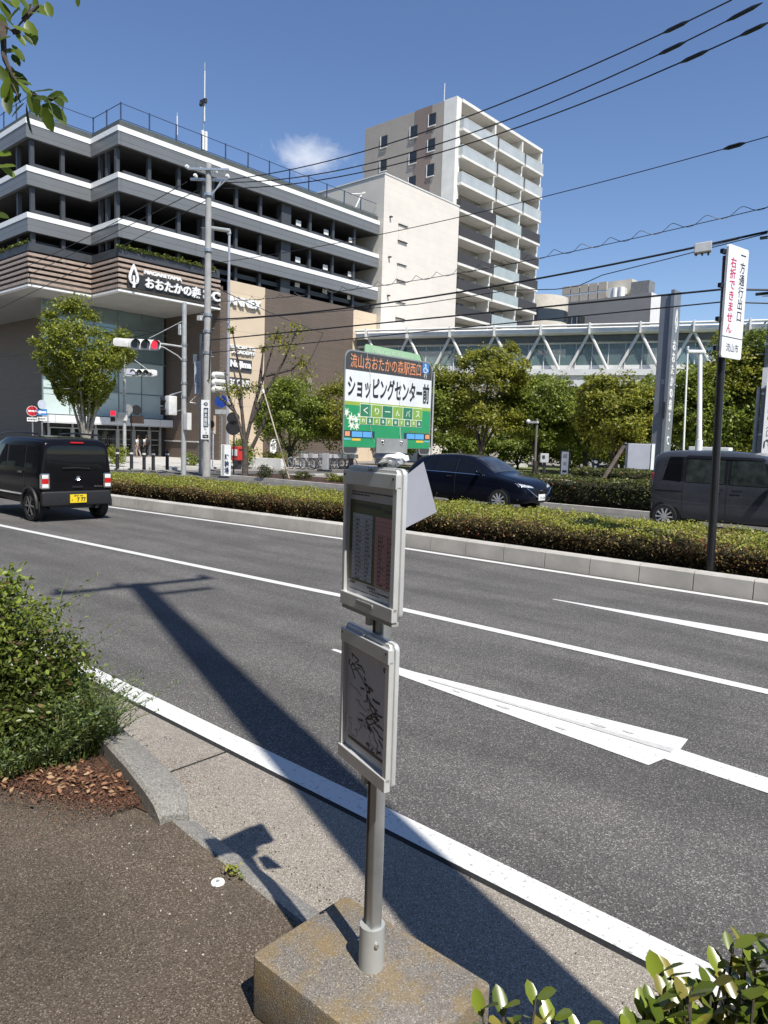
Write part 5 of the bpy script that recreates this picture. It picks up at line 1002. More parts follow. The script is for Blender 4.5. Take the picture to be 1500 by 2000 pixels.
for sy in(1,-1):
    patch('side_window',bv,[(-1.45,sy,1.04),(-1.05,sy,1.04),(-1.05,sy,1.46),(-1.38,sy,1.44)],(0,-sy,0),M_glass,kei); patch('side_window',bv,[(-.98,sy,1.04),(-.2,sy,1.04),(-.2,sy,1.48),(-.98,sy,1.47)],(0,-sy,0),M_glass,kei); patch('side_window',bv,[(-.1,sy,1.04),(.72,sy,1.04),(.42,sy,1.46),(-.1,sy,1.48)],(0,-sy,0),M_glass,kei)
    patch('door_seam',bv,[(-1.02,sy,.42),(-1.005,sy,.42),(-1.005,sy,1.5),(-1.02,sy,1.5)],(0,-sy,0),M_dark,kei,1,12,.003)
    patch('sill_cladding',bv,[(-1.1,sy,.30),(1.1,sy,.30),(1.1,sy,.46),(-1.1,sy,.46)],(0,-sy,0),kpl,kei,14,2,.012); patch('door_moulding',bv,[(-.95,sy,.50),(.95,sy,.50),(.95,sy,.53),(-.95,sy,.53)],(0,-sy,0),M_chrome,kei,10,1,.012)
    patch('door_handle',bv,[(-.95,sy,.93),(-.75,sy,.93),(-.75,sy,.965),(-.95,sy,.965)],(0,-sy,0),M_chrome,kei,3,1,.02)
    mb=MB()
    for xx in(-1.25,1.13):
        pts=[(xx+.35*math.cos(R(a)),sy*.742,.30+.36*math.sin(R(a))) for a in range(-5,186,19)]; mb.tube(pts,.032,6)
    mb.build('arch_cladding',kpl,kei,world=False,smooth=True)
    mb=MB(); mb.tube([(-1.45,sy*.60,1.645),(-1.38,sy*.60,1.70),(-.3,sy*.60,1.725),(.3,sy*.60,1.70),(.4,sy*.60,1.66)],.018,6); mb.build('roof_rail',M_black,kei,smooth=True,world=False)
    # tail lamp: chrome surround, clear-red-clear lens stack
    y0=sy*.628; mb=MB(); mb.prism(rrect(.175,.30,.03,3,y0,.80),(-1.66,0,0),(0,1,0),(0,0,1),(-1,0,0),0,.045); tl=mb.build('tail_light',M_chrome,kei,world=False,bevel=.006)
    for z0,z1,m in((.675,.745,M_clear),(.75,.845,M_red),(.85,.925,M_clear)): mb=MB(); mb.bx(-1.712,-1.70,y0-.06,y0+.06,z0,z1); mb.build('lens',m,tl,world=False,bevel=.004)
    mb=MB(); mb.bx(-1.715,-1.69,min(sy*.35,sy*.58),max(sy*.35,sy*.58),.475,.515); mb.build('reflector',mat('reflector_red',(.16,.008,.012),.25,.1,3),kei,world=False)
    mb=MB(); mb.bx(-1.70,-1.66,min(sy*.25,sy*.42),max(sy*.25,sy*.42),.335,.36); mb.build('bumper_vent',M_polegrey,kei,world=False)
    for xx in(-1.25,1.13): wheel(kei,xx,sy*.735,.30,.165,sy,mat('two_tone_rim',(.28,.28,.29),.25,.1,4,metal=.85),6)
mb=MB(); mb.bx(-1.725,-1.60,-.70,.70,.31,.60); mb.build('rear_bumper',kpl,kei,world=False,bevel=.05,smooth=True,seg=3)
mb=MB(); mb.bx(-1.745,-1.722,-.165,.165,.37,.535); pl=mb.build('number_plate',mat('plate_yellow',(.80,.58,.02),.4,.04,8),kei,world=False,bevel=.003)
kx=lambda y,z:(kei.matrix_world@Vector((0,0,0)))
def ktxt(s,par,y0,z0,w,h,m,x=-1.7465,bold=.03): # rear faces world +X: U runs along world +Y = local -Y
    return text(s,m,par,(-15.72-x,6.70-y0,z0),(0,1,0),Z,w,h,ext=.0015,bold=bold)
pk=C_('plate_ink',(.02,.03,.01))
ktxt('7 77',pl,.03,.39,.175,.085,pk); ktxt('え',pl,.145,.41,.03,.035,pk,bold=.01); ktxt('野田 580',pl,.09,.495,.18,.03,pk,bold=.01)
mb=MB(); mb.bx(-1.70,-1.685,-.13,.13,1.535,1.56); mb.build('high_brake_light',M_red,kei,world=False)
mb=MB(); mb.tube([(-1.715,.035,.87),(-1.715,-.01,.895),(-1.715,-.045,.88),(-1.715,-.01,.86),(-1.715,.02,.845),(-1.715,.045,.825),(-1.715,.005,.805),(-1.715,-.035,.83)],.011,5); mb.build('emblem',M_chrome,kei,world=False)
mb=MB(); mb.bx(-1.712,-1.69,-.11,.11,.66,.70); mb.build('tailgate_handle',M_black,kei,world=False,bevel=.006)
ktxt('HUSTLER',kei,-.34,.675,.17,.03,M_chrome,x=-1.71,bold=.02)
mb=MB(); mb.bx(-1.60,-1.5,-.5,.5,.25,.33); mb.cyl((-1.68,-.4,.27),(-1.5,-.4,.27),.03,n=8); mb.build('exhaust',M_dark,kei,world=False)
mb=MB(); mb.tube([(-1.715,-.25,1.04),(-1.72,.0,1.06),(-1.72,.3,1.055)],.008,4); mb.build('wiper',M_dark,kei,world=False)
mb=MB(); mb.cyl((-.9,0,1.66),(-1.02,0,1.8),.008,n=5); mb.build('aerial',M_dark,kei,world=False)
# navy hatchback on the far carriageway
np_=mat('car_paint_navy',(.005,.007,.015),.12,.1,2,coat=.08,spec=.14)
hb=thing('hatchback','dark navy hatchback partly hidden by the bus stop board on the far carriageway','car',(-11.72,17.20,0))
_,bv=car_body('body',[(-2.02,.5,.85,1.0,.6,.66,.5),(-1.95,.34,.93,1.16,.74,.78,.56),(-1.75,.24,.96,1.36,.81,.83,.56),(-1.3,.22,.96,1.47,.83,.845,.57),(-.55,.2,.95,1.51,.835,.847,.58),(.1,.2,.93,1.49,.835,.847,.58),(.55,.2,.92,1.34,.835,.845,.60),(.95,.2,.90,1.08,.83,.842,.66),(1.15,.2,.88,.99,.83,.838,.70),(1.6,.2,.80,.92,.81,.815,.66),(1.88,.22,.70,.82,.75,.76,.58),(2.02,.3,.58,.70,.62,.64,.5),(2.04,.38,.52,.62,.5,.52,.4)],np_,hb)
for sy in(1,-1):
    patch('side_window',bv,[(-1.42,sy,1.02),(-.98,sy,1.0),(-.92,sy,1.36),(-1.2,sy,1.33)],(0,-sy,0),M_glass,hb); patch('side_window',bv,[(-.92,sy,.99),(-.22,sy,.97),(-.2,sy,1.39),(-.86,sy,1.38)],(0,-sy,0),M_glass,hb); patch('side_window',bv,[(-.12,sy,.97),(.78,sy,.96),(.3,sy,1.31),(-.1,sy,1.39)],(0,-sy,0),M_glass,hb)
    patch('belt_trim',bv,[(-1.42,sy,.985),(.8,sy,.945),(.8,sy,.957),(-1.42,sy,.997)],(0,-sy,0),M_chrome,hb,14,1,.005); patch('door_seam',bv,[(-.18,sy,.3),(-.165,sy,.3),(-.16,sy,1.42),(-.175,sy,1.42)],(0,-sy,0),M_dark,hb,1,12,.003)
    patch('door_handle',bv,[(-.45,sy,.86),(-.25,sy,.86),(-.25,sy,.89),(-.45,sy,.89)],(0,-sy,0),M_chrome,hb,3,1,.018)
    mb=MB(); mb.sphere((.62,sy*.93,1.02),.07,.10,.065,10,7); mb.cyl((.62,sy*.8,.99),(.62,sy*.9,1.0),.02,n=6); mb.build('door_mirror',np_,hb,world=False,smooth=True)
    patch('headlight',bv,[(2.1,sy*.34,.665),(2.1,sy*.76,.70),(2.1,sy*.77,.785),(2.1,sy*.40,.715)],(-1,0,0),mat('headlight_glass',(.55,.58,.60),.08,.2,20,metal=.3,spec=.8),hb,8,4,.006)
    for xx in(-1.30,1.26):
        wheel(hb,xx,sy*.846,.30,.18,sy,M_alloy,10)
        mb=MB(); mb.cyl((xx,sy*.72,.31),(xx,sy*.832,.31),.345,n=28); mb.build('wheel_arch',M_black,hb,world=False)
patch('windscreen',bv,[(1.02,-.66,1.2),(1.02,.66,1.2),(.32,.56,1.2),(.32,-.56,1.2)],(0,0,-1),mat('windscreen_glass',(.05,.058,.065),.04,.3,3,spec=.7,col2=(.018,.02,.024)),hb,12,8); patch('grille',bv,[(2.2,-.38,.40),(2.2,.38,.40),(2.2,.42,.62),(2.2,-.42,.62)],(-1,0,0),M_black,hb,8,4,.006)
mb=MB(); mb.tube([(1.99,-.62,.665),(2.05,-.40,.52),(2.06,-.2,.43),(2.06,.2,.43),(2.05,.40,.52),(1.99,.62,.665)],.012,6); mb.build('grille_trim',M_chrome,hb,world=False,smooth=True)
mb=MB(); mb.lathe([(0,.05),(.012,.055),(.012,.04),(0,.035)],(2.055,0,.60),(1,0,0),16); mb.tube([(2.065,-.045,.615),(2.065,0,.585),(2.065,.045,.615)],.008,5); mb.build('emblem',M_chrome,hb,world=False)
mb=MB(); mb.bx(2.07,2.085,-.165,.165,.335,.50); p_=mb.build('number_plate',M_white,hb,world=False,bevel=.003)
text('17-18',C_('plate_green',(.03,.12,.06)),p_,(-11.72+2.0865,17.2-.1,.36),(0,1,0),Z,.24,.075,ext=.001,bold=.02)
# dark grey box van on the far carriageway
gp_=mat('car_paint_grey',(.058,.063,.073),.18,.1,2,coat=.8,metal=.2,spec=.4)
vn=thing('box_van','tall dark grey kei van on the far carriageway, cut off by the right edge','car',(-4.72,17.04,0))
_,bv=car_body('body',[(-1.70,.42,1.0,1.40,.58,.66,.56),(-1.68,.36,1.0,1.62,.66,.71,.60),(-1.58,.26,1.02,1.745,.71,.735,.635),(-1.2,.22,1.03,1.79,.725,.737,.65),(-.4,.22,1.03,1.80,.725,.737,.65),(.5,.22,1.03,1.79,.725,.737,.65),(.85,.22,1.02,1.62,.725,.735,.655),(1.15,.22,1.0,1.2,.72,.73,.67),(1.35,.24,.97,1.07,.71,.72,.64),(1.62,.3,.85,.97,.66,.68,.56),(1.70,.4,.7,.85,.56,.6,.5)],gp_,vn)
for sy in(1,-1):
    patch('window_band',bv,[(-1.40,sy,1.10),(.84,sy,1.06),(.66,sy,1.63),(-1.30,sy,1.63)],(0,-sy,0),M_black,vn,24,6,off=.002); patch('side_window',bv,[(-1.42,sy,1.12),(-1.02,sy,1.09),(-1.02,sy,1.62),(-1.31,sy,1.61)],(0,-sy,0),M_glass,vn,8,6,off=.006); patch('side_window',bv,[(-.92,sy,1.09),(-.12,sy,1.08),(-.12,sy,1.60),(-.92,sy,1.60)],(0,-sy,0),mat('green_car_glass',(.045,.055,.05),.04,.35,6,spec=.6,col2=(.015,.018,.017)),vn,off=.006); patch('side_window',bv,[(-.0,sy,1.08),(.78,sy,1.07),(.62,sy,1.58),(-.0,sy,1.60)],(0,-sy,0),mat('green_car_glass',(.045,.055,.05),.04,.35,6,spec=.6,col2=(.015,.018,.017)),vn,off=.006); patch('quarter_light',bv,[(.85,sy,1.06),(1.1,sy,1.06),(.82,sy,1.5),(.72,sy,1.52)],(0,-sy,0),M_glass,vn,4,4)
    patch('rain_visor',bv,[(-.92,sy,1.605),(.66,sy,1.605),(.6,sy,1.66),(-.92,sy,1.67)],(0,-sy,0),M_black,vn,12,2,.015)
    for xs in(-.97,-.06,.86): patch('door_seam',bv,[(xs,sy,.32),(xs+.012,sy,.32),(xs+.012,sy,1.62),(xs,sy,1.62)],(0,-sy,0),M_dark,vn,1,12,.003)
    patch('slide_rail',bv,[(-1.55,sy,.86),(-.98,sy,.86),(-.98,sy,.885),(-1.55,sy,.885)],(0,-sy,0),M_black,vn,6,1,.004); patch('door_handle',bv,[(-.16,sy,.94),(-.02-.14,sy,.94),(-.16+.001,sy,.97),(-.16,sy,.97)],(0,-sy,0),M_chrome,vn,2,1,.02); patch('door_handle',bv,[(.06,sy,.93),(.27,sy,.93),(.27,sy,.965),(.06,sy,.965)],(0,-sy,0),M_chrome,vn,3,1,.022); patch('door_handle',bv,[(-.32,sy,.94),(-.12,sy,.94),(-.12,sy,.97),(-.32,sy,.97)],(0,-sy,0),M_chrome,vn,3,1,.022)
    patch('window_trim',bv,[(-1.46,sy,1.08),(-1.435,sy,1.08),(-1.36,sy,1.58),(-1.38,sy,1.58)],(0,-sy,0),M_chrome,vn,1,8,.006)
    mb=MB(); mb.sphere((.82,sy*.86,1.13),.08,.11,.075,10,7); mb.cyl((.8,sy*.7,1.08),(.82,sy*.8,1.1),.022,n=6); mb.build('door_mirror',gp_,vn,world=False,smooth=True)
    mb=MB(); mb.prism(rrect(.06,.42,.03,3,sy*.66,1.05),(-1.66,0,0),(0,1,0),(0,0,1),(-1,0,0),-.03,.03); mb.build('tail_light',mat('smoked_lens',(.22,.05,.05),.15,.1,3),vn,world=False,bevel=.008)
    for xx in(-1.33,1.16):
        wheel(vn,xx,sy*.744,.285,.165,sy,M_alloy,10)
        mb=MB(); mb.cyl((xx,sy*.62,.30),(xx,sy*.731,.30),.335,n=28); mb.build('wheel_arch',M_black,vn,world=False)
mb=MB(); mb.cyl((-1.35,0,1.79),(-1.55,0,1.95),.01,.004,5); mb.build('aerial',M_dark,vn,world=False)
patch('rear_window',bv,[(-1.8,.58,1.12),(-1.8,-.58,1.12),(-1.8,-.56,1.58),(-1.8,.56,1.58)],(1,0,0),M_glass,vn,12,6)

# ------------------------------------------------------------------ poles, signals, signs
def pole_mesh(name,x,y,z0,z1,r0,r1,m,par,n=14): mb=MB(); mb.cyl((x,y,z0),(x,y,z1),r0,r1,n); return mb.build(name,m,par,smooth=True)
up_=thing('utility_pole','tall concrete utility pole with crossarms in front of the annex sign','utility pole',(-27.1,18.75,.1))
px,py=-27.1,18.75; pole_mesh('pole',px,py,0,13.25,.185,.12,M_conc,up_)
# the pole's own crossarms lie across the road direction
AX=Vector((.75,.66,0)).normalized()
for z,L_,of in((12.95,1.75,(.12,-.1)),(12.62,1.6,(-.1,.1))):
    mb=MB(); mb.obox((px+of[0],py+of[1],z),L_,.09,.09,AX,(-AX.y,AX.x,0)); mb.build('crossarm',M_galv,up_)
for s,z,q in((-.85,12.95,0),(-.35,13.0,1),(.25,12.95,1),(.85,12.62,0),(-.5,12.6,0),(.55,13.02,1)):
    mb=MB(); c=Vector((px,py,z+.05))+AX*s; e=Vector((-AX.y,AX.x,0))*(.35 if q else -.35)
    mb.cyl(c,c+e,.035,n=8)
    for k in range(3): mb.cyl(c+e*(.35+.2*k),c+e*(.42+.2*k),.075,n=10)
    mb.build('insulator',M_white,up_)
for z in(11.9,9.6,6.9,6.2,5.3): mb=MB(); mb.cyl((px,py,z),(px,py,z+.12),.19,n=14); mb.build('band',M_galv,up_)
for k in range(12):
    z=4.6+k*.6; sg=1 if k%2 else -1; mb=MB(); mb.cyl((px,py,z),(px+.3*sg*.75,py+.3*sg*.66,z),.012,n=5); mb.build('step_bolt',M_galv,up_)
for a,b in(((0,0,11.9),(.55,.5,12.6)),((0,0,11.7),(.4,.36,12.55))): mb=MB(); mb.cyl((px+a[0],py+a[1],a[2]),(px+b[0],py+b[1],b[2]),.03,n=6); mb.build('brace',M_galv,up_)
mb=MB(); mb.bx(px-.5,px-.25,py-.2,py-.02,6.75,6.95); mb.build('cable_clamp',M_offw,up_)
mb=MB(); mb.tube([(px+.16,py+.1,6.9),(px+.22,py,5.6),(px+.24,py-.05,4.2)],.03,6); mb.tube([(px-.15,py-.14,6.3),(px-.19,py-.18,5.3),(px-.1,py-.2,3.6)],.02,6); mb.build('riser_cable',M_dark,up_)
# advert plate strapped to that pole
ad=thing('pole_advert','narrow white clinic sign strapped to the concrete utility pole','sign',(px+.06,py-.2,2.4)); Ua=Vector((.77,.64,0)); Na=Vector((.64,-.77,0)); fa=Fr(Vector((px,py,1.62))+Na*.21-Ua*.19,Ua,Z)
mb=MB(); mb.prism([(0,0),(.36,0),(.36,1.7),(0,1.7)],fa.O,fa.U,fa.V,fa.N,-.02,.0); mb.build('plate',M_white,ad)
fa.rect('dark_panel',.11,.31,.52,1.36,.002,K_navy,ad,.002); text('■鈴木眼科'[1:],M_white,ad,fa.p(.135,.56,.006),fa.U,fa.V,.15,.75,vertical=True,bold=.02,ext=.001)
fa.poly('badge',[(.21+.085*math.cos(t*.4),1.52+.085*math.sin(t*.4)) for t in range(16)],.002,K_navy,ad,.002); text('目',M_white,ad,fa.p(.18,1.475,.006),fa.U,fa.V,.06,.09,ext=.001,bold=.02)
fa.rect('dark_panel',.07,.33,.05,.2,.002,C_('print_black',(.02,.022,.026)),ad,.002); fa.poly('ring_mark',[(.21+.035*math.cos(t*.5),.43+.035*math.sin(t*.5)) for t in range(12)],.002,M_polegrey,ad,.002)
text('P有',M_white,ad,fa.p(.12,.09,.006),fa.U,fa.V,.16,.07,ext=.001)
# vehicle signals
def sig_head(par,c,U,Nn,lit=2,k=1.0,n=3,vertical=False,name='signal_head'):
    """row of lamps along U facing Nn"""
    c=Vector(c);U=Vector(U).normalized();Nn=Vector(Nn).normalized();V=Z if not vertical else U.cross(Nn)
    mb=MB(); L_=.40*n*k; mb.prism([(a,b) for a,b in rrect(L_+.08*k,.42*k,.15*k,5)],c,U,V,Nn,-.10*k,.06*k); h=mb.build(name,M_offw,par,smooth=True,bevel=.01)
    for i in range(n):
        q=c+U*((i-(n-1)/2)*.40*k)
        mb=MB(); mb.cyl(q+Nn*.06*k,q+Nn*.085*k,.155*k,n=18); on=(i==lit)
        mb.build('lamp',M_redlit if on else mat('lamp_off',(.02,.025,.025),.25,.1,3),h)
        mb=MB(); vs=[];fs=[]
        for j in range(13):
            a=R(-20+220*j/12); e=U*math.cos(a)+V*math.sin(a)
            for rr,dd in((.172,.05),(.178,.36 if 15<-20+220*j/12<165 else .2)): vs.append(q+e*rr*k+Nn*dd*k)
        fs=[(2*j,2*j+2,2*j+3,2*j+1) for j in range(12)]; mb.add(vs,fs); v_=mb.build('visor',M_black if True else M_offw,h)
        mb=MB(); mb.add([x_+ (x_-q).normalized()*0.006 for x_ in map(Vector,vs)],fs); mb.build('visor_shell',M_offw,h)
    return h
Us=Vector((.81,.58,0)); Ns=Vector((.80,-.60,0)); 
s1=thing('traffic_light','traffic light showing red on an arm over the near approach, on a tall grey pole','traffic light',(-28.1,18.25,.1))
sx,sy_=-28.1,18.25; pole_mesh('pole',sx,sy_,0,7.5,.115,.10,M_polegrey,s1)
HC=Vector((-28.35,16.55,5.55)); mb=MB(); mb.tube([(sx,sy_,5.6),(-28.2,17.4,5.62),(-28.36,16.7,5.64)],.045,8); mb.tube([(sx,sy_,4.95),(-28.14,17.95,5.2),(-28.22,17.35,5.48),(-28.33,16.8,5.56)],.03,8); mb.tube([(sx,sy_,6.75),(-28.35,16.7,5.8)],.012,5); mb.build('arm',M_polegrey,s1,smooth=True)
sig_head(s1,HC+Vector((.12,-.12,-.05)),(.62,.78,0),(.92,-.39,0),2,1.0)
# crossing head behind it on the same arm
sig_head(s1,HC+Vector((-.45,-.65,.0)),(-.5,-.86,0),(-.86,.5,0),9,.8)
mb=MB(); mb.bx(sx-.35,sx-.2,sy_-.08,sy_+.06,6.15,6.6); mb.build('junction_box',M_offw,s1)
mb=MB(); mb.bx(sx+.12,sx+.42,sy_-.1,sy_+.12,2.0,2.75); mb.build('control_box',M_offw,s1,bevel=.02)
for z in(5.0,4.0,3.4,5.65): mb=MB(); mb.cyl((sx,sy_,z),(sx,sy_,z+.1),.13,n=12); mb.build('band',M_galv,s1)
# pedestrian head facing away to the left
pc=Vector((-28.45,17.75,3.05)); mb=MB(); mb.bx(pc.x-.2,pc.x+.14,pc.y-.12,pc.y+.3,pc.z-.42,pc.z+.42); ph=mb.build('pedestrian_head',M_offw,s1,bevel=.05,smooth=True)
for dz in(.2,-.22): mb=MB(); mb.obox(pc+Vector((-.30,-.10,dz-.02)),.34,.3,.24,(.8,-.4,-.45),(.4,.9,0),(.45,-.2,.85)); mb.build('visor',M_black,ph)
mb=MB(); mb.tube([(pc.x,pc.y,3.5),(sx,sy_,3.7)],.03,6); mb.tube([(pc.x,pc.y+.2,2.75),(sx,sy_,2.9)],.03,6); mb.build('bracket',M_galv,s1)
s2=thing('traffic_light','smaller unlit traffic light seen edge-on, on the pole left of the red signal','traffic light',(-38.5,21.15,.06))
x2,y2=-38.5,21.15; pole_mesh('pole',x2,y2,0,6.4,.10,.085,M_polegrey,s2)
mb=MB(); mb.tube([(x2,y2,5.0),(-38.1,21.7,5.0),(-37.5,22.3,5.2)],.04,7); mb.tube([(x2,y2,6.3),(-37.6,22.2,5.3)],.012,5); mb.build('arm',M_polegrey,s2)
sig_head(s2,(-37.75,22.0,5.2),(.75,.66,0),(-.25,-.97,0),9,.92)
mb=MB(); mb.obox((-38.25,21.4,5.25),.5,.03,.32,(.75,.66,0),(-.66,.75,0)); mb.build('street_name_plate',mat('plate_lilac',(.55,.57,.68),.4,.05,5),s2)
mb=MB(); mb.bx(x2-.32,x2-.14,y2-.15,y2,5.5,6.0); mb.build('junction_box',M_offw,s2)
# pedestrian signal with red figure lit, facing us
c2=Vector((-38.95,20.75,2.72)); mb=MB(); mb.obox(c2,.36,.28,.72,(.72,.69,0),(.69,-.72,0)); ph=mb.build('pedestrian_head',M_offw,s2,bevel=.06,smooth=True)
for dz,m in((.17,M_redlit),(-.17,M_dark)): mb=MB(); mb.obox(c2+Vector((.10,-.11,dz)),.24,.02,.24,(.72,.69,0),(.69,-.72,0)); mb.build('lamp',m,ph)
mb=MB(); mb.obox(c2+Vector((.42,.33,.0)),.5,.3,.5,(.72,.69,0),(.69,-.72,0)); mb.build('pedestrian_head',M_offw,s2,bevel=.06,smooth=True)
# side-on pedestrian/vehicle head right of the utility pole
s3=thing('traffic_light','white three-lamp signal seen from the side, right of the concrete pole','traffic light',(-26.75,19.05,3.6))
mb=MB(); mb.bx(-27.02,-26.82,18.9,19.06,3.62,4.55)
mb.v=mb.v[:0];mb.f=[];mb.mi=[]
for k in range(3): mb.sphere((-26.93,19.0,3.78+.31*k),.12,.14,.16,10,7)
mb.obox((-26.9,19.03,4.1),.12,.12,.85); mb.build('signal_head',M_offw,s3,smooth=True)
for k in range(3): mb=MB(); mb.cyl((-26.9,19.05,3.82+.31*k),(-26.55,19.35,3.80+.31*k),.13,.13,12,False); mb.build('visor',M_offw,s3)
mb=MB(); mb.tube([(-26.96,18.98,4.0),(-27.1,18.75,4.0)],.03,6); mb.build('bracket',M_galv,s3)
# slim pole with street-name plate
t=thing('sign_pole','slim grey pole carrying a tall pale street-name plate, left of the concrete pole','sign pole',(-28.3,19.25,.1)); pole_mesh('pole',-28.3,19.25,0,6.3,.075,.06,M_polegrey,t)
f4=Fr(Vector((-28.42,19.05,3.65)),(.77,.64,0),Z); f4.rect('plate',-.05,.30,0,1.45,0,mat('plate_silver',(.50,.52,.55),.4,.05,5,metal=.2),t,.03); text('おおたかの森通り',mat('plate_blue_grey',(.16,.18,.25),.5,.1,4),t,f4.p(.06,.12,.032),f4.U,f4.V,.13,1.2,vertical=True,ext=.001)
mb=MB(); mb.tube([(-28.3,19.25,3.2),(-28.62,18.9,3.25)],.03,6); mb.tube([(-28.3,19.25,3.75),(-28.62,18.9,3.28)],.012,5); mb.build('arm',M_offw,t); mb=MB(); mb.bx(-28.55,-28.42,19.0,19.12,5.0,5.4); mb.build('junction_box',M_offw,t)
# street lamp behind
t=thing('street_lamp','slim grey street lamp with a flat head behind the concrete pole','street lamp',(-31.0,22.7,.1)); pole_mesh('pole',-31.0,22.7,0,11.9,.10,.06,mat('lamp_grey',(.42,.42,.45),.4,.06,4,metal=.3),t); mb=MB(); mb.obox((-31.45,22.35,12.1),1.25,.32,.14,(.77,.62,-.12),(-.62,.77,0),(.1,.08,.99)); mb.build('lamp_head',M_polegrey,t,bevel=.04,smooth=True); mb=MB(); mb.cyl((-31,22.7,11.85),(-31.05,22.66,12.1),.1,n=10); mb.build('joint',M_polegrey,t)
t=thing('bicycle_sign','tall white bicycle parking board beside the pruned tree','sign',(-25.55,18.85,.1)); f5=Fr(Vector((-25.83,18.62,.1)),(.77,.64,0),Z); f5.rect('board',0,.42,0,1.33,0,M_white,t,.05); f5.rect('edge_panel',.03,.14,.02,1.31,.052,M_polegrey,t,.001); text('駐輪場',C_('sign_ink_blue',(.03,.05,.12)),t,f5.p(.15,.08,.053),f5.U,f5.V,.2,.85,vertical=True,bold=.03,ext=.001)
t=thing('post_box','red post box behind the pruned tree trunk','post box',(-32.6,24.6,0)); mb=MB(); mb.bx(-32.95,-32.25,24.3,24.85,.5,1.25); mb.build('box',mat('post_red',(.50,.035,.03),.4,.08,4),t,bevel=.03); mb=MB(); mb.bx(-32.7,-32.4,24.45,24.7,0,.5); mb.build('foot',M_dark,t); mb=MB(); mb.bx(-32.7,-32.28,24.27,24.298,.75,1.1); mb.build('notice',M_white,t); mb=MB(); mb.bx(-32.245,-32.235,24.4,24.75,1.05,1.12); mb.build('slot',M_black,t)
t=thing('round_sign','blue round traffic sign with a plate below, right of the side-on signal','traffic sign',(-30.2,21.75,.1)); pole_mesh('pole',-30.2,21.78,0,3.8,.035,.035,M_galv,t); mb=MB(); c=Vector((-30.2,21.72,3.5)); mb.cyl(c,c+Vector((.66,-.75,0)).normalized()*.02,.31,n=24); mb.build('disc',mat('sign_blue',(.02,.06,.30),.35,.1,4),t); mb=MB(); mb.obox((-30.18,21.7,2.98),.55,.02,.22,(.75,.66,0),(-.66,.75,0)); mb.build('plate',M_polegrey,t)
t=thing('notice_sign','small tan notice with a dark round picture on a white post','sign',(-33.8,23.8,0)); pole_mesh('post',-33.8,23.8,0,2.0,.04,.04,M_white,t); f6=Fr(Vector((-33.99,23.63,1.9)),(.77,.64,0),Z); f6.rect('board',0,.42,0,1.0,0,mat('notice_tan',(.48,.34,.23),.6,.08,4),t,.03); f6.poly('picture',[(.21+.14*math.cos(k*.4),.52+.2*math.sin(k*.4)) for k in range(16)],.031,M_dark,t,.002); f6.rect('caption',.06,.36,.06,.16,.031,M_offw,t,.002)
t=thing('marker_post','plain thin white post right of the tan notice','post',(-32.3,22.4,0)); pole_mesh('post',-32.3,22.4,0,3.4,.05,.05,M_white,t,8); mb=MB(); mb.sphere((-32.3,22.4,3.4),.055); mb.build('cap',M_white,t)
t=thing('traffic_sign','two dark round sign backs on a black post left of the pruned tree','traffic sign',(-27.95,20.85,.1)); pole_mesh('post',-27.95,20.85,0,2.9,.035,.035,M_black,t); 
for z,r_ in((2.62,.3),(2.18,.34)): mb=MB(); c=Vector((-27.95,20.8,z)); mb.cyl(c,c+Vector((.016,-.018,0)),r_,n=20); mb.build('disc',M_dark,t)
t=thing('traffic_sign','dark round sign back over a brown board, right of the small signal pole','traffic sign',(-38.95,21.9,0)); pole_mesh('post',-39.0,21.85,0,3.0,.035,.035,M_black,t); mb=MB(); c=Vector((-38.8,22.05,3.12)); mb.cyl(c,c+Vector((.016,-.018,0)),.30,n=20); mb.build('disc',M_dark,t); mb=MB(); mb.obox((-38.8,22.08,2.58),.82,.03,.42,(.77,.64,0),(-.64,.77,0)); mb.build('board',mat('board_brown',(.05,.032,.025),.6,.1,4),t); mb=MB(); c=Vector((-39.2,21.75,3.12)); mb.cyl(c,c+Vector((-.3,.9,0)).normalized()*.02,.33,n=20); mb.build('disc',M_polegrey,t); mb=MB(); mb.tube([(-39,21.85,3.1),(-38.8,22.05,3.1)],.02,5); mb.build('bracket',M_dark,t)
t=thing('no_entry_sign','red no-entry sign with a small white plate, above the black wagon','traffic sign',(-47.4,19.75,.06)); c=Vector((-47.48,19.82,3.0)); nn=Vector((.9,-.4,0)).normalized(); uu=Vector((.4,.9,0)).normalized(); pole_mesh('post',-47.53,19.85,0,3.3,.04,.04,M_galv,t); mb=MB(); mb.cyl(c,c+nn*.02,.33,n=24); mb.build('rim',M_white,t); mb=MB(); mb.cyl(c+nn*.021,c+nn*.025,.305,n=24); mb.build('disc',mat('sign_red',(.55,.02,.03),.4,.08,4),t); mb=MB(); mb.obox(c+nn*.028,.46,.004,.1,uu,nn); mb.build('bar',M_white,t); mb=MB(); mb.obox(c+nn*.02-Z*.53,.62,.02,.24,uu,nn); p_=mb.build('plate',M_white,t); text('自転車を除く',K_txt,p_,c+nn*.034-Z*.59-uu*.26,uu,Z,.52,.12,ext=.001,bold=.02)
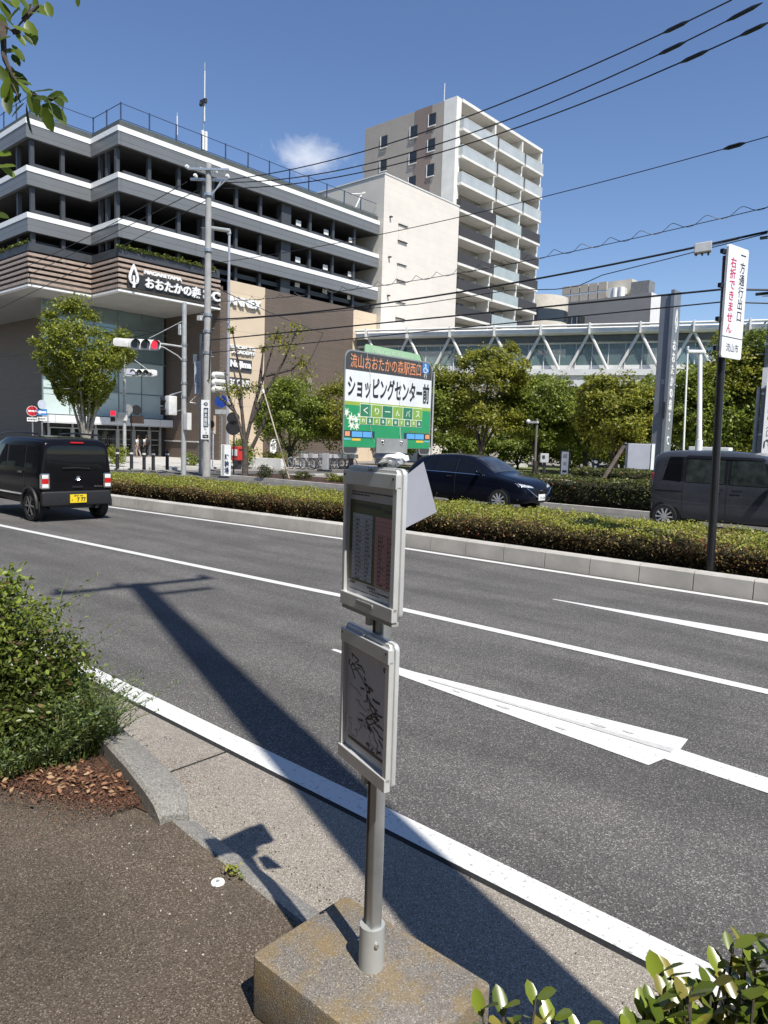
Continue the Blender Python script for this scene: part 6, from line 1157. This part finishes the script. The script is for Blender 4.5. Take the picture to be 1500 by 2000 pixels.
t=thing('one_way_sign','blue arrow sign between a pale disc and a white plate, right of the no-entry sign','traffic sign',(-47.0,20.2,.06)); c=Vector((-47.05,20.23,2.95)); pole_mesh('post',-47.12,20.26,0,3.7,.04,.04,M_galv,t); mb=MB(); mb.obox(c,.6,.02,.4,uu,nn); mb.build('plate',mat('sign_blue_light',(.06,.22,.48),.4,.08,4),t); mb=MB(); mb.prism([(-.25,0),(-.08,.14),(-.08,.06),(.25,.06),(.25,-.06),(-.08,-.06),(-.08,-.14)],c+nn*.012,uu,Z,uu.cross(Z),0,.004); mb.build('arrow',M_white,t); mb=MB(); mb.cyl(c+Z*.48,c+Z*.48+Vector((.97,.2,0))*.02,.29,n=20); mb.build('disc',mat('disc_pale',(.55,.60,.68),.4,.05,4),t); mb=MB(); mb.obox(c-Z*.42,.58,.02,.24,uu,nn); p_=mb.build('plate',M_white,t); text('自転車を除く',K_txt,p_,c+nn*.014-Z*.48-uu*.24,uu,Z,.48,.12,ext=.001,bold=.02)
# one-way / no right turn board on a black post by the median kerb
vs_=thing('one_way_board','tall narrow white Japanese traffic board on a black post rising from the median hedge','traffic sign',(-2.966,9.715,.19))
mb=MB(); mb.cyl((-2.966,9.715,.12),(-3.055,9.725,4.18),.05,.047,14); mb.build('post',M_black,vs_,smooth=True)
f7=Fr(Vector((-2.898,9.66,3.584))-Vector((.21,.978,0))*.23-Z*.67,(.21,.978,0),Z)
mb=MB(); mb.prism([(a+.235,b+.67) for a,b in rrect(.47,1.34,.035,4)],f7.O,f7.U,f7.V,f7.N,-.03,0); mb.build('board',mat('board_white',(.78,.79,.80),.42,.03,6),vs_)
f7.rect('rule',.0,.47,.245,.255,.0005,K_txt,vs_,.001)
text('一方通行出口',K_txt,vs_,f7.p(.285,.46,.001),f7.U,f7.V,.125,.80,vertical=True,bold=.01,ext=.001)
text('右折できません',mat('board_red',(.55,.01,.09),.45,.04,6),vs_,f7.p(.065,.30,.001),f7.U,f7.V,.135,.90,vertical=True,bold=.015,ext=.001)
text('流山市',K_txt,vs_,f7.p(.10,.075,.001),f7.U,f7.V,.29,.105,bold=0,ext=.001)
for z in(.10,.45,.85,1.25): mb=MB(); mb.obox(f7.p(-.02,z,-.045),.11,.04,.05,f7.U,f7.N,f7.V); mb.build('clamp',M_black,vs_)
# pylon sign of the shopping centre, white box sign, lamps, poles on the far side
pyl=thing('pylon_sign','tall grey pylon sign with white leaf emblem and vertical lettering','sign',(-11.55,30.6,.04)); M_pyl=mat('pylon_grey',(.22,.23,.25),.4,.06,2,metal=.2)
mb=MB(); mb.bx(-12.05,-11.62,30.45,30.9,0,8.15); mb.build('front_leaf',M_pyl,pyl,bevel=.01)
mb=MB(); mb.bx(-11.60,-11.45,30.36,31.1,0,8.3); mb.build('side_leaf',M_pyl,pyl,bevel=.01)
mb=MB(); mb.bx(-11.63,-11.595,30.44,30.9,0,8.1); mb.build('joint',M_dark,pyl)
e=MB(); emblem(e,(-11.449,30.72,6.75),(0,1,0),Z,(1,0,0),.42,.62,.02); e.build('leaf_emblem',M_white,pyl)
text('おおたかの森S·C',M_white,pyl,(-11.449,30.5,2.0),(0,1,0),Z,.36,4.3,vertical=True,ext=.015,bold=.02)
text('流山おおたかの森',mat('pylon_small_text',(.45,.47,.50),.5,.05,4),pyl,(-11.449,30.97,4.0),(0,1,0),Z,.1,2.4,vertical=True,ext=.005)
text('TX',M_white,pyl,(-11.8,30.449,4.5),(1,0,0),Z,.15,.18,ext=.01); mb=MB(); mb.bx(-11.62,-11.52,30.30,30.355,3.1,3.75); mb.build('panel',M_dark,pyl)
t=thing('box_sign','pale grey boxy sign panel standing on legs beside the pylon','sign',(-11.3,27.5,.04)); mb=MB(); mb.obox((-11.33,27.5,1.5),.95,.3,.98,(.75,.66,0),(-.66,.75,0)); mb.build('panel',mat('panel_lilac',(.36,.37,.42),.5,.05,3),t,bevel=.02)
mb=MB(); mb.obox((-10.95,27.78,1.5),.12,.32,1.0,(.75,.66,0),(-.66,.75,0)); mb.build('edge',M_white,t)
for s_ in(-.35,.35): mb=MB(); mb.obox((-11.33+.75*s_,27.5+.66*s_,.55),.08,.08,1.05); mb.build('leg',M_dark,t)
t=thing('timber_stake','grey-brown square timber post leaning to the right above the dark hedge','post',(-11.6,24.9,.04)); mb=MB(); a,b=Vector((-11.75,24.6,0)),Vector((-10.9,25.2,1.95)); mb.tube([a,b],[.075,.07],6); mb.build('post',mat('weathered_timber',(.17,.13,.11),.85,.2,6),t); mb=MB(); mb.sphere(b,.09,.09,.06); mb.build('cap',M_dark,t)
t=thing('street_lamp','white street lamp with a short flat arm right of the pylon sign','street lamp',(-9.65,29.1,.04)); mb=MB(); mb.cyl((-9.65,29.1,0),(-9.65,29.1,2.2),.14,.13,12); mb.build('base',M_white,t,smooth=True); mb=MB(); mb.cyl((-9.65,29.1,2.2),(-9.9,29.25,5.55),.095,.08,12); mb.build('pole',M_white,t,smooth=True); mb=MB(); mb.obox((-10.02,29.15,5.58),.66,.22,.12,(.80,.6,0),(-.6,.8,0)); mb.build('lamp_head',M_white,t,bevel=.03)
t=thing('white_pole','slender white pole just right of the pylon sign','pole',(-10.75,30.75,.04)); mb=MB(); mb.cyl((-10.75,30.75,0),(-11.0,31.0,6.0),.045,.035,8); mb.build('pole',M_white,t); mb=MB(); mb.cyl((-11.0,31.0,6.0),(-11.0,31.0,6.06),.05); mb.build('cap',M_white,t)
t=thing('white_cabinet','low white cabinet behind the grey van roof','cabinet',(-8.9,29.9,.04)); mb=MB(); mb.bx(-10.2,-8.7,29.6,30.1,.3,1.95); mb.build('body',M_white,t,bevel=.02); mb=MB(); mb.bx(-10.25,-8.65,29.55,30.15,.04,.3); mb.build('plinth',M_polegrey,t)
t=thing('lamp_post','dark slim park lamp post with a brown sleeve beside the navy hatchback','lamp post',(-13.3,23.1,.03)); pole_mesh('sleeve',-13.3,23.1,0,1.25,.09,.08,mat('sleeve_brown',(.05,.035,.03),.6,.1,4),t); pole_mesh('pole',-13.3,23.1,1.25,2.75,.045,.04,mat('post_brown_grey',(.17,.15,.13),.6,.1,4),t); mb=MB(); mb.obox((-13.4,23.05,2.62),.35,.08,.07); mb.sphere((-13.62,23.05,2.64),.08); mb.build('lamp_head',M_offw,t)
t=thing('park_pole','thin grey pole among the trees right of the bus stop board','pole',(-22.3,28.6,.03)); pole_mesh('pole',-22.3,28.6,0,5.2,.05,.04,M_polegrey,t); mb=MB(); mb.sphere((-22.3,28.6,5.2),.05); mb.build('cap',M_polegrey,t)
t=thing('standing_sign','tall white standing sign with three dark marks on the lawn','sign',(-19.2,36.6,.03)); mb=MB(); mb.obox((-19.2,36.6,.85),.52,.1,1.5,(.8,.6,0),(-.6,.8,0)); mb.build('frame',M_dark,t); mb=MB(); mb.obox((-19.17,36.53,.85),.38,.02,1.36,(.8,.6,0),(-.6,.8,0)); p_=mb.build('panel',M_white,t)
for k,ch in enumerate('図会'): text(ch,M_dark,p_,Vector((-19.16,36.517,1.18-k*.4))-Vector((.8,.6,0))*.1,(.8,.6,0),Z,.2,.2,ext=.002)
mb=MB(); mb.obox((-19.16,36.51,.45),.24,.02,.12,(.8,.6,0),(-.6,.8,0)); mb.build('mark',M_dark,p_)
t=thing('parking_machine','grey box on a post left of the white standing sign','machine',(-20.1,35.9,.03)); mb=MB(); mb.obox((-20.1,35.9,1.15),.45,.3,.5,(.8,.6,0),(-.6,.8,0)); mb.build('box',mat('machine_grey',(.42,.44,.45),.5,.06,4),t,bevel=.03); mb=MB(); mb.obox((-20.1,35.95,.45),.14,.14,.9); mb.build('post',M_dark,t); mb=MB(); mb.obox((-20.05,35.74,1.2),.14,.02,.18,(.8,.6,0),(-.6,.8,0)); mb.build('screen',M_dark,t)
t=thing('motor_scooter','dark motor scooter with a white front shield parked on the lawn','scooter',(-17.2,37.0,.04)); o=Vector((-17.3,36.6,.05))
mb=MB(); mb.tube([o+Vector((0,.0,.45)),o+Vector((-.1,-.08,.95)),o+Vector((-.05,-.02,1.15))],[.22,.2,.1],8); mb.tube([o+Vector((.0,.05,.45)),o+Vector((.1,.7,.5)),o+Vector((.15,1.2,.65))],[.16,.2,.12],8); mb.build('body',M_black,t,smooth=True)
mb=MB(); mb.sphere(o+Vector((-.02,-.2,1.0)),.12,.07,.10); mb.tube([o+Vector((.0,-.22,.8)),o+Vector((.02,-.25,.35))],[.05,.08],7); mb.build('front_shield',M_white,t,smooth=True)
mb=MB(); mb.tube([o+Vector((-.35,.02,1.1)),o+Vector((0,-.03,1.13)),o+Vector((.35,.05,1.1))],.025,6); mb.build('handlebar',M_dark,t)
for dy in(-.12,1.05): mb=MB(); mb.lathe([(-.05,.13),(-.05,.24),(.05,.24),(.05,.13),(-.05,.13)],o+Vector((.02,dy,.2)),(1,.1,0),16); mb.build('wheel',M_rubber,t)
mb=MB(); mb.bx(o.x-.12,o.x+.3,o.y+.4,o.y+1.15,.75,.88); mb.build('saddle',M_dark,t,bevel=.04)
# right-hand concrete pole
rp=thing('utility_pole','concrete utility pole at the right edge behind the van, with a strapped white board','utility pole',(-5.05,19.85,.1)); M_conc2=mat('pole_concrete_dark',(.30,.29,.275),.85,.1,3)
rx,ry=-4.98,19.85; mb=MB(); mb.cyl((rx,ry,0),(rx,ry,13.6),.20,.125,16); mb.build('pole',M_conc2,rp,smooth=True)
for z in(2.2,3.2,4.4): mb=MB(); mb.cyl((rx,ry,z),(rx,ry,z+.05),.205,n=16); mb.build('band',M_galv,rp)
mb=MB(); mb.tube([(rx-.24,ry-.05,.1),(rx-.24,ry-.05,3.4)],.05,8); mb.build('riser_cover',M_polegrey,rp); mb=MB(); mb.bx(rx-.14,rx-.02,ry-.23,ry-.19,3.35,3.85); mb.build('number_plate',M_white,rp)
for z,L_ in((12.85,1.9),(12.5,1.9)): mb=MB(); mb.obox((rx-.2,ry,z),L_,.09,.09,(-.62,.78,0),(.78,.62,0)); mb.build('crossarm',M_galv,rp)
for z in(7.0,5.65,9.5): mb=MB(); mb.bx(rx-.5,rx+.1,ry-.04,ry+.04,z,z+.06); mb.build('cable_arm',M_dark,rp)
for k in range(10): z=4.2+k*.7; sg=1 if k%2 else -1; mb=MB(); mb.cyl((rx,ry,z),(rx+.32*sg,ry-.1,z),.012,n=5); mb.build('step_bolt',M_galv,rp)
t=thing('pole_advert','white direction board with an arrow strapped to the right-hand pole','sign',(rx+.05,ry-.24,1.9)); f8=Fr((rx-.02,ry-.26,1.75),(.93,.37,0),Z); f8.rect('plate',0,.42,0,1.75,0,M_white,t,.02); text('森の入口',K_txt,t,f8.p(.06,.42,.021),f8.U,f8.V,.14,.75,vertical=True,ext=.001); mb=MB(); mb.tube([f8.p(.05,.16,.025),f8.p(.05,.30,.025),f8.p(.10,.35,.025),f8.p(.16,.30,.025),f8.p(.16,.22,.025)],.014,5); mb.prism([(.12,.24),(.20,.24),(.16,.16)],f8.O,f8.U,f8.V,f8.N,.021,.025); mb.build('arrow',K_txt,t); f8.rect('foot_panel',0,.42,-.2,-.02,0,M_dark,t,.02)
# the utility pole behind the camera whose long shadow crosses the road
np2=thing('utility_pole','concrete utility pole on the near pavement whose shadow falls across the road','utility pole',(.66,1.35,.1)); nx_,ny_=.72,1.31
mb=MB(); mb.cyl((nx_,ny_,.0),(nx_,ny_,13.25),.22,.125,16); mb.build('pole',M_conc,np2,smooth=True)
mb=MB(); mb.obox((nx_-.05,ny_,13.12),1.9,.1,.1,(.15,.99,0),(.99,-.15,0)); mb.build('crossarm',M_galv,np2)
mb=MB(); mb.obox((nx_-.05,ny_+.35,12.2),.9,.08,.08,(.15,.99,0),(.99,-.15,0)); mb.build('crossarm',M_galv,np2)
for s_ in(-.85,-.2,.85): mb=MB(); mb.cyl((nx_-.05+.15*s_,ny_+.99*s_,13.15),(nx_-.05+.15*s_,ny_+.99*s_,13.45),.06,n=8); mb.build('insulator',M_white,np2)
# overhead wires
def wire(label,pts,r=.02,sag=.0,group='overhead wires between the poles',spiral=0,n=22,blobs=()):
    a,b=Vector(pts[0]),Vector(pts[-1]); P=[]
    if len(pts)==2:
        for i in range(n+1): t_=i/n; p=a.lerp(b,t_); p.z-=sag*4*t_*(1-t_); P.append(p)
    else: P=[Vector(p) for p in pts]
    t=thing('overhead_wire',label,'wire',a,0,group); mb=MB(); mb.tube(P,r,5); mb.build('cable',mat('cable_black',(.012,.012,.014),.6,.1,3),t)
    if spiral:
        mb=MB(); Q=[]; m=260
        for i in range(m+1):
            t_=i/m; p=a.lerp(b,t_); p.z-=sag*4*t_*(1-t_); an=t_*spiral*6.283; Q.append(p+Vector((0,.11*math.cos(an),.07+.09*math.sin(an))))
        mb.tube(Q,.009,3); mb.build('spiral_hanger',mat('cable_grey',(.06,.065,.07),.6,.1,3),t)
    for f_,l_ in blobs:
        i=min(len(P)-2,int(f_*(len(P)-1))); p=P[i].lerp(P[i+1],f_*(len(P)-1)-i); d=(P[i+1]-P[i]).normalized(); mb=MB(); mb.tube([p-d*l_/2,p-d*l_*.25,p+d*l_*.25,p+d*l_/2],[.012,.055,.055,.012],6); mb.build('insulator_cover',M_black,t)
    return t
wire('uppermost black high wire between the two concrete poles, left-hand side of the three',[(-27.64,19.91,12.99),(-6.54,19.79,12.91)],.021,.76,blobs=((.935,.75),))
wire('middle of the three black high wires, with two insulator covers near the right pole',[(-27.84,19.73,12.89),(-6.06,20.21,12.80)],.021,1.12,blobs=((.905,.8),(.985,.9)))
wire('lowest of the three black high wires at the top right',[(-27.61,19.89,12.63),(-5.83,20.35,12.37)],.021,.98,blobs=((.92,.8),(.985,.7)))
wire('single thin wire crossing in front of the flats below the high wires',[(-27.78,19.32,9.32),(-5.58,20.21,9.57)],.013,.34,blobs=((.965,.55),))
wire('thin double wire with a wavy spiral hanger',[(-27.63,19.24,7.64),(-5.43,20.12,7.83)],.011,.45,spiral=26)
wire('thick black telephone cable carrying the grey splice box',[(-27.70,19.08,6.85),(-5.38,20.09,7.23)],.03,.40)
wire('thin loose cable slung just under the telephone cable',[(-27.66,19.08,6.75),(-16.0,19.45,6.42),(-12.5,19.6,6.52),(-10.9,19.65,6.38),(-10.2,19.68,6.40),(-9.5,19.7,6.62),(-7.6,19.8,6.85),(-5.38,20.05,7.18)],.013)
wire('upper of the two low black cables running in front of the bridge roof',[(-27.62,19.03,5.95),(-6.11,19.26,5.77),(-5.1,19.7,5.72)],.026)
wire('lower of the two low black cables running in front of the bridge roof',[(-27.57,19.00,5.39),(-6.08,19.24,5.46),(-5.1,19.7,5.40)],.018)
wire('wire running from the concrete pole down across the brown annex wall',[(-27.84,19.16,8.48),(-46.9,45.6,10.9)],.02,.2)
wire('uppermost of the wires leaving the crossarm to the left',[(-28.85,18.83,12.87),(-54.07,20.0,11.83)],.019,.25)
wire('middle of the wires leaving the crossarm to the left',[(-28.48,19.11,12.51),(-54.01,20.0,11.13)],.019,.1)
wire('lowest of the wires leaving the crossarm to the left',[(-28.15,19.34,12.07),(-53.89,20.0,9.79)],.019,.1)
wire('telephone cable passing behind the red signal to the left',[(-27.70,19.08,6.85),(-53.61,19.2,6.61)],.024,.35)
wire('thin cable from the signal pole across the zelkova crown to the left',[(-28.2,18.3,6.5),(-53.79,19.0,8.4)],.014,.3)
t=thing('splice_box','small grey cable splice box hanging on the telephone cable near the white board','box',(-6.6,19.75,6.75)); mb=MB(); mb.obox((-6.58,19.1,6.8),.40,.24,.24,(.93,.34,.1),(-.34,.93,0)); mb.build('box',mat('splice_grey',(.46,.47,.47),.5,.06,5),t,bevel=.02)
for k in range(3): mb=MB(); mb.cyl((-6.72+.13*k,19.06+.05*k,6.62),(-6.72+.13*k,19.06+.05*k,6.70),.025,n=6); mb.build('gland',M_dark,t)
mb=MB(); mb.tube([(-6.4,19.2,6.85),(-6.0,19.9,7.1)],.012,4); mb.build('lead',M_dark,t)
# ------------------------------------------------------------------ bicycles, bollards, low walls, people
bk=thing('bicycle','parked bicycle with a silver basket in the row along the side street','bicycle',(-31.9,28.3,.01),0,'bicycles parked in a row'); O_=(-31.9,28.3,.01)
fm=mat('bike_frame',(.50,.51,.52),.35,.1,4,metal=.4)
for x_ in(-.52,.52):
    mb=MB(); n_=18
    pts=[(x_+.315*math.cos(2*math.pi*k/n_),0,.33+.315*math.sin(2*math.pi*k/n_)) for k in range(n_+1)]; mb.tube(pts,.02,5); o=mb.build('wheel',M_rubber,bk,world=False)
    mb=MB()
    for k in range(8): a=math.pi*k/8; mb.cyl((x_-.3*math.cos(a),0,.33-.3*math.sin(a)),(x_+.3*math.cos(a),0,.33+.3*math.sin(a)),.004,n=3)
    mb.tube([(x_+.29*math.cos(2*math.pi*k/n_),0,.33+.29*math.sin(2*math.pi*k/n_)) for k in range(n_+1)],.012,4); mb.build('spokes',M_alloy,o,world=False)
mb=MB(); mb.tube([(.52,0,.33),(.40,0,.75),(.36,0,.98)],.02,5); mb.tube([(.42,0,.66),(-.08,0,.30),(-.52,0,.33),(-.2,0,.72),(-.08,0,.30)],.018,5); mb.build('frame',fm,bk,world=False)
mb=MB(); mb.tube([(.2,.28,1.02),(.36,.12,1.03),(.36,-.12,1.03),(.2,-.28,1.02)],.014,5); mb.build('handlebar',M_chrome,bk,world=False)
mb=MB(); mb.sphere((-.24,0,.82),.15,.10,.05); mb.build('saddle',M_black,bk,world=False)
mb=MB(); mb.bx(.45,.75,-.17,.17,.68,.92); mb.build('basket',M_alloy,bk,world=False,bevel=.02)
mb=MB(); mb.tube([(-.52+.36*math.cos(a),0,.33+.36*math.sin(a)) for a in(2.9,2.3,1.7,1.1,.6)],.025,4); mb.build('mudguard',M_white,bk,world=False)
rg=random.Random(2)
for i,yy in enumerate((28.75,29.2,29.6,30.15,30.6,31.0,31.45,31.9,32.3)):
    dup(bk,(-31.85+rg.uniform(-.1,.12),yy,.01),rg.uniform(-.14,.14),group='bicycles parked in a row')
bo=thing('bollard','dark bollard with a pale band on the paving in front of the annex entrance','bollard',(-32.9,17.7,.06),0,'dark bollards at the corner')
mb=MB(); mb.cyl((0,0,0),(0,0,.95),.085,.08,12); mb.build('post',M_dark,bo,smooth=True,world=False); mb=MB(); mb.cyl((0,0,.72),(0,0,.80),.088,n=12); mb.build('band',M_offw,bo,world=False); mb=MB(); mb.sphere((0,0,.95),.08,.08,.03); mb.build('cap',M_dark,bo,world=False)
for x_,y_ in((-32.75,18.35),(-31.85,18.5),(-31.2,18.6),(-31.6,19.6),(-33.4,17.2)): dup(bo,(x_,y_,.06),group='dark bollards at the corner')
t=thing('planter_wall','low white planter wall with a clipped bush behind, left of the bicycles','planter',(-34.0,27.6,.01)); mb=MB(); mb.obox((-33.9,27.7,.28),2.6,.3,.6,(.99,.1,0),(-.1,.99,0)); mb.build('wall',M_offw,t,bevel=.02); mb=MB(); mb.obox((-33.9,27.95,.4),2.5,.25,.3,(.99,.1,0),(-.1,.99,0)); mb.build('soil',M_soil,t)
bush('low_shrub','light green bush growing behind the low white planter wall',(-33.9,28.2,.2),1.1,.45,.42,1400,.12,[HM[0],LG[0]],91)
bush('low_shrub','dark green bush beside the post box, behind the pruned tree',(-33.6,25.6,.02),.9,.8,.85,2200,.13,LG,92)
bush('low_shrub','small bush at the foot of the side wall beside the tan notice',(-36.0,23.9,.05),.6,.5,.35,700,.12,LG,93)
bush('low_shrub','yellow-green planted shrub left of the bollards, behind the black wagon',(-35.2,18.9,.06),.6,.6,.55,1500,.10,LZ,94)
t=thing('white_notice','small white notice board on the beige wall behind the trees','notice',(-43.0,37.0,0)); mb=MB(); mb.bx(-43.99,-43.93,36.2,36.8,.6,1.7); mb.build('panel',M_white,t); mb=MB(); mb.bx(-43.928,-43.92,36.35,36.65,.9,1.4); mb.build('print',M_polegrey,t)
t=thing('stone_marker','grey upright stone marker on a dark plinth in front of the bicycles','marker',(-29.2,28.0,.016)); mb=MB(); mb.obox((-29.2,28.0,.55),.34,.22,.95,(.9,.4,0),(-.4,.9,0)); mb.build('stone',mat('marker_grey',(.36,.36,.36),.6,.08,4),t,bevel=.02); mb=MB(); mb.obox((-29.25,27.98,.07),.75,.4,.12,(.9,.4,0),(-.4,.9,0)); mb.build('plinth',M_dark,t)
# two walkers heading for the doors
def person(label,x,y,z,h,rz,shirt,trous,bag,hairc,bend=0):
    t=thing('person',label,'person',(x,y,z),rz); k=h/1.7
    def skin(name,J,E,m,lv=1):
        me=bpy.data.meshes.new(name); me.from_pydata([tuple(Vector(j[:3])*k) for j in J],E,[]); o=bpy.data.objects.new(name,me); COL.objects.link(o); o.parent=t
        md=o.modifiers.new('k','SKIN'); 
        for i,j in enumerate(J): me.skin_vertices[0].data[i].radius=(j[3]*k,(j[4] if len(j)>4 else j[3])*k)
        me.skin_vertices[0].data[0].use_root=True; sm=o.modifiers.new('s','SUBSURF'); sm.levels=lv; sm.render_levels=lv; me.materials.append(m)
        dg=bpy.context.evaluated_depsgraph_get(); m2=bpy.data.meshes.new_from_object(o.evaluated_get(dg)); o.modifiers.clear(); o.data=m2; m2.shade_smooth(); return o
    J=[(0,0,.95,.13,.10),(0,0,1.15,.125,.095),(0,0,1.36,.15,.10),(0,0,1.47,.055),(0,0,1.52,.05),(0.01,0,1.60,.085,.095),(0.01,0,1.69,.06),
       (0,.17,1.38,.05),(-.03,.22,1.12,.042),(.06,.22,.90,.032),(.10,.22,.80,.03),(0,-.17,1.38,.05),(.0,-.22,1.12,.042),(.10,-.21,.92,.032),(.14,-.21,.82,.03),
       (0,.09,.90,.085),(.10,.09,.50,.06),(.02,.09,.09,.042),(.12,.09,.03,.035),(0,-.09,.90,.085),(-.06,-.09,.50,.06),(-.20,-.09,.12,.042),(-.10,-.09,.05,.035)]
    E=[(0,1),(1,2),(2,3),(3,4),(4,5),(5,6),(2,7),(7,8),(8,9),(9,10),(2,11),(11,12),(12,13),(13,14),(0,15),(15,16),(16,17),(17,18),(0,19),(19,20),(20,21),(21,22)]
    skin('body',J,E,mat('skin',(.42,.27,.19),.6,.05,6))
    skin('shirt',[(0,0,.93,.15,.115),(0,0,1.15,.145,.112),(0,0,1.37,.165,.115),(0,.19,1.38,.068),(-.03,.235,1.16,.058),(0,-.19,1.38,.068),(0,-.235,1.16,.058)],[(0,1),(1,2),(2,3),(3,4),(2,5),(5,6)],shirt)
    skin('trousers',[(0,0,.97,.145,.115),(0,.09,.88,.10),(.10,.09,.50,.075),(.02,.09,.12,.06),(0,-.09,.88,.10),(-.06,-.09,.50,.075),(-.20,-.09,.15,.06)],[(0,1),(1,2),(2,3),(0,4),(4,5),(5,6)],trous)
    mb=MB(); mb.sphere((-.02*k,0,1.66*k),.115*k,.105*k,.11*k,12,8); mb.build('hair',hairc,t,smooth=True,world=False)
    if bag:
        b=thing('backpack','dark backpack worn by the person in white '+bag,'backpack',(x-.17*math.cos(rz),y-.17*math.sin(rz),z+1.0)); mb=MB(); mb.obox((x-.21*math.cos(rz),y-.21*math.sin(rz),z+1.2*k),.16,.30,.46,(math.cos(rz),math.sin(rz),0),(-math.sin(rz),math.cos(rz),0)); mb.build('bag',M_dark,b,bevel=.05,smooth=True)
        mb=MB(); mb.obox((x-.30*math.cos(rz),y-.30*math.sin(rz),z+1.1*k),.05,.22,.22,(math.cos(rz),math.sin(rz),0),(-math.sin(rz),math.cos(rz),0)); mb.build('pocket',M_black,b,bevel=.02)
    return t
wsh=mat('shirt_white',(.66,.65,.63),.8,.06,8); dtr=mat('trousers_dark',(.025,.025,.03),.8,.1,8); ltr=mat('trousers_beige',(.35,.27,.22),.8,.08,8); hr=mat('hair_dark',(.015,.012,.010),.6,.2,20)
person('person in a white top and dark shorts with a backpack, facing the glass doors',-49.6,29.0,.06,1.58,math.pi,wsh,dtr,'top at the glass doors',hr)
person('person in a pale top and beige trousers beside the sign post, near the glass doors',-48.7,27.8,.06,1.55,math.pi+.5,wsh,ltr,'and beige near the doors',hr)
